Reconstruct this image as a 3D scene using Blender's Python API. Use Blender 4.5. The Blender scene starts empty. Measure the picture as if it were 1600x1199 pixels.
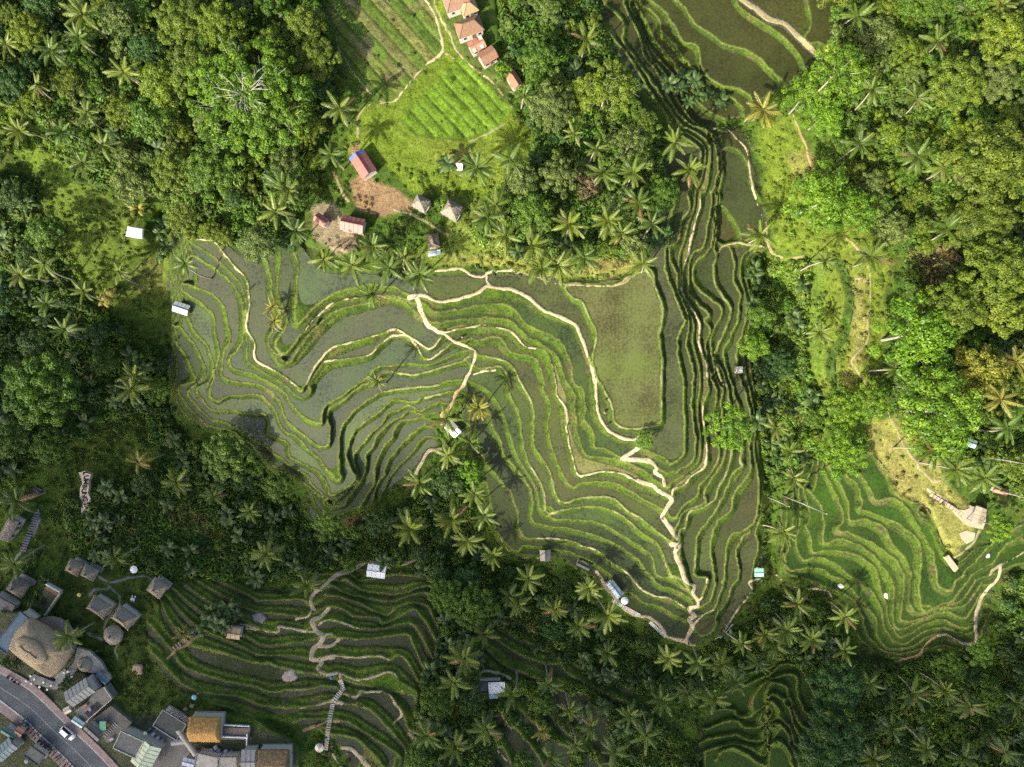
import bpy, math, random
import numpy as np
from mathutils import Vector, Matrix, Euler

# ---------------------------------------------------------------- camera, sky, sun, exposure
SC = bpy.context.scene
COL = SC.collection
CAM_H = 180.0                 # drone height above the reference ground
PXM = 5.93                    # photograph pixels per metre at z = 0
CX, CY = 800.0, 599.5
cam_data = bpy.data.cameras.new('camera')
cam = bpy.data.objects.new('camera', cam_data); COL.objects.link(cam)
cam.location = (0, 0, CAM_H)
cam_data.sensor_width = 36.0
cam_data.lens = 36.0 * CAM_H * PXM / 1600.0
cam_data.clip_end = 6000
SC.camera = cam

SUN_EL = math.radians(37.0)
SHDIR = (0.67, 0.742)         # horizontal direction in which shadows fall
world = bpy.data.worlds.new('World'); SC.world = world; world.use_nodes = True
wn = world.node_tree.nodes; wl = world.node_tree.links
sky = wn.new('ShaderNodeTexSky'); sky.sky_type = 'NISHITA'; sky.sun_disc = False
sky.sun_elevation = SUN_EL; sky.dust_density = 4.0; sky.air_density = 0.8; sky.ozone_density = 0.5
sky.sun_rotation = math.atan2(-SHDIR[0], -SHDIR[1]) % (2 * math.pi)
wl.new(sky.outputs[0], wn['Background'].inputs[0])
wn['Background'].inputs[1].default_value = 0.122
sun_data = bpy.data.lights.new('sun', 'SUN'); sun_data.energy = 4.6
sun_data.angle = math.radians(0.53); sun_data.color = (1.0, 0.93, 0.74)
sun = bpy.data.objects.new('sun', sun_data); COL.objects.link(sun)
sdir = Vector((SHDIR[0] * math.cos(SUN_EL), SHDIR[1] * math.cos(SUN_EL), -math.sin(SUN_EL)))
sun.rotation_euler = sdir.to_track_quat('-Z', 'Y').to_euler()
sun.location = (-300, -330, 330)
SC.view_settings.view_transform = 'Standard'; SC.view_settings.look = 'None'
SC.view_settings.exposure = 1.12; SC.view_settings.gamma = 1.0
SC.view_settings.use_curve_mapping = False
SC.render.engine = 'CYCLES'
SC.cycles.use_denoising = False
SC.cycles.max_bounces = 5; SC.cycles.diffuse_bounces = 2; SC.cycles.glossy_bounces = 2
SC.cycles.transmission_bounces = 2; SC.cycles.transparent_max_bounces = 4

rng = np.random.RandomState(7)
random.seed(7)

# ---------------------------------------------------------------- small helpers
def P(px, py, z):
    k = (CAM_H - z) / CAM_H / PXM
    return ((px - CX) * k, (CY - py) * k, z)

def link(o, parent=None):
    COL.objects.link(o)
    if parent is not None: o.parent = parent
    return o

def tag(o, label=None, cat=None, group=None, kind=None):
    if label: o['label'] = label
    if cat: o['category'] = cat
    if group: o['group'] = group
    if kind: o['kind'] = kind
    return o

def empty(name, loc, rz=0.0):
    o = bpy.data.objects.new(name, None); COL.objects.link(o)
    o.location = loc; o.rotation_euler = (0, 0, rz); o.empty_display_size = 0.3
    return o

def np_mesh(name, v, f, mat=None, smooth=False):
    """v (n,3), f (m,k) constant polygon size"""
    v = np.asarray(v, dtype=np.float32); f = np.asarray(f, dtype=np.int32)
    me = bpy.data.meshes.new(name)
    me.vertices.add(len(v)); me.vertices.foreach_set('co', v.ravel())
    k = f.shape[1]
    me.loops.add(f.size); me.loops.foreach_set('vertex_index', f.ravel())
    me.polygons.add(len(f)); me.polygons.foreach_set('loop_start', np.arange(0, f.size, k, dtype=np.int32))
    if smooth: me.polygons.foreach_set('use_smooth', np.ones(len(f), dtype=bool))
    me.update(calc_edges=True)
    if mat: me.materials.append(mat)
    return me

class MB:
    """collects simple shapes of one part"""
    def __init__(s): s.v = []; s.f = []
    def quad(s, *pts):
        n = len(s.v); s.v += [tuple(p) for p in pts]; s.f.append(tuple(range(n, n + len(pts)))); return s
    def box(s, c, d, rz=0.0, taper=1.0):
        n = len(s.v); ca, sa = math.cos(rz), math.sin(rz)
        for sz in (-1, 1):
            t = taper if sz > 0 else 1.0
            for sx, sy in ((-1, -1), (1, -1), (1, 1), (-1, 1)):
                x, y = sx * d[0] / 2 * t, sy * d[1] / 2 * t
                s.v.append((c[0] + x * ca - y * sa, c[1] + x * sa + y * ca, c[2] + sz * d[2] / 2))
        s.f += [(n, n+3, n+2, n+1), (n+4, n+5, n+6, n+7), (n, n+1, n+5, n+4), (n+1, n+2, n+6, n+5), (n+2, n+3, n+7, n+6), (n+3, n, n+4, n+7)]
        return s
    def tube(s, pts, rad, seg=7, cap=True):
        pts = [Vector(p) for p in pts]
        if not hasattr(rad, '__len__'): rad = [rad] * len(pts)
        n0 = len(s.v)
        for i, p in enumerate(pts):
            t = (pts[min(i + 1, len(pts) - 1)] - pts[max(i - 1, 0)]).normalized()
            a = t.cross(Vector((0, 0, 1)))
            if a.length < 1e-3: a = Vector((1, 0, 0))
            a.normalize(); b = t.cross(a)
            for k in range(seg):
                q = p + (a * math.cos(2 * math.pi * k / seg) + b * math.sin(2 * math.pi * k / seg)) * rad[i]
                s.v.append(tuple(q))
        for i in range(len(pts) - 1):
            for k in range(seg):
                k2 = (k + 1) % seg
                s.f.append((n0 + i*seg + k, n0 + i*seg + k2, n0 + (i+1)*seg + k2, n0 + (i+1)*seg + k))
        if cap:
            s.f.append(tuple(n0 + k for k in range(seg))[::-1])
            s.f.append(tuple(n0 + (len(pts) - 1) * seg + k for k in range(seg)))
        return s
    def lathe(s, prof, seg=16, c=(0, 0, 0)):
        n0 = len(s.v)
        for r, z in prof:
            for k in range(seg):
                a = 2 * math.pi * k / seg
                s.v.append((c[0] + r * math.cos(a), c[1] + r * math.sin(a), c[2] + z))
        for i in range(len(prof) - 1):
            for k in range(seg):
                k2 = (k + 1) % seg
                s.f.append((n0 + i*seg + k, n0 + i*seg + k2, n0 + (i+1)*seg + k2, n0 + (i+1)*seg + k))
        s.f.append(tuple(n0 + k for k in range(seg))[::-1]); s.f.append(tuple(n0 + (len(prof)-1)*seg + k for k in range(seg)))
        return s
    def mesh(s, name, mat, smooth=False):
        me = bpy.data.meshes.new(name); me.from_pydata(s.v, [], s.f); me.update()
        if mat: me.materials.append(mat)
        if smooth:
            for p in me.polygons: p.use_smooth = True
        return me
    def build(s, name, mat, parent=None, smooth=False, color=None):
        o = bpy.data.objects.new(name, s.mesh(name, mat, smooth)); link(o, parent)
        if color: o.color = (*color, 1)
        return o

# ---------------------------------------------------------------- materials
def new_mat(name):
    m = bpy.data.materials.new(name); m.use_nodes = True
    nt = m.node_tree; return m, nt.nodes, nt.links, nt.nodes['Principled BSDF']

def mat_plain(name, col=None, rough=0.8, amt=0.35, scale=2.0, bump=0.15, metal=0.0, spec=0.3, stretch=None, fine=0.0):
    """procedural colour: base (or the object's own colour) broken up by noise, plus relief"""
    m, N, Lk, B = new_mat(name)
    tc = N.new('ShaderNodeTexCoord'); src = tc.outputs['Object']
    if stretch:
        mp = N.new('ShaderNodeMapping'); mp.inputs['Scale'].default_value = stretch
        Lk.new(src, mp.inputs[0]); src = mp.outputs[0]
    n1 = N.new('ShaderNodeTexNoise'); n1.inputs['Scale'].default_value = scale; n1.inputs['Detail'].default_value = 6
    n1.inputs['Roughness'].default_value = 0.65
    Lk.new(src, n1.inputs['Vector'])
    mr = N.new('ShaderNodeMapRange'); mr.inputs['From Min'].default_value = 0.25; mr.inputs['From Max'].default_value = 0.75
    mr.inputs['To Min'].default_value = 1 - amt; mr.inputs['To Max'].default_value = 1 + amt
    Lk.new(n1.outputs[0], mr.inputs[0])
    mx = N.new('ShaderNodeVectorMath'); mx.operation = 'SCALE'
    if col is None:
        oi = N.new('ShaderNodeObjectInfo'); Lk.new(oi.outputs['Color'], mx.inputs[0])
    else:
        mx.inputs[0].default_value = col
    Lk.new(mr.outputs[0], mx.inputs['Scale']); Lk.new(mx.outputs[0], B.inputs['Base Color'])
    B.inputs['Roughness'].default_value = rough; B.inputs['Metallic'].default_value = metal
    B.inputs['Specular IOR Level'].default_value = spec
    if bump:
        bp = N.new('ShaderNodeBump'); bp.inputs['Strength'].default_value = bump; bp.inputs['Distance'].default_value = 0.2
        Lk.new(n1.outputs[0], bp.inputs['Height']); Lk.new(bp.outputs[0], B.inputs['Normal'])
    return m

def mat_leaf(name, transl=0.28, rough=0.5, spec=0.35, amt=0.45):
    """leaf colour from the object's colour, varied per leaf by the face attribute 'rnd'"""
    m, N, Lk, B = new_mat(name)
    oi = N.new('ShaderNodeObjectInfo'); at = N.new('ShaderNodeAttribute'); at.attribute_name = 'rnd'
    mr = N.new('ShaderNodeMapRange'); mr.inputs['To Min'].default_value = 1 - amt; mr.inputs['To Max'].default_value = 1 + amt
    Lk.new(at.outputs['Fac'], mr.inputs[0])
    hs = N.new('ShaderNodeHueSaturation')
    mh = N.new('ShaderNodeMapRange'); mh.inputs['To Min'].default_value = 0.515; mh.inputs['To Max'].default_value = 0.482
    Lk.new(at.outputs['Fac'], mh.inputs[0]); Lk.new(mh.outputs[0], hs.inputs['Hue'])
    Lk.new(mr.outputs[0], hs.inputs['Value']); Lk.new(oi.outputs['Color'], hs.inputs['Color'])
    Lk.new(hs.outputs[0], B.inputs['Base Color'])
    B.inputs['Roughness'].default_value = rough; B.inputs['Specular IOR Level'].default_value = spec
    tr = N.new('ShaderNodeBsdfTranslucent'); Lk.new(hs.outputs[0], tr.inputs[0])
    mix = N.new('ShaderNodeMixShader'); mix.inputs[0].default_value = transl
    Lk.new(B.outputs[0], mix.inputs[1]); Lk.new(tr.outputs[0], mix.inputs[2])
    Lk.new(mix.outputs[0], N['Material Output'].inputs[0])
    return m

def mat_stuff_leaf(name, cols, transl=0.25):
    """undergrowth: colour picked per plant from a ramp"""
    m, N, Lk, B = new_mat(name)
    oi = N.new('ShaderNodeObjectInfo'); at = N.new('ShaderNodeAttribute'); at.attribute_name = 'rnd'
    pt = N.new('ShaderNodeAttribute'); pt.attribute_type = 'INSTANCER'; pt.attribute_name = 'tint'
    mr = N.new('ShaderNodeMapRange'); mr.inputs['To Min'].default_value = 0.55; mr.inputs['To Max'].default_value = 1.45
    Lk.new(at.outputs['Fac'], mr.inputs[0])
    mx = N.new('ShaderNodeVectorMath'); mx.operation = 'SCALE'
    Lk.new(pt.outputs['Color'], mx.inputs[0]); Lk.new(mr.outputs[0], mx.inputs['Scale'])
    Lk.new(mx.outputs[0], B.inputs['Base Color']); B.inputs['Roughness'].default_value = 0.6
    B.inputs['Specular IOR Level'].default_value = 0.25
    tr = N.new('ShaderNodeBsdfTranslucent'); Lk.new(mx.outputs[0], tr.inputs[0])
    mix = N.new('ShaderNodeMixShader'); mix.inputs[0].default_value = transl
    Lk.new(B.outputs[0], mix.inputs[1]); Lk.new(tr.outputs[0], mix.inputs[2])
    Lk.new(mix.outputs[0], N['Material Output'].inputs[0])
    return m

def mat_path(name, col):
    """trodden path: pale crust worn through to mud and grown over with grass in places"""
    m, N, Lk, B = new_mat(name); g = N.new('ShaderNodeNewGeometry')
    def noise(s, d=5):
        n = N.new('ShaderNodeTexNoise'); n.inputs['Scale'].default_value = s; n.inputs['Detail'].default_value = d; n.inputs['Roughness'].default_value = .7; Lk.new(g.outputs['Position'], n.inputs['Vector']); return n
    def mix(fac, a, b, lo, hi):
        mr = N.new('ShaderNodeMapRange'); mr.inputs[1].default_value = lo; mr.inputs[2].default_value = hi; Lk.new(fac, mr.inputs[0]); x = N.new('ShaderNodeMix'); x.data_type = 'RGBA'; Lk.new(mr.outputs[0], x.inputs[0])
        for i, v in ((6, a), (7, b)):
            if hasattr(v, 'is_linked'): Lk.new(v, x.inputs[i])
            else: x.inputs[i].default_value = (*v, 1)
        return x.outputs[2]
    n1, n2, n3 = noise(1.9), noise(.55), noise(.9)
    c = mix(n1.outputs[0], tuple(q * 1.15 for q in col), tuple(q * .62 for q in col), .35, .7)
    c = mix(n2.outputs[0], c, (col[0] * .5, col[1] * .44, col[2] * .36), .56, .70)
    c = mix(n3.outputs[0], c, (.07, .10, .02), .60, .68)
    Lk.new(c, B.inputs['Base Color']); B.inputs['Roughness'].default_value = .9; B.inputs['Specular IOR Level'].default_value = .15
    bp = N.new('ShaderNodeBump'); bp.inputs['Strength'].default_value = .5; bp.inputs['Distance'].default_value = .15; Lk.new(n1.outputs[0], bp.inputs['Height']); Lk.new(bp.outputs[0], B.inputs['Normal'])
    return m
M = {}
M['leaf'] = mat_leaf('leaf'); M['frond'] = mat_leaf('palm_frond', 0.3, 0.42, 0.45, 0.35)
M['banana'] = mat_leaf('banana_leaf', 0.25, 0.5, 0.35, 0.35)
M['under'] = mat_stuff_leaf('undergrowth', None)
M['bark'] = mat_plain('bark', (0.16, 0.13, 0.10), 0.9, 0.4, 3, 0.4)
M['palebark'] = mat_plain('pale_bark', (0.30, 0.285, 0.24), 0.85, 0.3, 2, 0.3)
M['palmbark'] = mat_plain('palm_bark', (0.30, 0.27, 0.22), 0.9, 0.35, 3, 0.4, stretch=(1, 1, 4))
M['thatch'] = mat_plain('thatch', None, 0.95, 0.45, 2.2, 0.9, spec=0.1)
M['tile'] = mat_plain('clay_tile', None, 0.8, 0.4, 3.5, 0.5)
M['metal'] = mat_plain('roof_sheet', None, 0.5, 0.25, 0.9, 0.1, spec=0.5)
M['paint'] = mat_plain('painted', None, 0.55, 0.12, 1.5, 0.05)
M['wood'] = mat_plain('wood', None, 0.8, 0.35, 4, 0.3)
M['concrete'] = mat_plain('concrete', None, 0.9, 0.3, 1.2, 0.2)
M['cloth'] = mat_plain('cloth', None, 0.8, 0.1, 3, 0.05)
M['skin'] = mat_plain('skin', (0.35, 0.2, 0.13), 0.6, 0.1, 6, 0.0)
M['glass'] = mat_plain('dark_glass', (0.015, 0.02, 0.025), 0.08, 0.1, 1, 0.0, spec=0.6)
M['rubber'] = mat_plain('rubber', (0.02, 0.02, 0.02), 0.85, 0.2, 5, 0.0)
M['carpaint'] = mat_plain('car_paint', (0.8, 0.8, 0.8), 0.25, 0.04, 1, 0.0, spec=0.6)
# ================================================================ TERRAIN
# contours traced as pixel polylines; each carries a terrace level, levels become heights
def tl(ox, oy, s=4.0):
    return lambda *c: [(ox + c[i] / s, oy + c[i + 1] / s) for i in range(0, len(c), 2)]
tA = tl(400, 300); tB = tl(800, 300); tC = tl(800, 600); tL = tl(0, 300); tM = tl(400, 600); tJ = tl(0, 600)
tN = tl(800, 0); tE = tl(1200, 0); tR8 = tl(1200, 300); tX = tl(1200, 600); tS = tl(800, 899); tT = tl(400, 899)
tZ = tl(1200, 899); tV = tl(0, 899); tF = tl(400, 0)

LEV = []      # (level, points)
def lv(level, *segs):
    pts = []
    for s in segs: pts += s
    LEV.append((level, pts))

# --- centre hill, plateau paddy and the slopes south and east of it
P_BUND = (tB(330,600, 380,660, 440,690, 490,800, 530,900, 500,1050, 540,1190) + tC(560,5, 620,130, 640,230, 720,280, 850,270, 920,250, 935,180, 935,10)
          + tB(940,1050, 925,900, 945,740, 900,600, 870,490, 760,520, 700,570, 560,585, 400,570, 330,600))
lv(22, P_BUND)
PATH_MAIN = [(647,465),(662,462),(690,472),(740,460),(760,448),(770,450),(800,453),(825,465),(850,485),(895,505),(907,525),(920,562),(930,600)] + tC(530,130, 545,200, 600,290, 690,340, 760,350)
lv(21, PATH_MAIN, tC(820,400, 890,430, 950,460, 990,500, 1050,470, 1080,420, 1080,300, 1070,120, 1075,0), tB(1040,1050, 1040,900, 1080,820, 1070,770, 1000,600, 960,500, 960,380, 990,270, 970,200, 1000,140, 1020,40), tN(1030,1150, 1040,1060))
lv(20, tA(1040,690, 1090,720, 1130,750, 1300,720, 1450,700, 1599,715), tB(100,830, 260,900, 330,980, 370,1080, 390,1199), tC(440,20, 465,150, 450,215, 510,310, 520,390, 600,410, 690,465, 800,480, 890,510, 930,540, 980,560, 1060,530, 1130,480, 1145,350, 1130,230, 1120,130, 1130,0),
   tB(1130,1100, 1090,980, 1105,850, 1090,740, 1040,620, 1030,520, 985,420, 990,330, 1035,310, 1060,180, 1115,100, 1100,0), tN(1120,1160, 1170,1030, 1180,940, 1110,880, 1060,850))
lv(19, tA(1060,790, 1120,815, 1250,800, 1400,785, 1590,800), tB(70,880, 200,955, 290,1040, 345,1190), tC(395,60, 400,150, 410,235, 410,300, 450,435, 530,452, 640,468, 700,490, 830,540, 880,590, 960,640, 990,640))
D_LINE = [(692,520),(715,515),(750,509),(770,510),(800,520),(822,542),(850,547),(862,570),(869,600)] + tC(285,80, 335,150, 345,300, 370,430, 400,540, 430,575, 560,550, 690,560, 780,610)
D_EAST = tC(1000,700, 1010,660, 1080,630, 1120,580, 1190,530, 1215,480, 1210,330, 1190,160, 1230,30) + tB(1220,1199, 1220,1100, 1170,950, 1175,830, 1140,760, 1070,640, 1060,560, 1080,450, 1110,370, 1110,340, 1150,180, 1175,90, 1180,0)
lv(18, D_LINE, tC(880,650, 960,700), D_EAST, tN(1210,1180, 1240,960, 1220,880, 1150,830, 1090,800))
lv(17, [(735,527),(745,532),(770,525),(785,530),(800,550),(832,557),(842,570),(852,600)], tC(190,30, 240,130, 225,250, 250,400, 300,530, 370,640, 440,620, 560,610, 660,625, 760,680, 860,740, 940,780, 970,800, 1020,840, 1080,760, 1160,700, 1165,640, 1210,590, 1290,480, 1290,380, 1260,200, 1280,60),
   tB(1240,1150, 1210,980, 1240,870, 1200,800, 1230,770, 1110,640, 1105,550, 1115,400, 1190,340, 1230,180, 1250,60, 1240,0), tN(1260,1190, 1290,1050, 1280,950, 1230,820, 1130,790))
F_LINE = [(740,552),(750,555),(782,562),(800,572),(815,600)] + tC(115,100, 135,200, 135,380, 180,450, 240,560, 270,680, 300,735, 350,740, 420,715, 560,705, 640,720, 720,790, 820,850, 940,950, 1000,990)
lv(16, F_LINE, tC(1020,900, 1040,860, 1080,800, 1210,740, 1200,680, 1250,590, 1320,480, 1330,350, 1310,150, 1320,0), tB(1280,1100, 1240,980, 1250,870, 1310,770, 1300,710, 1200,640, 1130,550, 1150,440, 1240,360, 1265,200, 1280,60, 1260,0))
G_W = [(760,575),(780,572),(790,580),(797,600),(797,615),(800,625)] + tC(40,180, 60,300, 75,410, 110,500, 170,600, 205,700, 210,790, 250,810, 300,790, 400,775, 520,765, 620,790, 700,830, 800,920, 900,990, 940,1050, 970,1150, 1000,1199)
F_EAST = tC(1045,1000, 1045,920, 1085,890, 1110,800, 1190,775, 1270,720, 1290,650, 1330,580, 1370,450, 1370,350, 1360,150, 1340,0) + tB(1310,1199, 1270,1040, 1290,960, 1330,870, 1370,740, 1310,640, 1265,560, 1260,480, 1280,390)
lv(15, G_W, tS(1070,40, 1110,90), tC(1060,1120), F_EAST, tB(1262,340, 1275,230, 1262,150, 1295,60, 1285,0), tN(1300,1150, 1310,1050, 1300,960, 1250,860, 1240,800))
lv(14, tC(205,790, 280,850, 400,850, 500,860, 600,890, 680,940, 790,1010, 860,1060, 890,1130, 905,1199), tS(1000,20, 1100,90, 1130,130, 1180,150, 1195,110, 1222,20), tC(1150,1199, 1145,1150, 1155,1000, 1170,920, 1230,850, 1290,760, 1340,650, 1380,560, 1440,510, 1425,480, 1440,390, 1430,200, 1390,60), tB(1350,1150, 1320,1000, 1370,900, 1420,760, 1410,730, 1430,640, 1390,560, 1390,460, 1370,370))
lv(13, tM(1470,180, 1480,270, 1530,350, 1550,440, 1599,500), tC(60,570, 110,650, 130,740, 125,850, 200,885, 300,895, 420,920, 560,960, 680,1020, 780,1090, 840,1160, 870,1199), tS(930,70, 1000,85, 1060,110, 1120,150, 1150,200, 1230,170, 1270,60), tC(1260,1190, 1240,1000, 1280,870, 1370,780, 1390,680, 1490,540, 1480,400, 1500,250, 1460,60), tB(1420,1150, 1400,1000, 1440,880, 1470,740, 1480,690))
K_LINE = [(742,655),(747,692),(757,717),(780,747),(800,772),(808,800)] + tC(40,880, 80,960, 160,965, 300,970, 400,990, 430,1010, 530,1040, 600,1100, 690,1160, 740,1199) + tS(800,80, 900,130, 1000,150, 1090,210)
lv(12, K_LINE, tS(1130,250, 1200,240, 1260,215, 1290,150, 1320,40), tC(1330,1199, 1340,1020, 1380,940, 1440,920, 1520,860, 1545,700, 1530,500))
lv(11, [(733,640),(738,700),(745,740),(762,760),(767,790),(772,820),(785,842),(805,862)], tC(80,1010, 180,1020, 270,1035, 390,1060, 500,1115, 620,1199), tS(680,95, 750,110, 820,170, 900,185, 1000,240, 1090,280, 1130,320, 1200,380, 1275,320, 1275,250, 1330,180, 1380,60), tC(1420,1199, 1400,1060, 1440,960, 1480,930))
lv(10.2, tS(530,0, 600,90, 700,205, 770,252, 870,275, 940,345, 980,395, 1085,420, 1220,430, 1310,370, 1360,290, 1430,190, 1500,100, 1480,40), tC(1500,1100, 1530,1000, 1500,930, 1560,800))

# --- left hill
T1 = [(297,374),(332,377),(350,397),(370,420),(386,440),(389,475),(385,512),(397,535),(398,557),(404,566),(430,580),(457,598),(470,612),(478,602),(495,570),(517,545),(550,535),(595,522),(620,515),(645,530),(672,545),(690,527)]
lv(18, T1)
lv(19, tA(40,370, 80,460, 100,560, 100,640, 150,740, 160,820, 90,900, 80,960, 160,1030, 215,1060, 290,940, 370,850, 470,760, 560,715, 680,700, 820,660, 930,690, 1010,760))
lv(20, tA(150,340, 150,480, 140,560, 145,650, 190,760, 185,840, 120,950, 170,1015, 230,960, 290,890, 370,840, 400,770, 520,690, 650,660, 800,640, 900,660, 970,690))
lv(21, tA(235,370, 265,450, 255,600, 240,800, 270,830, 300,790, 400,690, 500,630, 650,590, 720,575, 800,590, 880,600, 960,650, 1000,655))
V1 = [(480,606),(487,590),(507,565),(530,562),(575,555),(595,537),(612,526),(635,525),(650,540),(660,557),(670,562),(682,555),(707,535)]
lv(17, V1)
lv(16, [(297,399),(325,412),(357,437),(375,460),(380,487),(382,520),(372,547),(360,557),(358,570),(370,578),(398,585),(420,597),(435,605),(447,617),(457,632),(470,647),(478,652),(485,657),(503,662),(506,642),(512,631),(535,619),(555,604),(575,590),(590,574),(640,568),(665,570)])
V3 = [(605,582),(650,585),(687,575),(720,565),(735,556)]
lv(15, [(285,442),(312,452),(335,462),(350,480),(355,500),(360,530),(350,550),(347,575),(352,592),(400,600),(417,607),(432,620),(441,637),(445,652),(462,670),(482,685),(495,696),(510,697),(516,688),(515,668),(511,655),(514,639),(527,631),(542,620),(562,606),(585,596)], V3)
lv(14, tL(1130,610, 1210,660, 1330,770, 1350,880, 1370,1000, 1350,1100, 1330,1180), tJ(1310,60, 1320,90, 1370,105, 1430,80, 1560,65), tM(20,65, 60,90, 110,150, 150,250, 190,300, 260,330, 330,410, 400,470, 430,510, 500,600, 530,580, 515,540, 520,400, 530,300, 560,230, 620,160, 700,100, 800,50, 950,30, 1140,10))
lv(13, tL(1170,780, 1220,880, 1280,940, 1320,1030, 1330,1130, 1300,1199), tJ(1230,30, 1270,100, 1340,165, 1460,170, 1590,190), tM(50,185, 80,250, 75,310, 200,370, 215,450, 300,500, 400,560, 450,640, 465,700, 530,670, 620,600, 600,545, 570,470, 575,370, 610,300, 680,240, 760,180, 830,120, 880,95, 980,110, 1060,80, 1270,40))
lv(12, tL(1080,830, 1130,850, 1200,930, 1260,1040, 1280,1140), tJ(1180,50, 1230,130, 1320,220, 1400,240, 1500,290, 1590,350), tM(60,390, 180,480, 240,520, 330,580, 350,630, 440,700, 460,750, 500,730, 560,670, 640,600, 615,520, 610,450, 650,390, 720,310, 790,240, 820,190, 900,160, 960,130, 1030,160, 1150,110))
lv(11, tL(1090,940, 1130,980, 1190,1080, 1220,1180), tJ(1120,20, 1160,120, 1220,190, 1300,260, 1440,290, 1560,370), tM(40,430, 120,520, 220,560), tM(500,760, 580,700, 650,600, 690,480, 680,450, 740,370, 750,330, 830,250, 900,210, 950,170, 1040,190))
lv(10, tM(640,790, 690,700, 745,610, 740,510, 800,390, 850,330, 860,290, 920,230, 1060,200))
lv(9, tM(720,760, 760,620, 800,560, 830,470, 900,390, 970,320, 1070,240))
lv(8.2, tM(760,690, 820,600, 870,520, 970,410, 1020,340, 1090,300))
lv(7.5, tM(790,720, 830,670, 840,610, 900,540, 1000,450, 1080,360, 1160,370))
lv(9.2, tL(1060,560, 1060,900, 1060,1199), tJ(1090,150, 1140,230, 1230,270, 1310,330, 1480,360, 1580,450), tM(80,560, 260,590, 320,690, 320,800, 370,860, 500,870, 650,800))

# --- stream in the ravine
lv(9.6, [(258,330),(255,420),(250,500)]); lv(7.8, [(250,580),(262,650),(300,695)]); lv(5.8, [(380,740),(440,800),(520,850),(640,820),(700,790),(735,830),(790,900),(880,950),(970,1010),(1090,1030),(1180,990),(1205,930)])
lv(8.5, [(1205,900),(1203,760),(1196,600),(1196,450),(1185,400)])

# --- upper right paddies
lv(19, tN(490,0, 570,160, 650,260, 740,360, 800,470, 870,580, 940,690, 1000,760))
lv(18, tN(560,0, 690,130, 690,250, 740,330, 790,400, 850,480, 920,580, 970,660, 1040,760, 1060,800))
lv(17, tN(700,20, 760,150, 800,230, 830,350, 890,430, 940,520, 980,620, 1050,720, 1110,770))
lv(16, tN(860,380, 920,420, 1000,530, 1030,620, 1080,690, 1125,750))
lv(14.5, tN(760,20, 850,250, 950,380, 1070,520, 1110,680, 1200,770, 1340,790))
lv(16, tN(800,30, 860,60, 920,130, 940,210, 1010,270, 1050,340, 1130,430, 1180,510, 1290,590, 1390,620, 1450,680))
lv(17, tN(850,0, 940,60, 1010,150, 1070,260, 1160,290, 1180,400, 1230,480, 1300,530, 1400,550, 1480,590, 1515,680))
lv(18, tN(1020,0, 1090,60, 1140,150, 1230,200, 1320,270, 1460,310, 1540,360, 1599,420), tE(30,440, 100,520))
lv(19.2, tN(1420,0, 1599,110), tE(60,140, 160,220, 240,310, 285,370, 290,430, 240,470))
Q2 = tN(1260,800, 1330,800, 1400,860, 1470,950, 1490,1080, 1510,1199) + tB(1540,100, 1590,200)
QB = tB(1290,380, 1320,340, 1400,320, 1480,330, 1570,345)
lv(13.2, tB(1290,70, 1300,230, 1280,300)); lv(14.0, QB)
LEV.append((14.55, [(1145,240),(1160,270)])); LEV.append((14.4, [(1150,330),(1170,340)]))

# --- amphitheatre terraces at right
X1 = tX(610,280, 650,420, 740,530, 790,660, 860,720, 980,760, 1040,870, 1090,1000, 1120,1070)
lv(20, X1)
lv(19, tX(570,560, 630,640, 680,730, 780,710, 880,790, 960,920, 990,980, 1040,1060, 1055,1199), tZ(1070,60, 1150,100, 1180,30, 1230,0))
lv(18, tX(480,560, 550,620, 590,730, 570,790, 640,800, 760,850, 870,910, 950,990, 960,1100), tZ(950,0, 955,190, 990,225, 1080,185, 1160,150, 1270,0))
lv(17, tX(370,500, 460,640, 500,760, 510,850, 600,845, 720,890, 780,1000, 860,1100, 900,1190), tZ(890,60, 880,170, 950,240, 1080,200, 1210,155, 1250,100, 1300,30))
lv(16, tX(340,520, 400,640, 460,770, 470,860, 420,920, 500,930, 620,980, 720,1040, 800,1100, 850,1190), tZ(850,100, 830,260, 860,290, 960,270, 1110,210, 1220,190, 1280,130, 1340,50))
lv(15, tX(240,650, 300,720, 340,780, 350,930, 350,1000, 440,970, 560,1000, 680,1090, 760,1199), tZ(790,100, 780,230, 800,330, 900,310, 1010,260, 1110,230, 1240,260, 1330,120))
lv(14, tX(230,880, 270,960, 280,1050, 400,1040, 540,1060, 640,1120, 690,1199), tZ(700,80, 740,180, 760,290, 830,380, 920,340, 1010,290, 1110,280, 1250,330, 1350,150))
lv(13, tX(170,940, 190,1060, 230,1100, 310,1080, 420,1120, 500,1190), tZ(540,20, 620,70, 670,130, 720,230, 730,330, 820,430, 920,390, 1000,340, 1100,325, 1260,360, 1340,230))
lv(12, tX(100,1050, 130,1160, 250,1150, 340,1160, 400,1199), tZ(470,30, 560,130, 640,220, 680,290, 690,380, 760,460, 900,440, 1000,380, 1100,370, 1200,430, 1300,430, 1360,280))
lv(11, tZ(330,60, 460,110, 540,170, 590,260, 620,370, 700,450, 800,490, 960,460, 1100,440, 1250,470, 1340,430))
lv(10, tZ(420,160, 500,230, 550,330, 600,430, 700,500, 900,530, 1100,540, 1250,530))
lv(20, tX(1340,930, 1440,840, 1599,760))
lv(19, tX(1300,1120, 1350,1050, 1450,960, 1599,880)); lv(18, tX(1400,1130, 1420,1100, 1500,1000, 1599,940))
lv(21.2, [(1345,560),(1360,620),(1395,650),(1430,700),(1470,750),(1510,800),(1520,830),(1490,870)])

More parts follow.
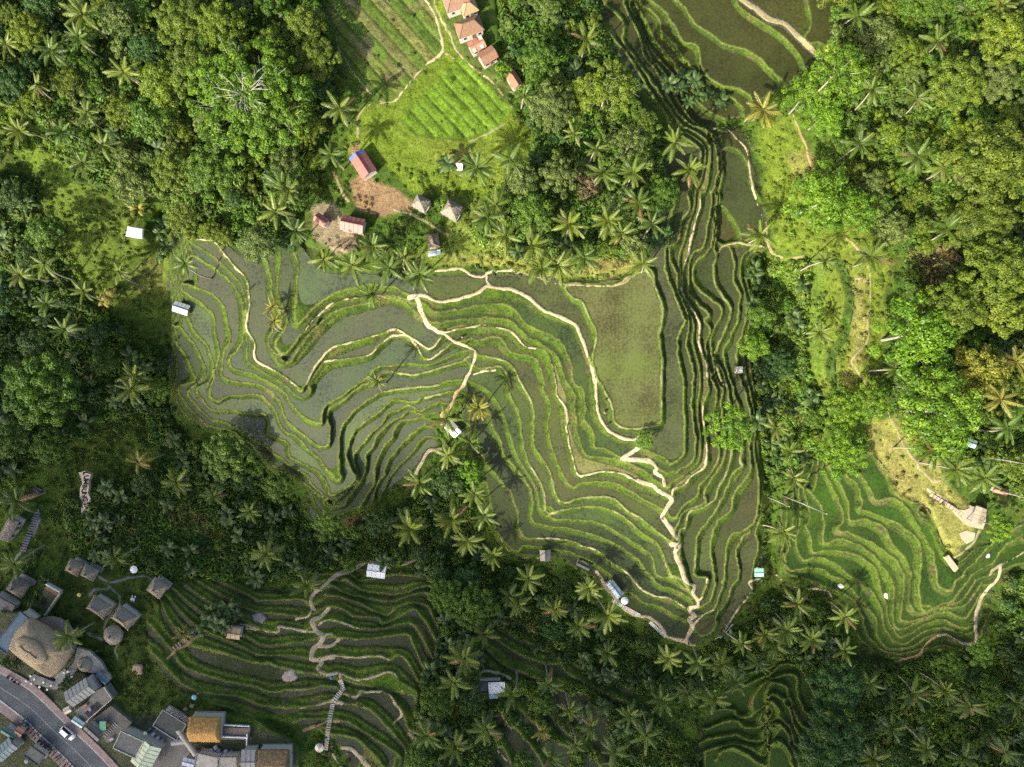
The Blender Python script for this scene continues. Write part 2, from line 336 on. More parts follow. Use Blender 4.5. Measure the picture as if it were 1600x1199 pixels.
# --- terraces on the near hillside (rising towards the road)
lv(10.5, [(700,905),(650,890),(610,880),(560,905)])
lv(12, tT(560,20, 620,70, 720,110, 880,120, 1000,90, 1070,60)); lv(13, tT(470,60, 560,110, 620,130, 760,160, 860,160, 1000,115, 1090,110))
lv(14, tT(0,160, 80,160, 220,150, 290,150, 350,190, 480,130, 640,170, 740,230, 830,250, 900,190, 1020,170, 1100,210))
lv(15, tT(0,230, 150,240, 300,260, 450,200, 560,220, 620,260, 760,260, 800,310, 950,230, 1000,215, 1080,320))
lv(16, tT(0,330, 130,350, 150,320, 300,350, 380,300, 440,280, 520,290, 640,330, 710,335, 810,330, 960,300, 1040,400, 1100,500))
lv(17, tT(0,430, 100,440, 260,420, 400,400, 510,390, 640,400, 780,390, 900,370, 960,380, 1000,470, 1060,600))
lv(18, tT(0,500, 200,500, 320,520, 400,520, 500,500, 620,515, 760,505, 830,525, 910,490, 960,560, 1010,660))
lv(19, tT(0,545, 90,540, 150,580, 280,610, 440,620, 540,620, 620,650, 700,645, 840,605, 890,660, 930,740), tV(1250,460, 1350,470, 1500,520))
lv(20, tV(1100,540, 1200,600, 1400,660, 1560,690), tT(100,730, 200,720, 330,710, 440,690, 510,710, 620,760, 690,730, 810,730, 870,800, 915,870, 940,940))
lv(21, tV(1060,600, 1150,690, 1300,740, 1500,760), tT(60,820, 280,830, 400,810, 470,780, 540,800, 620,810, 720,850, 800,930, 870,1010, 920,1060))
lv(22, tV(960,620, 1050,720, 1200,790, 1400,820), tT(0,890, 100,930, 200,945, 280,900, 450,900, 520,910, 600,930, 700,1000, 800,1060, 900,1130))
lv(23, tV(850,650, 950,800), tT(0,1010, 200,1020, 400,1000, 520,1000, 640,1030, 720,1100, 800,1199))
# gentler terraces among the palms, bottom centre
lv(9.5, [(770,960),(860,1010),(960,1060),(1060,1090)])
lv(12, [(745,1000),(790,1040),(840,1060),(880,1080),(930,1078)]); lv(11, tS(290,470, 330,590, 430,660, 540,720, 640,760)); lv(10.4, tS(640,540, 660,650, 720,730, 800,730))
lv(14, tS(0,800, 110,900, 180,960, 290,1050, 420,1100)); lv(13, tS(130,770, 230,870, 330,980, 480,1100, 560,1199)); lv(15.5, tS(0,1000, 90,1130, 130,1199)); lv(12.3, tS(560,880, 760,960, 900,1050, 950,1180))
# bottom right of centre
lv(9.0, [(1090,1060),(1180,1050),(1215,1040)])
lv(10, tZ(0,640, 80,560, 160,560, 220,600, 270,700, 330,830, 400,890)); lv(11, tZ(20,650, 140,620, 185,650, 180,720, 220,840, 300,890, 350,930))
lv(11, tS(1390,840, 1400,880, 1480,890, 1599,800)); lv(12, tS(1220,960, 1320,920, 1400,910, 1450,950, 1530,950, 1599,900), tZ(0,690, 60,680, 120,700, 120,770, 160,850, 210,950))
lv(13, tS(1200,1030, 1300,1010, 1400,1000, 1490,1040, 1599,1000), tZ(0,760, 80,770, 130,800, 160,930, 190,990)); lv(14, tS(1200,1100, 1380,1060, 1480,1080, 1599,1110), tZ(0,800, 60,830, 70,880, 140,960, 160,1060))
lv(15, tS(1280,1160, 1320,1100, 1420,1090, 1599,1190), tZ(0,970, 60,930, 130,990, 130,1060)); lv(16, tZ(0,1080, 60,1040, 130,1100, 160,1199))

# --- ungraded ground: level points
for px, py, L in [(0,0,24),(200,0,24),(400,0,24),(0,150,23),(0,300,21),(100,300,19),(300,200,22),(420,200,23),(560,60,24.3),(650,60,24.3),(700,150,24),
                  (600,200,23.6),(720,230,23.4),(550,300,23.2),(640,330,23),(720,380,22.6),(600,400,22.4),(840,330,23),(900,200,23),(850,80,24),(930,420,22.7),(780,400,22.7),
                  (0,450,17),(60,550,15),(0,650,15),(130,480,14.5),(180,400,14),(218,366,14.5),(120,650,13),(60,760,15),(180,720,11),(240,800,12),(330,840,10),
                  (100,850,17),(200,880,17),(150,930,21),(240,940,20),(60,960,23.5),(200,1040,23),(100,1100,24.2),(20,1060,24.3),(170,1195,24.2),(250,1150,24),(340,1170,24),(430,1185,24),(520,1195,24),
                  (0,1180,24.5),(100,1260,24.5),(1260,60,20.5),(1240,200,17),(1230,300,15.5),(1300,200,20),(1300,400,17.5),(1340,500,19.5),(1250,500,12.5),(1240,650,12),(1260,720,13),(1420,400,22),(1500,200,25),(1590,60,26),
                  (1590,400,26),(1500,550,24),(1590,620,25),(1590,760,23),(1500,700,22.5),(1440,800,21),(1420,740,21.2),(1270,950,8),(1240,1020,7.5),(1400,1060,8.5),(1550,1000,12),(1590,900,16),(1590,1190,13),(1450,1180,9),(1330,1180,9.5),
                  (640,1150,20),(560,1100,21.2),(720,1100,16.5),(760,1075,16),(700,960,11.5),(740,950,10),(950,560,22.5),(960,480,22.6),(990,640,22.5),(891,455,22.12),(900,463,22.15),(990,436,22.15),(440,560,20.4),(470,420,21.4),(520,430,21.6)]:
    LEV.append((L, [(px, py), (px + 6, py + 3)]))

# ---- grid
GS = 2.0
X0, Y0 = -170.0, -140.0
NX, NY = 971, 741
def smooth_line(pts, step=1.0):
    p = np.array(pts, float)
    if len(p) < 3:
        n = max(2, int(np.hypot(*(p[1] - p[0])) / step)); t = np.linspace(0, 1, n)[:, None]
        return p[0] * (1 - t) + p[1] * t
    closed = np.hypot(*(p[0] - p[-1])) < 1.0
    q = np.vstack([p[-2] if closed else 2 * p[0] - p[1], p, p[1] if closed else 2 * p[-1] - p[-2]])
    out = []
    for i in range(1, len(q) - 2):
        a, b, c, d = q[i-1], q[i], q[i+1], q[i+2]
        n = max(2, int(np.hypot(*(c - b)) / step)); t = np.linspace(0, 1, n, endpoint=False)[:, None]
        out.append(0.5 * ((2*b) + (-a + c)*t + (2*a - 5*b + 4*c - d)*t**2 + (-a + 3*b - 3*c + d)*t**3))
    return np.vstack(out + [p[-1:]])

def wob(line, seed, amp=0.8):
    r = np.random.RandomState(seed); n = len(line)
    k = max(4, n // 7); w = np.interp(np.linspace(0, k - 1, n), np.arange(k), r.normal(0, amp, k)); u = np.interp(np.linspace(0, k - 1, n), np.arange(k), r.normal(0, amp, k))
    return line + np.stack([w, u], 1)

LINES = [(L, wob(smooth_line(p), i) if len(p) > 3 else smooth_line(p)) for i, (L, p) in enumerate(LEV)]

def solve_levels():
    cur = None
    for s, its in ((32, 400), (16, 200), (8, 140), (4, 90), (2, 70)):
        nx, ny = int((NX - 1) * GS / s) + 1, int((NY - 1) * GS / s) + 1
        acc = np.zeros((ny, nx)); cnt = np.zeros((ny, nx))
        for L, ln in LINES:
            ix = np.clip(np.rint((ln[:, 0] - X0) / s).astype(int), 0, nx - 1); iy = np.clip(np.rint((ln[:, 1] - Y0) / s).astype(int), 0, ny - 1)
            key = np.unique(iy * nx + ix)
            acc.ravel()[key] += L; cnt.ravel()[key] += 1
        m = cnt > 0; val = np.where(m, acc / np.maximum(cnt, 1), 0)
        if cur is None: cur = np.full((ny, nx), 16.0)
        else:
            oy, ox = cur.shape
            yi = np.clip(np.arange(ny) * s / prev, 0, oy - 1.001); xi = np.clip(np.arange(nx) * s / prev, 0, ox - 1.001)
            y0 = yi.astype(int); x0 = xi.astype(int); fy = (yi - y0)[:, None]; fx = (xi - x0)[None]
            cur = (cur[y0][:, x0]*(1-fy)*(1-fx) + cur[y0+1][:, x0]*fy*(1-fx) + cur[y0][:, x0+1]*(1-fy)*fx + cur[y0+1][:, x0+1]*fy*fx)
        cur[m] = val[m]
        for _ in range(its):
            p = np.pad(cur, 1, mode='edge')
            cur = 0.25 * (p[:-2, 1:-1] + p[2:, 1:-1] + p[1:-1, :-2] + p[1:-1, 2:])
            cur[m] = val[m]
        prev = s
    return cur[:NY, :NX]
Lf = solve_levels()
GX, GY = np.meshgrid(X0 + np.arange(NX) * GS, Y0 + np.arange(NY) * GS)

def vnoise(scale, seed, octaves=1, x=None, y=None):
    x = GX if x is None else x; y = GY if y is None else y
    tot = 0; amp = 1.0; norm = 0
    for o in range(octaves):
        r = np.random.RandomState(seed * 31 + o); n = 256; lat = r.rand(n, n)
        u = (x + 4000) / scale * 2**o; v = (y + 4000) / scale * 2**o
        iu = np.floor(u).astype(int); iv = np.floor(v).astype(int); fu = u - iu; fv = v - iv
        fu = fu*fu*(3-2*fu); fv = fv*fv*(3-2*fv)
        g = lambda a, b: lat[b % n, a % n]
        tot = tot + amp * ((g(iu,iv)*(1-fu)+g(iu+1,iv)*fu)*(1-fv) + (g(iu,iv+1)*(1-fu)+g(iu+1,iv+1)*fu)*fv)
        norm += amp; amp *= 0.5
    return tot / norm
def sstep(x): x = np.clip(x, 0, 1); return x*x*(3-2*x)
def poly_mask(poly, x=None, y=None):
    x = GX if x is None else x; y = GY if y is None else y
    ins = np.zeros(x.shape, bool); n = len(poly); j = n - 1
    for i in range(n):
        xi, yi = poly[i]; xj, yj = poly[j]
        if yi != yj: ins ^= ((yi > y) != (yj > y)) & (x < (xj - xi) * (y - yi) / (yj - yi) + xi)
        j = i
    return ins
def blur(a, n):
    for _ in range(n):
        p = np.pad(a, 1, mode='edge'); a = (p[:-2,1:-1] + p[2:,1:-1] + p[1:-1,:-2] + p[1:-1,2:] + 2*a) / 6
    return a
def dist_lines(lines, R):
    d = np.full((NY, NX), 1e3); w = int(R / GS) + 2
    for ln in lines:
        ln = ln[::2]
        for x, y in ln:
            ix = int((x - X0) / GS); iy = int((y - Y0) / GS)
            a, b, c, e = max(iy - w, 0), min(iy + w + 1, NY), max(ix - w, 0), min(ix + w + 1, NX)
            if a >= b or c >= e: continue
            dd = np.hypot(GX[a:b, c:e] - x, GY[a:b, c:e] - y); np.minimum(d[a:b, c:e], dd, out=d[a:b, c:e])
    return d

TERR_POLY = {
 'left': [(262,365),(335,368),(375,395),(400,375),(470,380),(500,420),(640,435),(652,455),(700,470),(712,540),(740,560),(735,600),(715,620),(690,640),(672,650),(690,700),(640,740),(600,775),(540,812),(485,810),(478,760),(455,745),(420,735),(372,690),(315,668),(275,645),(265,560),(262,470)],
 'main': [(640,440),(680,430),(760,426),(850,430),(880,438),(930,442),(985,428),(1005,412),(1015,395),(1030,330),(1045,260),(1055,205),(1090,195),(1130,200),(1160,205),(1178,260),(1198,350),(1195,390),(1160,410),(1175,470),(1180,600),(1185,700),(1192,760),(1190,840),(1195,890),(1170,930),(1130,985),(1085,1008),(1040,1000),(990,965),(960,945),(935,905),(880,875),(810,868),(780,850),(765,800),(755,760),(735,720),(722,660),(725,620),(740,560),(700,530)],
 'north': [(925,-140),(1400,-140),(1300,60),(1272,100),(1240,125),(1190,155),(1170,180),(1120,190),(1075,205),(1050,190),(1010,140),(975,100),(940,40)],
 'right': [(1232,745),(1270,710),(1300,720),(1330,730),(1350,735),(1360,690),(1372,720),(1400,775),(1440,790),(1470,850),(1490,880),(1530,850),(1570,830),(1620,800),(1620,880),(1560,900),(1545,950),(1535,1000),(1500,1020),(1400,1030),(1345,1005),(1330,960),(1300,930),(1225,895),(1215,840)],
 'near': [(300,905),(345,900),(400,925),(460,920),(520,885),(650,895),(690,910),(690,1000),(665,1060),(650,1100),(660,1199),(640,1240),(560,1220),(520,1150),(455,1130),(400,1120),(340,1105),(270,1075),(235,1030),(230,960),(265,915)],
 'palms': [(740,1000),(800,960),(880,1000),(1000,1075),(950,1120),(960,1240),(780,1260),(760,1130),(790,1090)],
 'low': [(1100,1120),(1150,1060),(1200,1040),(1250,1030),(1290,1100),(1320,1130),(1260,1160),(1260,1260),(1100,1260),(1090,1180)],
}
T = np.zeros((NY, NX))
ZONE = np.zeros((NY, NX), int)
for i, (k, pl) in enumerate(TERR_POLY.items()):
    m = poly_mask(pl, GX + 8 * (vnoise(24, 90) - .5), GY + 8 * (vnoise(24, 91) - .5)); T[m] = 1; ZONE[m] = i + 1
Tb = blur(T, 4)

# ---- paths: (width px, colour key, points, name)
PATHS = []
def path(w, col, *segs, name='footpath'):
    pts = []
    for s in segs: pts += s
    PATHS.append((w, col, wob(smooth_line(pts), 500 + len(PATHS), 0.45), name))
path(4.6, 'pale', PATH_MAIN + tC(790,330))
path(7.5, 'pale', [(640,466),(650,464),(656,478),(662,495),(668,508),(680,517),(692,520)])
path(3.6, 'pale', [(680,424),(720,421),(735,430),(755,432),(762,427),(780,424),(800,423)])
path(4.0, 'pale', [(760,431),(761,440),(768,449)])
path(3.2, 'dry', [(800,424),(830,430),(870,443),(935,447),(965,445),(985,430)])
path(5.0, 'pale', [(690,520),(707,532),(716,536),(735,545),(743,553),(737,575),(730,590),(725,602)]); path(5, 'soil', [(725,602),(715,612),(708,625),(700,640),(690,650),(703,662)])
path(2.7, 'pale', D_LINE); path(2.2, 'pale', D_EAST); path(2.0, 'bund', F_LINE); path(2.0, 'bund', F_EAST); path(2.1, 'bund', P_BUND); path(1.7, 'bund', G_W)
path(2.6, 'pale', T1); path(2.2, 'pale', V1[2:]); path(1.9, 'bund', V3); path(2.4, 'pale', tA(310,860, 400,760, 520,680, 690,658)); path(2.2, 'bund', [(685,602),(640,606),(600,612)]); path(2.0,'bund',[(717,610),(690,616),(665,622)])
path(2.6, 'pale', tA(1360,1140, 1420,1125, 1500,1115)); path(2.0, 'pale', K_LINE[8:]); path(1.8, 'bund', tC(1440,510, 1425,480, 1440,390)); path(1.9, 'bund', tC(1150,1199, 1145,1150, 1155,1000))
path(5.4, 'pale', tC(690,465, 730,440, 790,405)); path(6.4, 'pale', tC(690,468, 800,478, 870,490, 900,525, 895,555, 940,585, 955,640))
path(6.4, 'pale', tC(790,608, 870,635, 940,680, 995,720, 970,770, 945,815, 950,850, 1000,920, 1030,975)); path(8, 'pale', tC(995,1005, 1045,1005, 1020,1050, 1030,1090, 1055,1130, 1070,1199), tS(1090,40))
path(6.0, 'pale', tS(1070,10, 1100,50, 1140,70, 1130,110, 1160,160, 1160,190, 1105,210, 1145,250, 1110,280, 1130,320, 1105,375, 1088,415)); path(2.8, 'pale', tS(1140,310, 1200,250, 1260,215)); path(2.6, 'pale', tS(1160,165, 1195,130, 1222,20))
path(2.0, 'bund', tM(1410,660, 1460,740, 1480,850, 1530,970, 1599,1060) + tC(60,1085, 165,1092)); path(6.2, 'pale', tS(530,-20, 600,85, 700,205, 770,250, 870,272, 940,340, 980,392, 1085,414)); path(2.6, 'pale', tS(1085,414, 1110,438, 1220,430, 1310,370, 1360,290, 1430,190, 1500,100, 1480,45, 1550,20))
path(1.8, 'pale', tS(1550,25, 1580,80, 1599,140)); path(2.0, 'pale', tZ(50,0, 150,70, 330,90, 390,120, 400,210))
path(4.2, 'pale', tM(690,1110, 800,1115, 900,1130, 985,1100, 1060,1040, 1100,990)); path(4.4, 'pale', tM(930,980, 925,1050, 930,1120)); path(5.0, 'pale', tM(1085,760, 1060,800, 1020,860)); path(4.2, 'pale', tM(1160,405, 1080,420, 1040,480, 1000,560)); path(6.4, 'pale', tM(690,1112, 600,1160, 500,1195) + tT(420,70, 350,130, 350,190, 370,215))
path(7.4, 'pale', tT(450,212, 400,262, 350,290, 380,345, 420,380, 400,430, 360,460, 345,520)); path(2.8, 'pale', tT(350,215, 320,260, 250,275)); path(2.8, 'pale', tT(370,330, 440,282, 520,290, 640,330, 710,330)); path(2.6, 'pale', tT(-60,330, 130,355, 150,318, 300,352, 380,350)); path(5.4, 'pale', tT(410,390, 440,370, 475,370)); path(5.4,'pale',tT(400,445, 470,440, 515,400))
path(8.4, 'pale', tT(345,520, 410,545, 385,590, 430,615)); path(7.4, 'pale', tT(400,525, 490,512)); path(3.0, 'pale', tT(490,500, 620,515, 760,505, 830,525)); path(5.8, 'pale', tT(440,622, 520,620, 530,680, 540,725, 490,770, 480,800)); path(2.6, 'pale', tT(540,622, 620,650, 700,645, 840,605, 890,660, 915,725)); path(2.8, 'pale', tT(545,740, 620,765, 660,720, 690,730, 810,730, 870,800, 910,870, 860,925)); path(2.4, 'pale', tT(280,828, 400,808, 480,785)); path(2.2,'pale',tT(220,722, 330,712, 440,690, 505,700)); path(7,'pale', tT(465,790, 540,800))
path(5.0, 'wood', tT(485,800, 470,880, 455,940, 445,1040, 430,1080)); path(5.0, 'soil', tT(300,970, 380,940, 450,915, 520,910)); path(7,'pale', tT(540,1080, 600,1090, 650,1140, 700,1199)); path(4.0,'pale',tT(480,1120, 530,1199, 560,1240))
path(2.8, 'dry', tF(280,-30, 300,0, 400,100, 500,230, 510,290, 620,470, 720,590, 790,640)); path(3.2, 'pale', tF(790,642, 870,630, 940,540, 1050,420, 1150,340, 1165,270, 1120,100, 1060,0, 1040,-50)); path(2.8, 'dry', tF(790,645, 700,660, 645,720, 635,850)); path(2.4, 'dry', tF(1190,330, 1240,370)); path(2.2, 'dry', tF(1110,-30, 1130,60, 1200,200, 1280,350, 1480,520, 1599,670)); path(1.9, 'bund', tF(900,770, 1000,855, 1150,870, 1300,885, 1420,850, 1560,770))
path(3.0, 'pale', Q2); path(3.0, 'dry', QB); path(4.0, 'soil', [(1197,350),(1203,390),(1222,403),(1245,403),(1255,400)])
path(3.4, 'dry', tR8(480,280, 590,390, 630,480, 640,560, 640,700, 620,780, 625,880, 610,950, 525,1045, 545,1095, 610,1199) + tX(640,50)); path(4.0, 'dry', tX(740,160, 770,220, 800,280, 850,390, 920,480, 960,540, 1020,600, 1090,605)); path(3.0,'dry', tR8(520,560, 560,540, 630,560)); path(4.0, 'soil', tE(160,720, 200,830, 240,920, 270,1040, 330,1090))
path(4.6, 'pale', tZ(1460,-60, 1430,30, 1370,90, 1320,180, 1298,290, 1300,330, 1300,400, 1270,432, 1200,420, 1130,375, 1050,380)); path(4.0,'soil', tZ(1050,380, 980,440, 940,500, 780,545)); path(3.2, 'dry', tX(1380,1199, 1420,1150, 1500,1110, 1599,1050)); path(3.4, 'dry', tX(1160,1090, 1230,1040, 1290,990, 1320,920)); path(4.6,'pale',tX(1000,660, 1030,680)); path(4.4, 'pale', tX(1060,690, 1150,770, 1200,830, 1220,860))
path(9.5, 'dry', tN(1400,-30, 1500,40, 1599,115) + tE(100,150, 200,240, 280,320, 310,345)); path(4.4, 'dry', [(615,328),(650,338),(690,362),(700,366)]); path(3.2,'dry',[(703,366),(722,362),(740,345)]); path(3.6,'dry',[(520,320),(530,340),(545,365),(552,372)]); path(4.0,'soil',[(520,268),(535,300),(545,315)])
path(4.6, 'stone', [(152,899),(172,910),(200,904),(225,901),(240,906)]); path(4.6, 'stone', [(172,911),(168,920),(150,922),(140,930)]); path(4.6, 'stone', [(172,918),(185,930),(187,945),(178,955),(168,970),(163,985),(170,993)]); path(4,'stone',[(160,1000),(148,995),(138,990)])
path(3.6, 'stone', [(183,1008),(180,1020),(190,1040)]); path(4.2, 'soil', [(262,1030),(275,1015),(295,1005),(312,990)]); path(4,'dry',[(375,975),(392,980),(405,985)])
path(4.4, 'stone', [(60,798),(61,815),(50,838),(36,858),(20,880)]); path(1.6,'channel', X1); CHAN = tR8(450,430, 500,500, 520,590, 540,650, 520,800, 500,910, 430,1020, 420,1130, 440,1199) + tX(480,40)
path(1.9, 'channel', CHAN); path(2.4,'pale',[(707,1092),(720,1108),(690,1112)]); path(5.0,'pale',[(745,1062),(755,1050),(780,1052),(797,1060)]); path(3,'dry',tT(1400,480, 1420,590)); path(3.4,'dry',tT(1150,860, 1230,820, 1290,750))
path(3.4,'dry',tT(1560,790,1540,880,1599,960)); path(3.2,'pale',tT(1500,1090,1560,1150,1610,1180)); path(5.4,'dry',tT(960,985,980,1010,1000,1100))

# ---- terrace profile
k = np.floor(Lf + 1e-4); f = np.clip(Lf - k, 0, 1)
gy, gx = np.gradient(blur(Lf, 1)); G = np.hypot(gx, gy) / GS
rmax = np.full((NY, NX), .58)
wr = 7.0 + 5.0 * (vnoise(40, 11, 2) - 0.5) * 2
for bx, by, br, bw in [(770,492,70,20),(690,490,40,17),(840,545,45,15),(500,540,60,20),(430,480,30,16),(560,495,60,17),(905,640,40,20),(1000,735,60,13),(1160,760,70,13),(990,760,50,13),(1180,60,80,12),(430,600,40,7),(1400,840,90,12),(1420,930,90,12),(560,950,140,20),(520,1060,140,20),(640,1100,90,20),(480,1130,110,20),(380,1060,80,18),(860,1080,120,22),(290,970,90,26),(330,930,80,24),(1420,880,110,15)]:
    wgt = np.exp(-((GX - bx)**2 + (GY - by)**2) / br**2); wr = wr * (1 - wgt) + bw * wgt; rmax = np.maximum(rmax, .58 + (.36 if bw >= 15 else .1) * wgt)
r = np.clip(wr * G, 0.05, np.minimum(rmax, np.where(ZONE == 5, .80, .95))); b = np.clip(2.4 * G, 0.02, 0.26)
STEP = 1.1; ZB = 15.0
LIP = 0.32
tt = np.clip((f - (1 - r)) / r, 0, 1); bench = np.where(tt < .5, .45 * sstep(tt / .42), .45 + .55 * sstep((tt - .56) / .44)); gate = sstep((r / (G + 1e-5) - 8) / 5) * sstep((vnoise(60, 95) - .3) * 5); rise_p = sstep(tt) * (1 - gate) + bench * gate
zs = np.where(f < b, LIP * (1 - sstep(f / b)), np.where(f > 1 - r, (STEP + LIP) * rise_p, 0.0))
z_ter = (k - ZB) * STEP + zs
rough = (vnoise(60, 3, 3) - .5) * 1.6 + (vnoise(14, 4, 2) - .5) * 0.7
z_free = (Lf - 0.5 - ZB) * STEP + rough
Zg = z_free * (1 - Tb) + (z_ter + (vnoise(7, 5, 2) - .5) * 0.13 * np.where((f < b) | (f > 1 - r), 1, 0)) * Tb

# flat pads: (polygon, level or None)
PADS = [([(-170,980),(40,1065),(110,1120),(160,1160),(240,1260),(240,1400),(-170,1400)], 24.0), ([(-170,960),(0,950),(40,955),(55,962),(120,1015),(125,1060),(60,1060),(0,1040),(-170,1000)], 24.0),
        ([(90,1060),(130,1045),(160,1080),(185,1105),(230,1135),(300,1110),(400,1120),(470,1165),(470,1300),(200,1300),(100,1110)], 24.0),
        ([(1440,570+200),(1490,790),(1530,790),(1545,820),(1520,850),(1480,850)], 21.2), ([(540,265),(600,250),(640,300),(720,310),(720,345),(560,400),(480,380),(480,320)], 23.2), ([(690,-140),(760,-140),(790,130),(740,110),(690,30)], 24.4)]
for pl, L in PADS:
    w = sstep(blur(poly_mask(pl).astype(float), 10)); Zg = Zg * (1 - w) + ((L - 0.5 - ZB) * STEP) * w
# vegetable strips in the two flat fields: raised beds with furrows between
FIELD1 = [(480,-60),(535,75),(530,100),(590,156),(612,153),(640,134),(664,105),(688,82),(689,62),(680,25),(665,-60)]
FIELD2 = [(722,95),(800,172),(780,200),(725,217),(650,213),(625,190),(650,160),(707,100)]
su = (GX * 0.74 - GY * 0.67); sphase = su / 17.5 + 0.12 * (vnoise(50, 21) - .5)
fm = blur(poly_mask(FIELD1).astype(float), 2) + blur(poly_mask(FIELD2).astype(float), 2)
furrow = np.exp(-((sphase - np.floor(sphase)) - 0.5)**2 / 0.006)
Zg = Zg - fm * 0.35 * furrow
# level the ground under the footpaths
PD = {}
for w, col, ln, nm in PATHS: PD.setdefault(max(3, w), []).append(ln)
pw = np.zeros((NY, NX)); pwide = np.zeros((NY, NX))
for w, lns in PD.items():
    d = dist_lines(lns, w + 6); pw = np.maximum(pw, sstep((w / 2 + 3.0 - d) / 3.0))
    if w >= 3.4: pwide = np.maximum(pwide, sstep((w / 2 + 3.0 - d) / 3.0))
Zs = blur(Zg, 6); Zg = Zg * (1 - pwide) + (Zs + 0.12) * pwide
Zs = blur(Zg, 1); thin = pw * (1 - pwide); Zg = Zg * (1 - thin) + (Zs + 0.1) * thin

def samp(A, px, py):
    u = np.clip((np.asarray(px, float) - X0) / GS, 0, NX - 1.001); v = np.clip((np.asarray(py, float) - Y0) / GS, 0, NY - 1.001)
    iu = u.astype(int); iv = v.astype(int); fu = u - iu; fv = v - iv
    return A[iv, iu]*(1-fu)*(1-fv) + A[iv, iu+1]*fu*(1-fv) + A[iv+1, iu]*(1-fu)*fv + A[iv+1, iu+1]*fu*fv
def ground_at(x, y):
    z = 0.0
    for _ in range(5):
        kk = (CAM_H - z) / CAM_H / PXM; z = float(samp(Zg, CX + x / kk, CY - y / kk))
    return z
def base_for(px, py, h):
    """ground point under something whose top, h metres up, shows at this pixel"""
    z = float(samp(Zg, px, py))
    for _ in range(4):
        x, y, _z = P(px, py, z + h); z = ground_at(x, y)
    return (x, y, z)
def on_ground(px, py):
    return P(px, py, float(samp(Zg, px, py)))

# ---- ground colours (what grows or lies there)
C = np.zeros((NY, NX, 3)); C[:] = (0.050, 0.094, 0.012)
def paint(mask, col, w=1.0):
    m = (np.clip(mask, 0, 1) * w)[..., None]; C[:] = C * (1 - m) + np.array(col) * m
nA = vnoise(70, 30, 3); nB = vnoise(18, 31, 3); nC = vnoise(9, 32, 2)
paint(sstep((nA - .42) * 5), (0.066, 0.110, 0.013), .8); paint(sstep((nB - .55) * 6), (0.07, 0.075, 0.02), .5)
def ppoly(pl, col, feather=3, w=1.0, brk=0.0):
    m = blur(poly_mask(pl, GX + 10 * (vnoise(20, 90) - .5), GY + 10 * (vnoise(20, 91) - .5)).astype(float), feather)
    if brk: m = m * sstep((nB - brk) * 5 + .5)
    paint(m, col, w)
LIME = (0.112, 0.165, 0.016); GRASS = (0.085, 0.135, 0.018); DRY = (0.21, 0.19, 0.06); SOIL = (0.24, 0.16, 0.085); BROWN = (0.11, 0.08, 0.04)
ppoly([(520,0),(560,90),(600,165),(560,175),(540,240),(600,260),(640,300),(740,310),(830,280),(835,210),(800,170),(760,120),(700,60),(690,-60),(470,-60)], LIME, 6)
ppoly([(640,215),(740,220),(800,205),(830,260),(760,290),(660,260)], (0.125,0.17,0.02), 8)
ppoly([(695,240),(740,235),(742,255),(700,262)], DRY, 4, .8); ppoly([(690,20),(700,70),(790,170),(800,130),(750,95),(715,40)], (0.07,0.10,0.02), 3)
ppoly([(545,285),(575,268),(600,290),(640,312),(640,330),(580,338),(555,330)], SOIL, 3); ppoly([(487,325),(525,318),(545,345),(560,385),(530,400),(490,372)], (0.22,0.18,0.11), 3); ppoly([(545,235),(560,225),(560,250),(548,255)], SOIL, 3)
ppoly([(700,300),(790,330),(800,400),(660,415),(640,395),(700,360)], (0.12,0.16,0.025), 5); ppoly([(700,395),(800,398),(1000,405),(1000,425),(960,435),(860,432),(790,418),(690,416)], (0.19,0.21,0.045), 3); ppoly([(820,405),(990,408),(985,425),(870,432)], DRY, 3, .8, .5)
ppoly([(895,270),(945,275),(935,310),(900,315)], (0.11,0.08,0.04), 4)
ppoly([(1170,-140),(1330,-140),(1300,60),(1330,120),(1290,130),(1250,60),(1180,0)], (0.15,0.2,0.025), 4); ppoly([(1185,200),(1240,180),(1275,280),(1290,400),(1210,390),(1195,300)], (0.115,0.165,0.018), 6); ppoly([(1225,240),(1265,230),(1285,275),(1240,290)], DRY, 5, .6)
ppoly([(1280,360),(1340,350),(1390,400),(1380,540),(1370,640),(1320,650),(1270,600),(1270,500)], (0.118,0.158,0.020), 6); ppoly([(1330,430),(1355,430),(1350,560),(1320,620),(1330,520)], DRY, 5, .7); ppoly([(1425,390),(1500,380),(1510,440),(1440,450)], (0.10,0.09,0.035), 6)
ppoly([(1350,660),(1400,650),(1450,700),(1500,780),(1530,800),(1500,870),(1480,870),(1450,800),(1400,780),(1370,720)], (0.19,0.19,0.05), 4); ppoly([(1370,690),(1400,700),(1440,760),(1470,820),(1450,820),(1410,775)], DRY, 5, .8, .45); ppoly([(1230,640),(1280,620),(1300,740),(1250,760)], GRASS, 5)
ppoly([(60,285),(150,290),(215,340),(265,400),(270,500),(180,500),(110,420),(60,350)], (0.10,0.145,0.02), 8); ppoly([(190,430),(250,400),(262,460),(210,460)], (0.14,0.16,0.035), 5); ppoly([(0,150),(60,180),(110,230),(110,290),(70,290),(0,210)], (0.12,0.18,0.022), 6)
ppoly([(150,660),(220,640),(245,680),(240,740),(190,760),(140,740),(120,790),(110,880),(70,860),(80,800),(120,720)], (0.07,0.105,0.015), 5); ppoly([(100,900),(240,900),(270,1060),(200,1110),(180,1020),(110,960)], (0.065,0.095,0.016), 6); ppoly([(230,1000),(400,1000),(400,1120),(300,1110),(240,1130),(200,1110)], (0.07,0.105,0.016), 6)
ppoly([(255,770),(300,790),(350,820),(360,860),(320,840),(270,810)], (0.12,0.12,0.03), 6, .7); ppoly([(540,815),(580,800),(570,825),(545,830)], (0.10,0.075,0.03), 3)
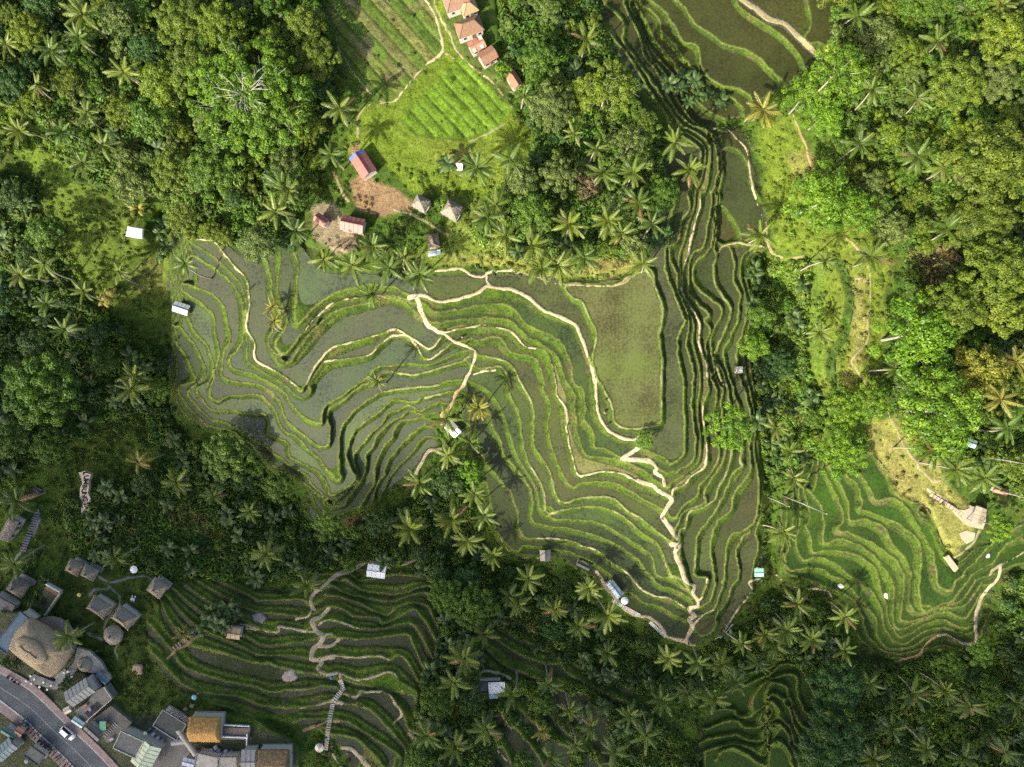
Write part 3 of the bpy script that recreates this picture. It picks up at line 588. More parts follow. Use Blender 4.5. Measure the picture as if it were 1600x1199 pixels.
ppoly([(-170,940),(60,960),(120,1020),(200,1120),(300,1110),(460,1160),(470,1400),(-170,1400)], (0.075,0.085,0.045), 6)
ppoly([(1200,400),(1285,400),(1290,560),(1275,620),(1255,540),(1200,480)], (0.10,0.155,0.02), 5)
dch = dist_lines([smooth_line(CHAN) - np.array([7.0, 0])], 14); paint(sstep((9 - dch) / 3), (0.045, 0.085, 0.014), .9)
# strips of the fields
sid = np.floor(sphase + .5).astype(int)
pal = np.array([(0.11,0.14,0.03),(0.085,0.14,0.022),(0.12,0.13,0.04),(0.08,0.125,0.02),(0.13,0.14,0.04),(0.07,0.12,0.02),(0.10,0.15,0.025)])
f1 = blur(poly_mask(FIELD1).astype(float), 2); f2 = blur(poly_mask(FIELD2).astype(float), 2)
C[:] = C * (1 - f1[..., None]) + pal[sid % 7] * f1[..., None]
paint(f1 * sstep((nB - .62) * 7), (0.13, 0.10, 0.05), .6); paint(f1 * sstep((vnoise(26, 44, 2) - .64) * 7), (0.17,0.165,0.075), .7)
C[:] = C * (1 - f2[..., None]) + np.array((0.105, 0.185, 0.016)) * (0.9 + 0.2 * (sid % 2))[..., None] * f2[..., None]
paint((f1 + f2) * furrow, (0.05, 0.075, 0.016), .6)
# terraces: banks green to straw, bund tops paler
bank = np.array((0.038, 0.068, 0.010)); lush = np.array((0.056, 0.100, 0.010)); straw = np.array((0.090, 0.094, 0.028)); earth_shade = np.array((0.056, 0.055, 0.024))
vA = sstep((vnoise(34, 51, 3) - .5) * 5 + .5)[..., None]; vB = sstep((vnoise(26, 52, 3) - .66) * 7)[..., None]; vD = sstep((vnoise(16, 53, 2) - .74) * 8)[..., None]
tc_ = (bank * (1 - vA) + lush * vA); tc_ = tc_ * (1 - vB) + straw * vB; tc_ = tc_ * (1 - vD) + earth_shade * vD
bank_lift = {1: 1.0, 2: 1.0, 3: 1.0, 4: 1.0, 5: 1.35, 6: 1.35, 7: 1.3}  # per-zone bank brightness; shaded zones are painted lighter to offset their shade
for zi, dv in bank_lift.items(): tc_[ZONE == zi] *= dv
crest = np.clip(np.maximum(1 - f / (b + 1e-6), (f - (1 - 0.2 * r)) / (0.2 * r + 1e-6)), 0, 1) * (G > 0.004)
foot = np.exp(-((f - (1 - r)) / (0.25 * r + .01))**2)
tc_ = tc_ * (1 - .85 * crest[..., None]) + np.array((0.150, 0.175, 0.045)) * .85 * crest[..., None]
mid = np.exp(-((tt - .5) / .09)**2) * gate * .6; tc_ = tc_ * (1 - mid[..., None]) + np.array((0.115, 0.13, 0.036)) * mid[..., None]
tc_ = tc_ * (1 - .75 * foot[..., None]) + earth_shade * .55 * .75 * foot[..., None]  # bank foot: bare earth, darkened by a shadow line painted into the colour
tc_ = np.where(((f > b) & (f < 1 - r))[..., None], np.array((0.06, 0.062, 0.04)), tc_)
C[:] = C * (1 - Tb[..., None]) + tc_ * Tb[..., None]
C *= (0.8 + 0.4 * nC)[..., None] * (0.85 + .3 * vnoise(5, 33))[..., None]

# ---- ground material
def mat_ground():
    m, N, Lk, B = new_mat('ground_cover')
    at = N.new('ShaderNodeAttribute'); at.attribute_name = 'Col'
    g = N.new('ShaderNodeNewGeometry')
    n1 = N.new('ShaderNodeTexNoise'); n1.inputs['Scale'].default_value = 1.6; n1.inputs['Detail'].default_value = 7; n1.inputs['Roughness'].default_value = 0.75
    Lk.new(g.outputs['Position'], n1.inputs['Vector'])
    mr = N.new('ShaderNodeMapRange'); mr.inputs[1].default_value = 0.3; mr.inputs[2].default_value = 0.7; mr.inputs[3].default_value = 0.5; mr.inputs[4].default_value = 1.5
    Lk.new(n1.outputs[0], mr.inputs[0])
    mx = N.new('ShaderNodeVectorMath'); mx.operation = 'SCALE'; Lk.new(at.outputs['Color'], mx.inputs[0]); Lk.new(mr.outputs[0], mx.inputs['Scale'])
    Lk.new(mx.outputs[0], B.inputs['Base Color']); B.inputs['Roughness'].default_value = 0.9; B.inputs['Specular IOR Level'].default_value = 0.15
    bp = N.new('ShaderNodeBump'); bp.inputs['Strength'].default_value = 0.8; bp.inputs['Distance'].default_value = 0.5
    Lk.new(n1.outputs[0], bp.inputs['Height']); Lk.new(bp.outputs[0], B.inputs['Normal'])
    return m
M['ground'] = mat_ground()

def grid_world(Z):
    kk = (CAM_H - Z) / CAM_H / PXM
    return np.stack([(GX - CX) * kk, (CY - GY) * kk, Z], -1)
W = grid_world(Zg)
idx = np.arange(NX * NY).reshape(NY, NX)
faces_all = np.stack([idx[1:, :-1], idx[1:, 1:], idx[:-1, 1:], idx[:-1, :-1]], -1)
# the land goes on beyond the mapped valley: rings of coarse ground out to the horizon
edge = np.concatenate([idx[0, :-1], idx[:-1, -1], idx[-1, :0:-1], idx[:0:-1, 0]]); Wf = W.reshape(-1, 3); ev = Wf[edge]; nE = len(edge)
ringv = []; ringf = []; base_i = NX * NY; prev_r = edge
for q, mul in enumerate((1.25, 1.7, 3.0, 7.0, 22.0)):
    rv = ev.copy(); rv[:, :2] *= mul; rv[:, 2] = ev[:, 2] * (1 - (q + 1) / 5) + 4.0 * (q + 1) / 5 + 5 * np.sin(rv[:, 0] / 90 + q) * np.cos(rv[:, 1] / 70)
    cur_r = base_i + q * nE + np.arange(nE); ringv.append(rv); nx_ = np.roll(np.arange(nE), -1)
    ringf.append(np.stack([prev_r, prev_r[nx_], cur_r[nx_], cur_r], -1)); prev_r = cur_r
ringf = np.vstack(ringf); C_all = np.vstack([C.reshape(-1, 3)] + [np.tile(np.array((0.05, 0.088, 0.013)), (nE, 1))] * 5)
me = np_mesh('ground', np.vstack([Wf] + ringv), np.vstack([faces_all.reshape(-1, 4), ringf]), M['ground'], True)
ca = me.color_attributes.new('Col', 'FLOAT_COLOR', 'POINT')
ca.data.foreach_set('color', np.concatenate([C_all, np.ones((len(C_all), 1))], 1).astype(np.float32).ravel())
ground = link(bpy.data.objects.new('ground', me)); tag(ground, kind='structure')

def sub_mesh(name, facemask, Z, mat, smooth=False):
    fc = faces_all[facemask]; used, inv = np.unique(fc.ravel(), return_inverse=True)
    kk = (CAM_H - Z.ravel()[used]) / CAM_H / PXM
    v = np.stack([(GX.ravel()[used] - CX) * kk, (CY - GY.ravel()[used]) * kk, Z.ravel()[used]], -1)
    return np_mesh(name, v, inv.reshape(-1, 4), mat, smooth)

# ---- paddies: a level sheet per bed, held in by its bund
def mat_paddy(name, water, rice, scale, lo, hi, rough, spec=.2):
    m, N, Lk, B = new_mat(name)
    g = N.new('ShaderNodeNewGeometry'); oi = N.new('ShaderNodeObjectInfo')
    vo = N.new('ShaderNodeTexNoise'); vo.inputs['Scale'].default_value = scale; vo.inputs['Detail'].default_value = 4; vo.inputs['Roughness'].default_value = .8
    Lk.new(g.outputs['Position'], vo.inputs['Vector'])
    nb = N.new('ShaderNodeTexNoise'); nb.inputs['Scale'].default_value = 0.11; nb.inputs['Detail'].default_value = 4
    Lk.new(g.outputs['Position'], nb.inputs['Vector'])
    ad = N.new('ShaderNodeMath'); ad.operation = 'MULTIPLY_ADD'; ad.inputs[1].default_value = 0.6; Lk.new(nb.outputs[0], ad.inputs[0]); Lk.new(vo.outputs[0], ad.inputs[2])
    mr = N.new('ShaderNodeMapRange'); mr.inputs[1].default_value = lo; mr.inputs[2].default_value = hi; Lk.new(ad.outputs[0], mr.inputs[0])
    mx = N.new('ShaderNodeMix'); mx.data_type = 'RGBA'; Lk.new(mr.outputs[0], mx.inputs[0]); mx.inputs[6].default_value = (*water, 1)
    mu = N.new('ShaderNodeMix'); mu.data_type = 'RGBA'; mu.blend_type = 'MULTIPLY'; mu.inputs[0].default_value = 1; mu.inputs[6].default_value = (*rice, 1); Lk.new(oi.outputs['Color'], mu.inputs[7])
    n3 = N.new('ShaderNodeTexNoise'); n3.inputs['Scale'].default_value = 0.07; n3.inputs['Detail'].default_value = 5; n3.inputs['Distortion'].default_value = .6; Lk.new(g.outputs['Position'], n3.inputs['Vector'])
    r3 = N.new('ShaderNodeMapRange'); r3.inputs[1].default_value = .42; r3.inputs[2].default_value = .66; Lk.new(n3.outputs[0], r3.inputs[0])
    hv = N.new('ShaderNodeMix'); hv.data_type = 'RGBA'; Lk.new(r3.outputs[0], hv.inputs[0]); Lk.new(mu.outputs[2], hv.inputs[6])
    hm = N.new('ShaderNodeMix'); hm.data_type = 'RGBA'; hm.blend_type = 'MULTIPLY'; hm.inputs[0].default_value = 1; Lk.new(mu.outputs[2], hm.inputs[6]); hm.inputs[7].default_value = (0.92, 1.12, 0.75, 1); Lk.new(hm.outputs[2], hv.inputs[7])
    # planting rows: faint lines of seedlings
    wv = N.new('ShaderNodeTexWave'); wv.inputs['Scale'].default_value = .95; wv.inputs['Distortion'].default_value = 3.5; wv.inputs['Detail'].default_value = 3; wv.inputs['Detail Scale'].default_value = .4; Lk.new(g.outputs['Position'], wv.inputs['Vector'])
    wm = N.new('ShaderNodeMapRange'); wm.inputs[3].default_value = .70; wm.inputs[4].default_value = 1.22; Lk.new(wv.outputs[1], wm.inputs[0]); ws = N.new('ShaderNodeVectorMath'); ws.operation = 'SCALE'; Lk.new(hv.outputs[2], ws.inputs[0]); Lk.new(wm.outputs[0], ws.inputs['Scale'])
    Lk.new(ws.outputs[0], mx.inputs[7]); Lk.new(mx.outputs[2], B.inputs['Base Color'])
    rr = N.new('ShaderNodeMapRange'); rr.inputs[3].default_value = rough; rr.inputs[4].default_value = 0.85; Lk.new(mr.outputs[0], rr.inputs[0]); Lk.new(rr.outputs[0], B.inputs['Roughness'])
    B.inputs['Specular IOR Level'].default_value = spec
    bp = N.new('ShaderNodeBump'); bp.inputs['Strength'].default_value = 0.25; bp.inputs['Distance'].default_value = 0.1
    Lk.new(mr.outputs[0], bp.inputs['Height']); Lk.new(bp.outputs[0], B.inputs['Normal'])
    return m
M['wet'] = mat_paddy('flooded_rice', (0.012, 0.019, 0.007), (0.044, 0.063, 0.017), 1.5, 0.60, 0.92, 0.28, .3)
M['mud'] = mat_paddy('sparse_rice_on_mud', (0.025, 0.029, 0.011), (0.062, 0.070, 0.025), 1.6, 0.60, 0.92, 0.4, .25)
M['flood_sheen'] = mat_paddy('shallow_water_sheen', (0.026, 0.034, 0.023), (0.062, 0.075, 0.035), 1.4, 0.56, 0.92, 0.26, .4)  # paler grey-green puts the sheen on the water into the colour
M['olive'] = mat_paddy('young_rice', (0.042, 0.040, 0.014), (0.132, 0.124, 0.048), 1.7, 0.62, 0.90, 0.55)
M['green'] = mat_paddy('tall_rice', (0.010, 0.024, 0.003), (0.034, 0.072, 0.007), 1.7, 0.6, 0.95, 0.6)

M['pond'] = mat_paddy('deep_rice', (0.018, 0.020, 0.006), (0.050, 0.054, 0.014), 1.6, 0.56, 0.95, 0.4)
barrier = (pwide > 0.6)
lab = np.where((T > 0.5) & ~barrier & (Tb > 0.75), k.astype(int) + ZONE * 100, 0)
par = [0]
def find(a):
    while par[a] != a: par[a] = par[par[a]]; a = par[a]
    return a
comp = np.zeros((NY, NX), int); prev_runs = []
for j in range(NY):
    row = lab[j]; br = np.flatnonzero(np.diff(row)) + 1; st = np.concatenate([[0], br]); en = np.concatenate([br, [NX]]); runs = []
    for a, e in zip(st, en):
        if row[a] == 0: continue
        par.append(len(par)); me_ = len(par) - 1; runs.append((a, e, row[a], me_)); comp[j, a:e] = me_
    pi = 0
    for a, e, val, i_ in runs:
        while pi < len(prev_runs) and prev_runs[pi][1] <= a: pi += 1
        q = pi
        while q < len(prev_runs) and prev_runs[q][0] < e:
            if prev_runs[q][2] == val: par[find(i_)] = find(prev_runs[q][3])
            q += 1
    prev_runs = runs
root = np.array([find(i) for i in range(len(par))]); comp = root[comp]
bedm = (f > b * .6) & (f < 1 - r * .7)
c00, c10, c01, c11 = comp[:-1, :-1], comp[1:, :-1], comp[:-1, 1:], comp[1:, 1:]
same = (c00 > 0) & (c00 == c10) & (c00 == c01) & (c00 == c11)
fb = bedm[:-1, :-1] | bedm[1:, :-1] | bedm[:-1, 1:] | bedm[1:, 1:]
same &= fb
fcomp = np.where(same, c00, 0)
ids, cn = np.unique(fcomp, return_counts=True); order = np.argsort(-cn); PADDY_COUNT = 0
terr_root = empty('rice_terraces', (0, 0, 0)); tag(terr_root, kind='structure')
fx_ = GX[:-1, :-1]; fy_ = GY[:-1, :-1]; small = np.zeros_like(same)
flat_f = fcomp.ravel(); srt = np.argsort(flat_f, kind='stable'); sorted_f = flat_f[srt]
lo_ = np.searchsorted(sorted_f, ids, 'left'); hi_ = np.searchsorted(sorted_f, ids, 'right')
def paddy_style(zone, x, y):
    if zone == 4: return 'green'
    if zone == 7: return 'green'
    if zone == 1: return 'flood_sheen'
    if zone == 3: return 'pond' if x > 1060 else 'wet'
    if zone == 2 and poly_mask(P_BUND, np.array([x]), np.array([y]))[0]: return 'olive'
    if zone == 2 and y < 400 and x > 1110: return 'pond'
    if zone == 2 and (y < 480 or x > 1020 or random.Random(int(x * 3 + y)).random() < .3): return 'mud'
    return 'wet'
in_view = (fx_ > -10) & (fx_ < 1610) & (fy_ > -10) & (fy_ < 1210)
for o_ in order:
    cid = ids[o_]
    if cid == 0: continue
    sel = srt[lo_[o_]:hi_[o_]]
    if cn[o_] < 24: continue
    fm_ = np.zeros(same.size, bool); fm_[sel] = True; fm_ = fm_.reshape(same.shape)
    if PADDY_COUNT >= 280 or not (in_view & fm_).any():
        small |= fm_; continue
    kz = k[:-1, :-1].ravel()[sel[0]]; zone = ZONE[:-1, :-1].ravel()[sel[0]]
    Zp = np.full((NY, NX), (kz - ZB) * STEP + 0.10)
    mx_, my_ = np.median(fx_.ravel()[sel]), np.median(fy_.ravel()[sel])
    stl = paddy_style(zone, mx_, my_)
    o = link(bpy.data.objects.new('rice_paddy', sub_mesh('rice_paddy', fm_, Zp, M[stl])), terr_root)
    rr_ = random.Random(int(cid)); v_ = rr_.uniform(0.75, 1.25) * {1: 1.15, 2: .95, 5: .62, 6: .62, 7: .9}.get(int(zone), 1.0); o.color = (v_ * rr_.uniform(.92, 1.1), v_ * rr_.uniform(.95, 1.08), v_ * rr_.uniform(.8, 1.15), 1)
    PADDY_COUNT += 1
if small.any():
    Zp = (k - ZB) * STEP + 0.10
    o = link(bpy.data.objects.new('rice_paddy', sub_mesh('rice_paddy', small, Zp, M['wet'])), terr_root); tag(o, kind='stuff')

# ---- footpaths: thin worn crust standing just proud of the ground
PCOL = {'pale': (0.39, 0.335, 0.22), 'dry': (0.27, 0.235, 0.13), 'soil': (0.30, 0.21, 0.12), 'bund': (0.21, 0.215, 0.10), 'wood': (0.28, 0.26, 0.20), 'stone': (0.20, 0.20, 0.18), 'channel': (0.022, 0.028, 0.018)}
PM = {c: mat_path('path_' + c, v) for c, v in PCOL.items()}
edge_n = (vnoise(6, 77, 2) - .5) * 2.4 + (vnoise(30, 78, 2) - .5) * 2.6
for w, col, ln, nm in PATHS:
    d = dist_lines([ln], w + 6) + edge_n
    wgt = (w * .42 + 0.25 - d)
    near = wgt > -3.4
    fm_ = near[:-1, :-1] & near[1:, :-1] & near[:-1, 1:] & near[1:, 1:]
    if not fm_.any(): continue
    Zp = Zg + np.clip(wgt * 0.075, -0.3, 0.07)
    o = link(bpy.data.objects.new('irrigation_channel' if col == 'channel' else nm, sub_mesh(nm, fm_, Zp, PM[col], True))); tag(o, kind='structure')
print('terrain done', PADDY_COUNT)
# ================================================================ VEGETATION
def face_rnd(me, vals):
    a = me.attributes.new('rnd', 'FLOAT', 'FACE'); a.data.foreach_set('value', np.asarray(vals, dtype=np.float32))

def leaf_quads(pts, nrm, size, rs, aspect=0.55):
    """one rhombic leaf per point, facing nrm"""
    n = len(pts); r = rs.normal(size=(n, 3))
    t = np.cross(nrm, r); t /= np.linalg.norm(t, axis=1, keepdims=True) + 1e-9
    u = np.cross(nrm, t); sz = (size * rs.uniform(0.6, 1.4, n))[:, None]
    a = pts - t * sz * .5; c = pts + t * sz * .5; bb = pts + u * sz * aspect * .5 + nrm * sz * .08; d = pts - u * sz * aspect * .5 + nrm * sz * .08
    v = np.stack([a, bb, c, d], 1).reshape(-1, 3)
    return v, np.arange(4 * n).reshape(n, 4)

def crown_mesh(name, R, H, nl, nleaf, leaf, seed, flat=0.55, spread=0.78, mat='leaf', lobe=(0.24, 0.42), upb=0.55):
    rs = np.random.RandomState(seed); lobes = []
    for i in range(nl):
        a = i * 2.39996 + rs.uniform(-.4, .4); q = math.sqrt((i + .5) / nl) * spread
        rad = R * rs.uniform(*lobe) * (1.0 - 0.25 * q)
        x, y = q * R * math.cos(a) * rs.uniform(.85, 1.1), q * R * math.sin(a) * rs.uniform(.85, 1.1)
        z = H * (1 - (q ** 2) * 0.62) - rad * .7 + rs.uniform(-.16, .12) * H
        lobes.append((x, y, z, rad, rs.rand()))
    lobes = np.array(lobes)
    w = lobes[:, 3] ** 2; li = rs.choice(nl, int(nleaf * 1.5), p=w / w.sum())
    d = rs.normal(size=(len(li), 3)); d[:, 2] = d[:, 2] * .9 + .35; d /= np.linalg.norm(d, axis=1, keepdims=True)
    rr = lobes[li, 3] * rs.uniform(0.72, 1.06, len(li))
    p = lobes[li, :3] + d * rr[:, None] * np.array([1, 1, flat + .2])
    keep = np.ones(len(p), bool)
    for L in lobes:
        keep &= ((((p - L[:3]) / np.array([1, 1, flat + .2])) ** 2).sum(1) > (L[3] * .66) ** 2)
    p = p[keep][:nleaf]; d = d[keep][:nleaf]; li = li[keep][:nleaf]
    nr = d + np.array([0, 0, upb]) + rs.normal(size=p.shape) * .5; nr /= np.linalg.norm(nr, axis=1, keepdims=True)
    v, fc = leaf_quads(p, nr, leaf, rs)
    me = np_mesh(name, v, fc, M[mat])
    face_rnd(me, np.clip(0.5 + (lobes[li, 4] - .5) * .55 + rs.normal(0, .17, len(p)), 0, 1))
    return me, lobes

def trunk_mesh(name, lobes, H0, r0, seed, mat, nlimb=8, twig=0):
    """trunk from the ground to the crown base with limbs reaching into the lobes; z is measured so the crown base is at H0"""
    rs = random.Random(seed); mb = MB(); dx, dy = rs.uniform(-.4, .4), rs.uniform(-.4, .4)
    mb.tube([(0, 0, -.6), (dx * .3, dy * .3, H0 * .5), (dx, dy, H0)], [r0 * 1.35, r0, r0 * .8], 8)
    for i in range(min(nlimb, len(lobes))):
        L = lobes[i * len(lobes) // nlimb]; e = Vector((L[0], L[1], H0 + L[2] + L[3] * .3)); s = Vector((dx * .9, dy * .9, H0 * rs.uniform(.8, .98)))
        mid = s.lerp(e, .5) + Vector((rs.uniform(-.4, .4), rs.uniform(-.4, .4), rs.uniform(-.2, .5)))
        mb.tube([s, mid, e], [r0 * .5, r0 * .28, r0 * .08], 6)
        for t in range(twig):
            e2 = e + Vector((rs.uniform(-2, 2), rs.uniform(-2, 2), rs.uniform(.2, 1.6))); mb.tube([mid.lerp(e, rs.uniform(.3, .9)), e2], [r0 * .16, r0 * .05], 4)
    return mb.mesh(name, mat)

TREES = {}
def proto(key, R, H, nl, nleaf, leaf, n, bark='bark', H0=None, twig=0, nlimb=8, **kw):
    TREES[key] = []
    for i in range(n):
        cm, lb = crown_mesh('crown', R, H, nl, nleaf, leaf, sum(map(ord, key)) * 7 + i * 17, **kw)
        h0 = H0 or R * .9; TREES[key].append((cm, trunk_mesh('trunk', lb, h0, max(.14, R * .03), i, M[bark], nlimb, twig), R, H, h0))
proto('small', 2.3, 2.6, 9, 800, 0.42, 3, H0=2.0, nlimb=5)
proto('mid', 4.2, 4.2, 34, 4200, 0.38, 4, H0=5.0, lobe=(.15, .30), spread=.86)
proto('round', 4.2, 4.4, 40, 4600, 0.34, 3, H0=5.0, lobe=(.13, .24), spread=.86)
proto('feather', 5.5, 3.2, 46, 5200, 0.36, 3, H0=7.5, lobe=(.13, .22), spread=.9, bark='palebark', nlimb=5)
proto('large', 7.5, 6.0, 84, 13000, 0.40, 3, H0=8.0, lobe=(.10, .20), spread=.88, twig=1)
proto('airy', 7.5, 4.5, 60, 6000, 0.44, 2, H0=11, lobe=(.1, .2), spread=.92, bark='palebark', twig=2, nlimb=10)
proto('huge', 15.5, 7.0, 240, 34000, 0.48, 1, H0=12, lobe=(.06, .11), spread=.9, bark='palebark', twig=2, nlimb=34)

# ---- coconut palm
def frond_mesh(seed, Lf_, droop, rise):
    rs = np.random.RandomState(seed); n = 27; V = []; F = []; R_ = []
    def pt(t): return np.array([Lf_ * (t * (1 - .12 * droop * t * t)), 0.0, Lf_ * (rise * t - droop * t * t * .85)])
    prev = None
    for i in range(9):      # midrib: shallow ridge strip
        t = i / 8; c = pt(t); w = 0.085 * (1 - .8 * t) + .01
        V += [c + (0, w, 0), c + (0, 0, w * 1.1), c + (0, -w, 0)]
        if i:
            a = len(V) - 6; F += [(a, a+1, a+4, a+3), (a+1, a+2, a+5, a+4)]; R_ += [.95, .95]
    for i in range(n):
        t = 0.10 + 0.9 * i / (n - 1); c = pt(t); tan = pt(min(1, t + .02)) - pt(t - .02); tan /= np.linalg.norm(tan)
        ll = (0.90 * math.sin(math.pi * min(1, (t * .86 + .14))) ** .55 + .12) * Lf_ / 4.8 * rs.uniform(.85, 1.1)
        for s in (-1, 1):
            ang = math.radians(62 - 34 * t + rs.uniform(-7, 7)); dr = -0.42 - .4 * rs.rand()
            d = tan * math.cos(ang) + np.array([0, s, 0]) * math.sin(ang) + np.array([0, 0, dr * .55])
            e = c + d * ll; m_ = c + d * ll * .5 + np.array([0, 0, .06]); wv = tan * (.082 if t < .93 else .06) * rs.uniform(.8, 1.25)
            a = len(V); V += [c - wv * .6, c + wv * .6, m_ + wv, m_ - wv, e]
            F += [(a, a+1, a+2, a+3), (a+3, a+2, a+4, a+4)]; q = np.clip(.5 + rs.normal(0, .16), 0, 1); R_ += [q, q]
    V = np.array(V); quads = [f_ for f_ in F if f_[2] != f_[3]]
    me = bpy.data.meshes.new('frond'); me.from_pydata([tuple(v) for v in V], [], [f_ if f_[2] != f_[3] else f_[:3] for f_ in F]); me.update(); me.materials.append(M['frond']); face_rnd(me, R_)
    return me
FROND = [frond_mesh(1, 4.2, .22, .55), frond_mesh(2, 4.9, .38, .38), frond_mesh(3, 4.7, .55, .18), frond_mesh(4, 5.1, .45, .30)]
def palm_proto(i, h, nf, bend):
    rs = random.Random(40 + i); tr = MB(); pts = []; rad = []
    for j in range(9):
        t = j / 8; pts.append((bend * t * t * 1.0, bend * .3 * math.sin(t * 3), h * t - .5 * (1 - t))); rad.append(.21 - .07 * t + (.10 if j == 0 else 0))
    tr.tube(pts, rad, 8); tm = tr.mesh('trunk', M['palmbark'], True); top = pts[-1]; fr = []
    for j in range(nf):
        a = j * 2.39996 + rs.uniform(-.25, .25); lay = j / (nf - 1)
        mesh = FROND[0] if lay < .3 else (FROND[1] if lay < .6 else (FROND[3] if lay < .8 else FROND[2]))
        fr.append((mesh, (top[0], top[1], h - .15 - .25 * lay), (rs.uniform(-.25, .25), -.42 + .62 * lay + rs.uniform(-.1, .1), a), rs.uniform(.74, 1.1)))
    bud = MB().lathe([(.05, -.5), (.26, -.25), (.24, .1), (.07, .7)], 8, (top[0], top[1], h)).mesh('crown_shaft', M['frond'])
    nuts = MB()
    for j in range(6):
        a = j * 1.05; nuts.lathe([(.02, -.16), (.12, -.06), (.13, .05), (.03, .15)], 6, (top[0] + .33 * math.cos(a), top[1] + .33 * math.sin(a), h - .42 - .08 * (j % 2)))
    return tm, fr, bud, nuts.mesh('coconuts', M['wood']), h, top
PALMP = [palm_proto(0, 11, 22, .8), palm_proto(1, 12.5, 26, 1.6), palm_proto(2, 10, 19, -1.4), palm_proto(3, 13.5, 24, .4), palm_proto(4, 12, 17, 2.2), palm_proto(5, 11, 23, -.4)]
POOL = []      # every plant: dict(name, species, px, py, zone...)

def add_palm(px, py, r=27, tone=None, tall=None, zone=None, yellow=False, seed=None):
    rs = random.Random(seed if seed is not None else int(px * 7 + py * 13)); i = rs.randrange(6); tm, fr, bud, nuts, h, top = PALMP[i]
    s = r / 29.0 * rs.uniform(.95, 1.05); hz = (tall or rs.uniform(8.5, 12.5)) / h; x, y, z = base_for(px, py, h * hz)
    root = empty('coconut_palm', (x, y, z), rs.uniform(0, 6.28)); sc = s
    dx, dy = top[0], top[1]; ca, sa = math.cos(root.rotation_euler.z), math.sin(root.rotation_euler.z)
    root.location.x -= (dx * ca - dy * sa); root.location.y -= (dx * sa + dy * ca)
    t = link(bpy.data.objects.new('trunk', tm), root); t.scale = (1, 1, hz)
    if yellow: base = (0.20, 0.20, 0.030)
    else:
        q = rs.random(); base = (0.070 + .075 * q, 0.128 + .065 * q, 0.016 + .010 * q)
    if tone: base = tuple(c * tone for c in base)
    thin = rs.uniform(.02, .3); dp = rs.uniform(-.14, .16); gap = rs.uniform(0, 6.28)
    for mesh, loc, rot, fs in fr:
        if rs.random() < thin or (math.cos(rot[2] - gap) > .93 and rs.random() < .7): continue
        o = link(bpy.data.objects.new('frond', mesh), root); o.location = (loc[0], loc[1], loc[2] - h + h * hz); o.rotation_euler = (rot[0], rot[1] + dp, rot[2] + rs.uniform(-.2, .2)); o.scale = (fs * sc,) * 3
        v = rs.uniform(.78, 1.2); old = rs.random() < .03
        o.color = ((0.19 * v, 0.13 * v, 0.05 * v, 1) if old else (base[0] * v, base[1] * v, base[2] * v, 1))
    for nm, me_ in (('crown_shaft', bud), ('coconuts', nuts)):
        o = link(bpy.data.objects.new(nm, me_), root); o.location.z = h * hz - h; o.color = (.14, .16, .04, 1) if nm == 'crown_shaft' else (.12, .11, .03, 1)
    POOL.append(dict(o=root, px=px, py=py, sp='palm', zone=zone, adj='yellowing' if yellow else ''))
    return root

def add_tree(px, py, r, tone, key=None, zone=None, tall=None, seed=None):
    rs = random.Random(seed if seed is not None else int(px * 11 + py * 5))
    if key is None: key = 'small' if r < 17 else ('mid' if r < 34 else 'large')
    cm, tm, R, H, h0 = TREES[key][rs.randrange(len(TREES[key]))]; s = (r / PXM) / R * .96; hh = tall / h0 if tall else s * rs.uniform(.85, 1.1)
    x, y, z = base_for(px, py, h0 * hh + H * s * .6)
    root = empty('broadleaf_tree' if key != 'small' else 'small_tree', (x, y, z - .1), rs.uniform(0, 6.28))
    t = link(bpy.data.objects.new('trunk', tm), root); t.scale = (s, s, (h0 * hh) / h0)
    c = link(bpy.data.objects.new('crown', cm), root); c.location.z = h0 * hh; c.scale = (s, s, s * rs.uniform(.85, 1.1)); v = rs.uniform(.9, 1.12)
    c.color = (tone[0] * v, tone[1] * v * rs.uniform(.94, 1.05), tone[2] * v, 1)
    POOL.append(dict(o=root, px=px, py=py, sp='tree', zone=zone, r=r, tone=tone))
    return root

# ---- banana plant
def banana_leaf(seed):
    rs = random.Random(seed); V = []; F = []; n = 8; Ln = 2.3
    for i in range(n + 1):
        t = i / n; w = .42 * math.sin(math.pi * min(1, t * .9 + .08)) ** .6 * (1 if t < .97 else .25); x = Ln * t * (1 - .12 * t); z = Ln * (.45 * t - .62 * t * t); j = rs.uniform(-.05, .05)
        V += [(x + j, w, z - w * .28), (x, 0, z + .02), (x - j, -w, z - w * .28)]
        if i: a = len(V) - 6; F += [(a, a+1, a+4, a+3), (a+1, a+2, a+5, a+4)]
    me = bpy.data.meshes.new('leaf'); me.from_pydata(V, [], F); me.update(); me.materials.append(M['banana']); face_rnd(me, [rs.random() for _ in F]); return me
BLEAF = [banana_leaf(i) for i in range(3)]
BSTEM = MB().tube([(0, 0, -.3), (.05, 0, 1.3), (.1, .05, 2.5)], [.17, .14, .08], 7).mesh('pseudostem', M['bark'])
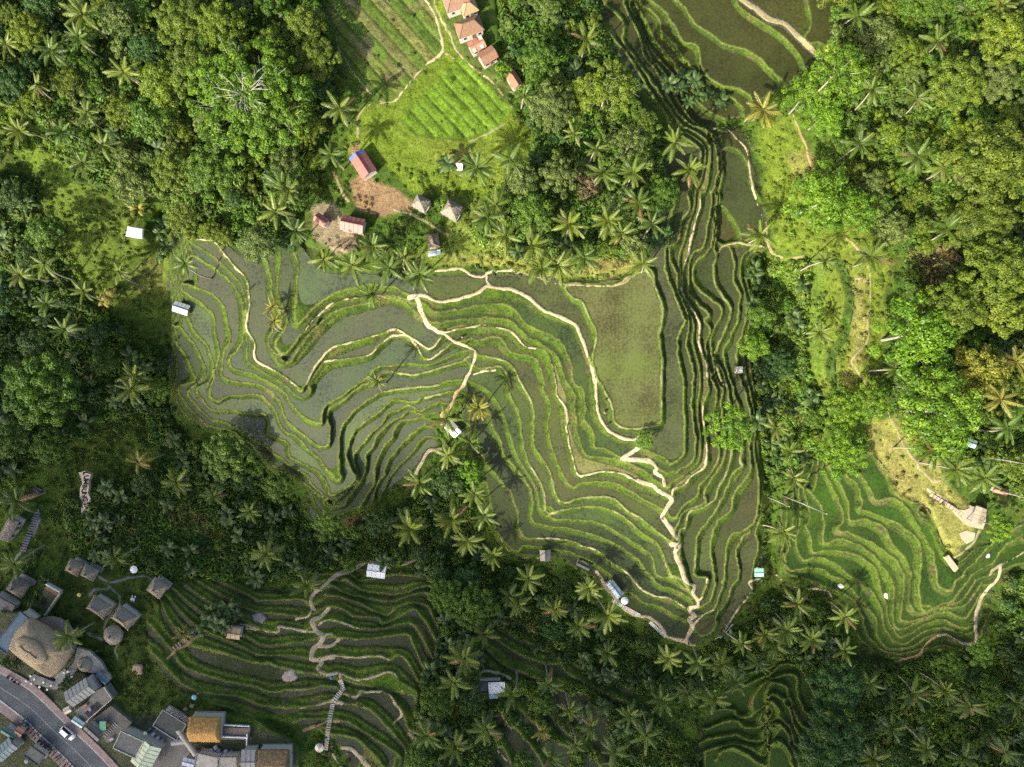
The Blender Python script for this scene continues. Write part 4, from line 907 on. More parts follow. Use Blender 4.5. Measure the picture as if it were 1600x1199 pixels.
def add_banana(px, py, zone=None, tone=1.0, yellow=False):
    rs = random.Random(int(px * 3 + py * 17)); s = rs.uniform(.95, 1.35); x, y, z = base_for(px, py, 2.5 * s); root = empty('banana_plant', (x, y, z), rs.uniform(0, 6.28)); root.scale = (s, s, s)
    link(bpy.data.objects.new('pseudostem', BSTEM), root)
    for j in range(rs.randint(7, 9)):
        o = link(bpy.data.objects.new('leaf', BLEAF[j % 3]), root); o.location = (.1, .05, 2.4 + .05 * j); o.rotation_euler = (rs.uniform(-.3, .3), rs.uniform(-.75, .15), j * 2.4 + rs.uniform(-.3, .3)); q = rs.uniform(.85, 1.2); o.scale = (q, q, q)
        v = tone * rs.uniform(.75, 1.3); o.color = (.20 * v, .19 * v, .03 * v, 1) if yellow else (.050 * v, .092 * v, .022 * v, 1)
    POOL.append(dict(o=root, px=px, py=py, sp='banana', zone=zone, adj='yellow' if yellow else ''))

# tones
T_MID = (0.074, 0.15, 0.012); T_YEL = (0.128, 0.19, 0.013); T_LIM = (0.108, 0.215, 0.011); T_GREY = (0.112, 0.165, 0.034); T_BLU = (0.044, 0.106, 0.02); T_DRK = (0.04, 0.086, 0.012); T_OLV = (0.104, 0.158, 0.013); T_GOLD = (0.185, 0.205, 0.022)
ZN = [('the upper left jungle', [(-170,-140),(470,-140),(520,60),(520,130),(490,260),(445,385),(400,385),(280,365),(250,300),(130,285),(80,235),(-170,250)]),
      ('the dark left edge jungle', [(-170,250),(60,285),(110,400),(180,500),(255,560),(265,650),(300,700),(240,690),(120,680),(0,760),(-170,760)]),
      ('the sunlit grove at top centre', [(780,20),(770,-140),(920,-140),(930,0),(955,110),(1030,200),(1045,380),(1000,400),(820,400),(740,370),(820,290),(840,220),(815,150),(790,100)]),
      ('the sunny upper right jungle', [(1320,-140),(1770,-140),(1770,640),(1560,640),(1500,560),(1420,450),(1420,380),(1330,330),(1290,130)]),
      ('the narrow belt along the right stream', [(1170,420),(1262,410),(1255,560),(1285,640),(1270,720),(1200,760),(1186,650)]),
      ('the dark ravine below the left terraces', [(290,690),(400,720),(470,810),(520,835),(640,790),(700,740),(730,760),(760,870),(700,880),(560,880),(460,900),(400,905),(340,800),(250,760)]),
      ('the palm ravine below the centre terraces', [(700,880),(850,890),(980,990),(1080,1025),(1200,960),(1210,1010),(1120,1080),(980,1080),(830,1010),(760,960)]),
      ('the shady lower right jungle', [(1200,930),(1290,950),(1335,1035),(1560,1020),(1570,900),(1770,870),(1770,1330),(1290,1330),(1300,1170),(1335,1130),(1290,1060),(1200,1020)]),
      ('the jungle beside the stone pavilion', [(1400,560),(1770,560),(1770,790),(1560,770),(1480,720),(1400,640)]),
      ('the bushes right of the near terraces', [(655,890),(700,880),(760,960),(745,1050),(695,1110),(650,1199),(665,1060),(690,1000),(690,920)]),
      ('the bottom centre slope', [(650,1110),(800,1050),(980,1090),(1095,1180),(1090,1340),(640,1340)]),
      ('the hillside below the letter sign', [(100,780),(260,720),(400,850),(440,905),(260,900),(120,860)])]
def zone_of(px, py):
    P_ = np.array([px]); Q_ = np.array([py])
    for nm, pl in ZN:
        if poly_mask(pl, P_, Q_)[0]: return nm
    if px < 480 and py < 480: return 'the clearing by the white tent' if px < 270 else 'the edge of the left terraces'
    if py < 300 and px < 860: return 'the upper meadow'
    if py < 440 and px < 860: return 'the yard of the red-roofed houses'
    if px > 1180 and py < 560: return 'the right-hand clearing'
    if px > 1180: return 'the green terraces at right'
    if py > 880 and px < 420: return 'the thatched garden at lower left'
    if py > 880: return 'the near terraces'
    if px < 700: return 'the left terraces'
    return 'the centre terraces'

PALMS = [(8,68),(78,78),(128,22),(57,132),(135,175),(95,205),(30,205),(128,255),(160,225),(192,112),(122,58),(530,168),(517,240),(440,290),(745,262),(797,250),
 (917,62),(818,150),(932,232),(897,208),(1055,222),(1078,265),(990,270),(943,272),(1340,25),(1465,65),(1362,140),(1433,155),(1345,225),(1435,245),(1475,262),(1565,8),(1193,172),
 (288,412),(68,412),(130,455),(72,475),(100,515),(185,425),(208,588),(30,430),(430,330),(462,360),(450,298),(505,405),(550,415),(582,385),(608,420),(632,402),(655,430),(580,460),(590,596),(762,340),(790,368),(775,320),
 (890,350),(950,345),(972,365),(1020,350),(998,318),(1005,412),(832,385),(846,420),(872,414),(912,402),(1190,368),(1290,408),(1362,402),(1480,358),(1402,578),(1282,520),(1588,565),
 (205,608),(215,722),(275,755),(333,775),(180,872),(22,882),(25,782),(390,800),(748,638),(700,712),(735,692),(697,655),(655,755),(740,772),(757,806),(640,826),(730,846),(415,866),(770,868),(706,812),
 (825,905),(868,953),(1565,625),(1575,668),(1235,705),(1240,748),(1225,832),(1460,705),(1540,748),(1495,735),(1213,668),(105,995),(480,915),(725,1030),(668,1150),(712,1170),(757,992),(797,932),
 (920,920),(905,980),(950,962),(810,945),(950,1022),(858,1070),(890,1112),(925,1137),(1045,1030),(1090,1036),(1128,1040),(1160,1006),(1035,1096),(1077,1085),(1118,1093),(1150,1066),(1185,1036),(1197,992),
 (1230,986),(1212,1006),(1247,945),(1322,965),(1320,1018),(1360,1070),(1428,1085),(1478,1080),(1517,1105),(1315,1150),(1395,1140),(1448,1172),(1508,1185),(1572,1176),(1365,1188),(1270,1000),(1590,1100),(710,1068),(800,1085),(960,1175),(1010,1150),(860,1185),(985,1120),(760,1140),(900,1165)]
PALMS = [p for p in PALMS if len(p) == 2]
occ = [(hx, hy, 15) for hx, hy in [(133,745),(133,770),(133,800),(567,257),(551,351),(502,344),(658,318),(706,328),(677,376),(803,124),(218,366),(283,482),(705,668),(852,868),(588,893),(605,893),(765,1073),(1518,693),(1563,767),(1530,806),(1186,895),(14,827),(29,917),(116,887),(140,895),(246,919),(365,990),(45,800),(30,850)]]       # occupied discs (px, py, r)
for px, py in PALMS:
    z_ = zone_of(px, py); rr = random.Random(int(px + py * 3)); r_ = rr.uniform(21, 31)
    if (px, py) in ((590,596),): r_ = 18
    if (px, py) in ((748,638),): r_ = 21
    if (px, py) in ((185,425),(722,0)): r_ = 19
    tall = None
    if px > 1450 and 600 < py < 800: tall = 14
    add_palm(px, py, r_, zone=z_, tall=tall, yellow=(px, py) in ((748,638),(1565,625),(1588,565),(215,722),(1193,172))); occ.append((px, py, r_ * .72))
for px, py in ((425,480),(428,502)): add_palm(px, py, 17, zone='the left terraces', yellow=True, tall=4.5)
add_palm(846, 1144, 20, zone='the bottom centre slope', yellow=True, tall=5); occ.append((846,1144,16))
add_palm(285, 990, 15, zone='the thatched garden at lower left', yellow=True, tall=4)

BIG = [(385,150,98,T_LIM,'huge'),(300,105,46,T_OLV,'large'),(248,128,38,T_YEL,'mid'),(232,182,38,T_MID,'mid'),(280,28,44,T_OLV,'large'),(345,35,40,T_YEL,'large'),(330,262,44,T_MID,'large'),(268,262,38,T_OLV,'large'),(205,288,34,T_GREY,'mid'),(180,30,30,T_GREY,'mid'),(225,75,30,T_BLU,'round'),(478,215,18,T_YEL,'round'),
 (950,138,48,T_YEL,'airy'),(862,165,40,T_GREY,'large'),(985,222,32,T_GREY,'airy'),(872,276,32,T_GREY,'round'),(812,278,30,T_GREY,'mid'),(842,88,32,T_MID,'round'),(965,320,32,T_GREY,'airy'),(990,385,24,T_GREY,'mid'),(830,330,34,T_MID,'mid'),(900,150,30,T_OLV,'mid'),(1005,195,28,T_OLV,'airy'),
 (1312,112,46,T_LIM,'feather'),(1262,150,40,T_LIM,'feather'),(1290,180,34,T_LIM,'feather'),(1500,128,48,T_OLV,'large'),(1572,55,45,T_YEL,'large'),(1555,252,68,T_OLV,'large'),(1502,205,24,T_YEL,'mid'),(1290,308,58,T_LIM,'feather'),(1335,328,42,T_LIM,'feather'),
 (1438,525,66,T_LIM,'feather'),(1538,580,44,T_GOLD,'round'),(1490,480,48,T_OLV,'large'),(1560,420,54,T_OLV,'large'),(1545,340,50,T_OLV,'large'),(1570,490,38,T_YEL,'mid'),(1478,648,66,T_LIM,'feather'),(1362,630,34,T_LIM,'feather'),(1318,640,36,T_LIM,'feather'),(1318,712,44,T_LIM,'feather'),
 (60,612,62,T_MID,'large'),(8,690,32,T_MID,'mid'),(1142,668,40,T_LIM,'feather'),(737,738,25,T_LIM,'round'),(740,950,42,T_MID,'large'),(510,822,30,T_MID,'feather'),(1310,1078,48,T_BLU,'large'),(1300,1168,58,T_BLU,'large'),(352,712,46,T_MID,'large'),(1008,690,16,T_LIM,'feather'),(690,320,13,T_LIM,'small'),(1565,825,24,T_LIM,'round'),(785,112,15,T_LIM,'small'),(1470,905,0,T_LIM,'small')]
for px, py, r_, tn, key in BIG:
    if r_ == 0: continue
    root_t = add_tree(px, py, r_, tn, key, zone_of(px, py), tall=20 if (px, py) == (1312,112) else None); occ.append((px, py, r_ * .85))
    if key == 'huge':                  # pale leafless limbs showing through the top of the crown
        rb_ = random.Random(4); zt = max(c_.location.z for c_ in root_t.children) + 7.0; mb = MB()
        for q in range(15):
            a = q * 2.4; l = rb_.uniform(3.0, 6.5); s0 = Vector((rb_.uniform(-1, 1), rb_.uniform(-1, 1) , zt - 2.2)); e = Vector((math.cos(a) * l, math.sin(a) * l, zt + rb_.uniform(-.6, .5))); m_ = s0.lerp(e, .5) + Vector((rb_.uniform(-.5, .5), rb_.uniform(-.5, .5), .5)); mb.tube([s0, m_, e], [.10, .07, .03], 6)
            for w_ in range(3): b0 = m_.lerp(e, rb_.uniform(0, .8)); mb.tube([b0, b0 + Vector((math.cos(a + rb_.uniform(-.9, .9)) * 1.6, math.sin(a + rb_.uniform(-.9, .9)) * 1.6, rb_.uniform(0, .5)))], [.06, .025], 5)
        mb.build('bare_branches', mat_plain('bleached_wood', (.34, .33, .29), .8, .2, 2, .1), root_t)
# bare tall trunks and poles of old palms
def bare_trunk(bx, by, tx, ty, lab):
    x, y, z = on_ground(bx, by)
    d = math.hypot(tx - bx, ty - by); R0 = math.hypot(bx - CX, by - CY); hh = (CAM_H - z) * d / (R0 + d)
    o = empty('dead_palm', (x, y, z)); MB().tube([(0, 0, -.4), (.1, .05, hh * .5), (0, 0, hh)], [.26, .2, .15], 8).build('trunk', M['palebark'], o, True); MB().lathe([(.15, 0), (.2, .15), (.05, .4)], 8, (0, 0, hh)).build('withered_top', M['wood'], o, color=(.3, .26, .18)); tag(o, lab, 'tree')
bare_trunk(1224, 775, 1290, 806, 'tall pale bare palm trunk standing left of the green amphitheatre terraces')
bare_trunk(1200, 777, 1231, 795, 'shorter pale bare palm trunk at the left end of the green terraces')
bare_trunk(1528, 713, 1600, 740, 'tall pale palm trunk beside the small blue roof at the right edge')
bare_trunk(1550, 766, 1600, 781, 'pale palm trunk leaning over the reddish roof at right edge')

# random fill of the jungle zones
def clear_ok(px, py, r, f=1.0):
    for a, b_, c in occ:
        if (a - px) ** 2 + (b_ - py) ** 2 < ((c + r) * f) ** 2: return False
    return True
CLEAR = [[(50,300),(150,285),(225,325),(270,380),(270,500),(200,510),(120,470),(80,400)], [(140,660),(235,640),(245,740),(190,765),(140,740)], [(-20,150),(60,180),(120,230),(150,290),(60,300),(-20,225)], [(1440,10),(1500,0),(1510,70),(1480,80)], [(895,270),(945,275),(935,315),(900,315)], [(1480,690),(1530,670),(1540,720),(1500,710)], [(1425,395),(1500,385),(1505,440),(1440,450)],[(680,640),(740,640),(720,690),(690,680)],[(1380,1000),(1460,985),(1460,1050),(1380,1050)]]
MIX = {'the upper left jungle': ([T_MID, T_OLV, T_YEL, T_GREY, T_BLU], 96, 10), 'the dark left edge jungle': ([T_DRK, T_BLU, T_MID], 42, 30), 'the sunlit grove at top centre': ([T_GREY, T_OLV, T_MID, T_BLU], 34, 8), 'the sunny upper right jungle': ([T_OLV, T_YEL, T_MID, T_GREY], 84, 8),  # shaded zones get darker tones: part of their shade is in the leaf colour
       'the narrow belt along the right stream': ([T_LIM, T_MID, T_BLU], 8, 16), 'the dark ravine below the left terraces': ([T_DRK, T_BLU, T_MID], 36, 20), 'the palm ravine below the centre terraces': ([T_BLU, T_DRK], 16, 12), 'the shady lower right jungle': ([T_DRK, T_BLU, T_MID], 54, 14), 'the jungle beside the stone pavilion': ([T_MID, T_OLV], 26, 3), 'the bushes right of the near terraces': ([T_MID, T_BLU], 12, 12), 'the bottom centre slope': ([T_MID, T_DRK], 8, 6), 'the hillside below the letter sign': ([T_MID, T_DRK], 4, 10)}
fr_ = random.Random(99)
for nm, pl in ZN:
    tones, nt, nb = MIX[nm]; xs = [p[0] for p in pl]; ys = [p[1] for p in pl]; got = 0; tries = 0
    while got < nt and tries < nt * 40:
        tries += 1; px = fr_.uniform(max(-40, min(xs)), min(1640, max(xs))); py = fr_.uniform(max(-40, min(ys)), min(1240, max(ys)))
        r_ = fr_.choice([13, 16, 20, 24, 28, 33] if got < nt * .7 else [11, 14, 17, 20]) * (1.12 if 'upper' in nm else .95)
        A = np.array([px]); B_ = np.array([py])
        if not poly_mask(pl, A, B_)[0] or any(poly_mask(c, A, B_)[0] for c in CLEAR) or not clear_ok(px, py, r_, .70): continue
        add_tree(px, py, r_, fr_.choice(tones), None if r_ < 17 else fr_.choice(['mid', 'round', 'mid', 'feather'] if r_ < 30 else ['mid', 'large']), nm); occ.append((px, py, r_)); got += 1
    got = 0; tries = 0
    while got < nb and tries < nb * 60:
        tries += 1; px = fr_.uniform(max(-10, min(xs)), min(1610, max(xs))); py = fr_.uniform(max(-10, min(ys)), min(1210, max(ys))); A = np.array([px]); B_ = np.array([py])
        if not poly_mask(pl, A, B_)[0] or any(poly_mask(c, A, B_)[0] for c in CLEAR) or not clear_ok(px, py, 5, .8): continue
        add_banana(px, py, nm, 1.0); occ.append((px, py, 7)); got += 1
for px, py in [(1045,130),(1062,140),(1075,158),(1085,128),(1092,150),(1070,120),(1118,165),(1130,158),(1108,150),(255,345),(250,365),(260,385),(252,400),(330,955),(345,965),(355,950),(340,975),(370,960),(325,970),(365,945),(352,980),(1195,640),(1205,625),(1190,605),(1185,660),(1200,560),(1190,540),(700,930),(690,915),(712,922),(455,50),(470,40),(480,60),(445,20),(490,45),(1178,430),(1185,445),(1180,420),(170,870),(150,830),(165,815),(145,815),(160,845),(310,430+560),(700,255)]:
    add_banana(px, py, zone_of(px, py)); occ.append((px, py, 7))
for px, py in [(216,328),(160,470),(172,465)]: add_banana(px, py, zone_of(px, py), yellow=True)

# labels: one of its kind by its order from the left within a named area
ORD = lambda n: 'leftmost' if n == 1 else f"{n}{'th' if 10 <= n % 100 <= 20 else {1:'st',2:'nd',3:'rd'}.get(n % 10,'th')} from left"
def tone_word(t):
    return {T_MID:'mid green', T_YEL:'yellow-green', T_LIM:'bright lime', T_GREY:'pale grey-green', T_BLU:'bluish green', T_DRK:'dark green', T_OLV:'olive green', T_GOLD:'golden yellow'}[t]
bk = {}
for d in POOL:
    if d['sp'] == 'tree':
        sz = 'huge' if d['r'] > 80 else ('large' if d['r'] >= 40 else ('medium' if d['r'] >= 20 else 'small')); d['desc'] = f"{sz} {tone_word(d['tone'])} tree"; cat = 'tree'; grp = 'broadleaf trees in the jungle'
    elif d['sp'] == 'palm': d['desc'] = (d['adj'] + ' ' if d['adj'] else '') + 'coconut palm'; cat = 'palm'; grp = 'coconut palms across the valley'
    else: d['desc'] = (d['adj'] + ' ' if d['adj'] else '') + 'banana plant'; cat = 'banana plant'; grp = 'banana plants on the slopes'
    d['cat'] = cat; d['grp'] = grp; bk.setdefault((d['desc'], d['zone']), []).append(d)
for (desc, zn), lst in bk.items():
    lst.sort(key=lambda d: d['px'])
    for i, d in enumerate(lst):
        lab = f"{desc} in {zn}" if len(lst) == 1 else f"{desc}, {ORD(i + 1)} in {zn}"
        tag(d['o'], lab, d['cat'], d['grp'])

# ---- undergrowth and grass: points with instanced tufts (uncountable)
HID = bpy.data.collections.new('tuft_shapes')
def tuft(name, n, spread, h, leaf, seed, aspect):
    rs = np.random.RandomState(seed); a = rs.uniform(0, 6.28, n); q = np.sqrt(rs.rand(n)) * spread
    p = np.stack([q * np.cos(a), q * np.sin(a), h * (1 - (q / spread) ** 2 * .7) * rs.uniform(.5, 1, n)], 1)
    nr = np.stack([q / spread * np.cos(a), q / spread * np.sin(a), np.full(n, .9)], 1) + rs.normal(size=(n, 3)) * .45; nr /= np.linalg.norm(nr, axis=1, keepdims=True)
    v, fc = leaf_quads(p, nr, leaf, rs, aspect); me_ = np_mesh(name, v, fc, M['under']); face_rnd(me_, rs.rand(n)); o = bpy.data.objects.new(name, me_); HID.objects.link(o); return o
def scatter(name, pts, tint, scale, shapes):
    me_ = bpy.data.meshes.new(name); me_.vertices.add(len(pts)); me_.vertices.foreach_set('co', np.asarray(pts, np.float32).ravel()); me_.update()
    a = me_.attributes.new('tint', 'FLOAT_COLOR', 'POINT'); a.data.foreach_set('color', np.concatenate([tint, np.ones((len(tint), 1))], 1).astype(np.float32).ravel())
    a = me_.attributes.new('sz', 'FLOAT', 'POINT'); a.data.foreach_set('value', scale.astype(np.float32))
    a = me_.attributes.new('ang', 'FLOAT', 'POINT'); a.data.foreach_set('value', np.random.RandomState(3).uniform(0, 6.28, len(pts)).astype(np.float32))
    o = link(bpy.data.objects.new(name, me_)); tag(o, kind='stuff')
    ng = bpy.data.node_groups.new(name, 'GeometryNodeTree'); ng.interface.new_socket('Geometry', in_out='INPUT', socket_type='NodeSocketGeometry'); ng.interface.new_socket('Geometry', in_out='OUTPUT', socket_type='NodeSocketGeometry')
    N = ng.nodes; gi = N.new('NodeGroupInput'); go = N.new('NodeGroupOutput'); ip = N.new('GeometryNodeInstanceOnPoints'); cur = None; js = N.new('GeometryNodeGeometryToInstance')
    for s in reversed(shapes):
        oi = N.new('GeometryNodeObjectInfo'); oi.inputs['Object'].default_value = s; oi.transform_space = 'ORIGINAL'; ng.links.new(oi.outputs['Geometry'], js.inputs[0])
    sz = N.new('GeometryNodeInputNamedAttribute'); sz.data_type = 'FLOAT'; sz.inputs[0].default_value = 'sz'; an = N.new('GeometryNodeInputNamedAttribute'); an.data_type = 'FLOAT'; an.inputs[0].default_value = 'ang'; cx = N.new('ShaderNodeCombineXYZ')
    ng.links.new(an.outputs[0], cx.inputs[2]); ng.links.new(cx.outputs[0], ip.inputs['Rotation']); ng.links.new(sz.outputs[0], ip.inputs['Scale']); ng.links.new(gi.outputs[0], ip.inputs['Points']); ng.links.new(js.outputs[0], ip.inputs['Instance']); ip.inputs['Pick Instance'].default_value = True
    rv = N.new('FunctionNodeRandomValue'); rv.data_type = 'INT'
    for s_ in rv.inputs:
        if s_.type == 'INT' and s_.name == 'Min': s_.default_value = 0
        if s_.type == 'INT' and s_.name == 'Max': s_.default_value = len(shapes) - 1
    io = [s_ for s_ in rv.outputs if s_.type == 'INT'][0]; ng.links.new(io, ip.inputs['Instance Index'])
    ng.links.new(ip.outputs[0], go.inputs[0]); md = o.modifiers.new('scatter', 'NODES'); md.node_group = ng
    return o
bushes = [tuft('bush_shape', 90, .9, 1.0, .42, 1, .55), tuft('bush_shape', 70, .8, 1.3, .55, 2, .4), tuft('bush_shape', 110, 1.1, .8, .32, 3, .6)]
grassy = [tuft('grass_shape', 26, .45, .3, .42, 4, .2), tuft('grass_shape', 22, .4, .35, .5, 5, .16)]
rs = np.random.RandomState(21)
FM = np.zeros((NY, NX)); 
for nm, pl in ZN: FM = np.maximum(FM, blur(poly_mask(pl).astype(float), 6))
for c in CLEAR[:3]: FM *= 1 - .75 * blur(poly_mask(c).astype(float), 4)
VILL = poly_mask([(-170,930),(50,960),(110,1010),(130,1040),(170,1090),(230,1130),(300,1105),(400,1115),(465,1160),(470,1400),(-170,1400)]).astype(float)
HOUSE = np.zeros((NY, NX))
for hx, hy, hr in [(567,257,30),(549,350,28),(504,345,26),(610,315,30),(658,317,20),(705,327,22),(735,40,50),(760,90,22),(803,123,16),(218,366,20),(283,482,14),(677,378,16),(706,665,20),(850,868,12),(963,922,26),(588,893,22),(760,1073,32),(1518,820,38),(1487,878,14),(1186,895,10),(20,825,26),(127,890,28),(246,919,16),(155,949,20),(194,965,20),(177,993,16),(85,925,25),(133,772,14),(133,800,12),(133,745,12),(30,915,18),(62,1010,55),(1156,578,6),(718,260,7),(365,990,10)]:
    HOUSE = np.maximum(HOUSE, ((GX - hx) ** 2 + (GY - hy) ** 2 < hr ** 2).astype(float))
bank_m0 = (f > 1 - r * .8); nopath = 1 - np.clip(pwide * 1.5, 0, 1); base_free = (1 - Tb) * (1 - VILL) * (1 - HOUSE) * nopath
den_b = ((1 - VILL) * (1 - HOUSE) * nopath * (ZONE == 6) * .15 * bank_m0) + base_free * np.clip(.12 + 1.1 * FM + .25 * (vnoise(40, 61, 2) > .56), 0, 1)
den_b *= 1 - np.clip(blur(poly_mask([(480,-60),(530,110),(560,180),(560,240),(800,290),(830,250),(800,170),(700,60),(690,-60)]).astype(float), 3), 0, 1) * .97
den_b *= 1 - .85 * blur(poly_mask([(1350,660),(1400,650),(1450,700),(1500,780),(1530,800),(1500,870),(1450,800),(1380,740)]).astype(float), 3)
def pick(den, n, jitter=True):
    pr = (den * ((GX > -60) & (GX < 1660) & (GY > -60) & (GY < 1260))).ravel(); pr = pr / pr.sum(); ii = rs.choice(pr.size, n, p=pr)
    px = GX.ravel()[ii] + rs.uniform(-1, 1, n); py = GY.ravel()[ii] + rs.uniform(-1, 1, n); z = samp(Zg, px, py); kk = (CAM_H - z) / CAM_H / PXM
    return np.stack([(px - CX) * kk, (CY - py) * kk, z], 1), ii
pt, ii = pick(den_b, 54000); tn = C.reshape(-1, 3)[ii] * rs.uniform(.75, 1.5, (len(ii), 1)) * rs.uniform(.85, 1.15, (len(ii), 3))
tn = tn * (.92 + .2 * FM.ravel()[ii])[:, None] + np.array([0.03, .06, .008]) * .4; scatter('undergrowth', pt, tn, rs.uniform(.5, 1.35, len(ii)) * (.6 + 1.0 * FM.ravel()[ii]), bushes)  # forest tufts are tinted brighter, light put into colour to lift dark gaps
bank_m = Tb * ((f > 1 - r * .9) & (f < 1 - .12 * r)) * nopath
den_g = np.clip(bank_m * 1.0 + base_free * .35 * (1 - FM), 0, 1) * (1 - np.clip(pw, 0, 1) * .8) * (1 - .6 * np.clip(fm, 0, 1))
pt, ii = pick(den_g, 24000); tn = C.reshape(-1, 3)[ii] * rs.uniform(.75, 1.45, (len(ii), 1)) * rs.uniform(.88, 1.12, (len(ii), 3))
scatter('grass', pt, tn, rs.uniform(.18, .5, len(ii)), grassy)

# ---- cloud drifting above, its shade lies over the lower valley
def cloud(poly, alt, thick, seed):
    xs = np.array([p[0] for p in poly]); ys = np.array([p[1] for p in poly]); n = 90
    gx_ = np.linspace(xs.min() - 40, xs.max() + 40, n); gy_ = np.linspace(ys.min() - 40, ys.max() + 40, n); X_, Y_ = np.meshgrid(gx_, gy_)
    m = blur(poly_mask(poly, X_ + 70 * (vnoise(120, seed, 2, X_, Y_) - .5), Y_ + 70 * (vnoise(120, seed + 1, 2, X_, Y_) - .5)).astype(float), 3)
    t = np.clip(m - .35, 0, 1) / .65 * thick * (.5 + vnoise(90, seed + 2, 3, X_, Y_)); off = alt / math.tan(SUN_EL)
    wx = (X_ - CX) / PXM - SHDIR[0] * off; wy = (CY - Y_) / PXM - SHDIR[1] * off
    top = np.stack([wx, wy, alt + t], -1).reshape(-1, 3); bot = np.stack([wx, wy, alt - t * .3], -1).reshape(-1, 3); idx_ = np.arange(n * n).reshape(n, n)
    fm_ = (t[:-1, :-1] + t[1:, :-1] + t[:-1, 1:] + t[1:, 1:]) > 0; q = np.stack([idx_[1:, :-1], idx_[1:, 1:], idx_[:-1, 1:], idx_[:-1, :-1]], -1)[fm_]
    o = link(bpy.data.objects.new('cloud', np_mesh('cloud', np.vstack([top, bot]), np.vstack([q, q[:, ::-1] + n * n]), M['cloudm'], True))); tag(o, kind='structure')
M['cloudm'] = mat_plain('cloud', (0.85, 0.86, 0.88), 1.0, 0.05, 0.01, 0)
cloud([(-700,470),(-100,460),(100,500),(220,570),(310,680),(430,780),(600,800),(760,850),(870,920),(960,990),(1080,1030),(1220,960),(1330,1010),(1420,1040),(1560,990),(2200,950),(2200,1900),(-700,1900)], 1100, 4, 5)
# ================================================================ BUILDINGS AND SMALL THINGS
def mscale(z): return (CAM_H - z) / CAM_H / PXM          # metres per pixel at height z
def rot2(x, y, a): return x * math.cos(a) - y * math.sin(a), x * math.sin(a) + y * math.cos(a)

def roof_crisp(l, w, h, rf, th=.12):
    """hip (rf<1), gable (rf=1) or pyramid (rf=0) shell; l along x"""
    mb = MB(); a = l / 2; c = w / 2; rr = a * rf
    for dz, flip in ((0, False), (-th, True)):
        A, B_, C_, D = (-a, -c, dz), (a, -c, dz), (a, c, dz), (-a, c, dz); E, F_ = (-rr, 0, h + dz), (rr, 0, h + dz)
        fs = [(A, B_, F_, E), (C_, D, E, F_)] + ([(B_, C_, F_), (D, A, E)] if rf < 1 else [])
        if rf == 0: fs = [(A, B_, E), (C_, D, E), (B_, C_, E), (D, A, E)]
        for q in fs: mb.quad(*(q[::-1] if flip else q))
    for p, q in (((-a, -c), (a, -c)), ((a, -c), (a, c)), ((a, c), (-a, c)), ((-a, c), (-a, -c))): mb.quad((*p, -th), (*q, -th), (*q, 0), (*p, 0))
    return mb

def roof_thatch(l, w, h, rf, seed=0, th=.3, bulge=0.12, n=22, amp=.07):
    rs = np.random.RandomState(seed); U, V_ = np.meshgrid(np.linspace(-1, 1, n), np.linspace(-1, 1, n)); a = 1 - np.abs(V_); bb = (1 - np.abs(U)) / max(1e-3, 1 - rf)
    t = np.minimum(a, bb); z = h * (t + bulge * np.sin(t * math.pi)) + rs.normal(0, amp, t.shape) * (t < .98); ed = 1 - .02 * rs.rand(*t.shape)
    x = U * l / 2 * ed; y = V_ * w / 2 * ed; top = np.stack([x, y, z], -1).reshape(-1, 3); bot = np.stack([x * .96, y * .96, np.minimum(z - th, z * .9 - th)], -1).reshape(-1, 3); I = np.arange(n * n).reshape(n, n)
    q = np.stack([I[:-1, :-1], I[:-1, 1:], I[1:, 1:], I[1:, :-1]], -1).reshape(-1, 4); ring = list(I[0, :]) + list(I[1:, -1]) + list(I[-1, -2::-1]) + list(I[-2:0:-1, 0])
    sk = [(ring[i], ring[i] + n * n, ring[(i + 1) % len(ring)] + n * n, ring[(i + 1) % len(ring)]) for i in range(len(ring))]
    return np.vstack([top, bot]), np.vstack([q, q[:, ::-1] + n * n, np.array(sk)])

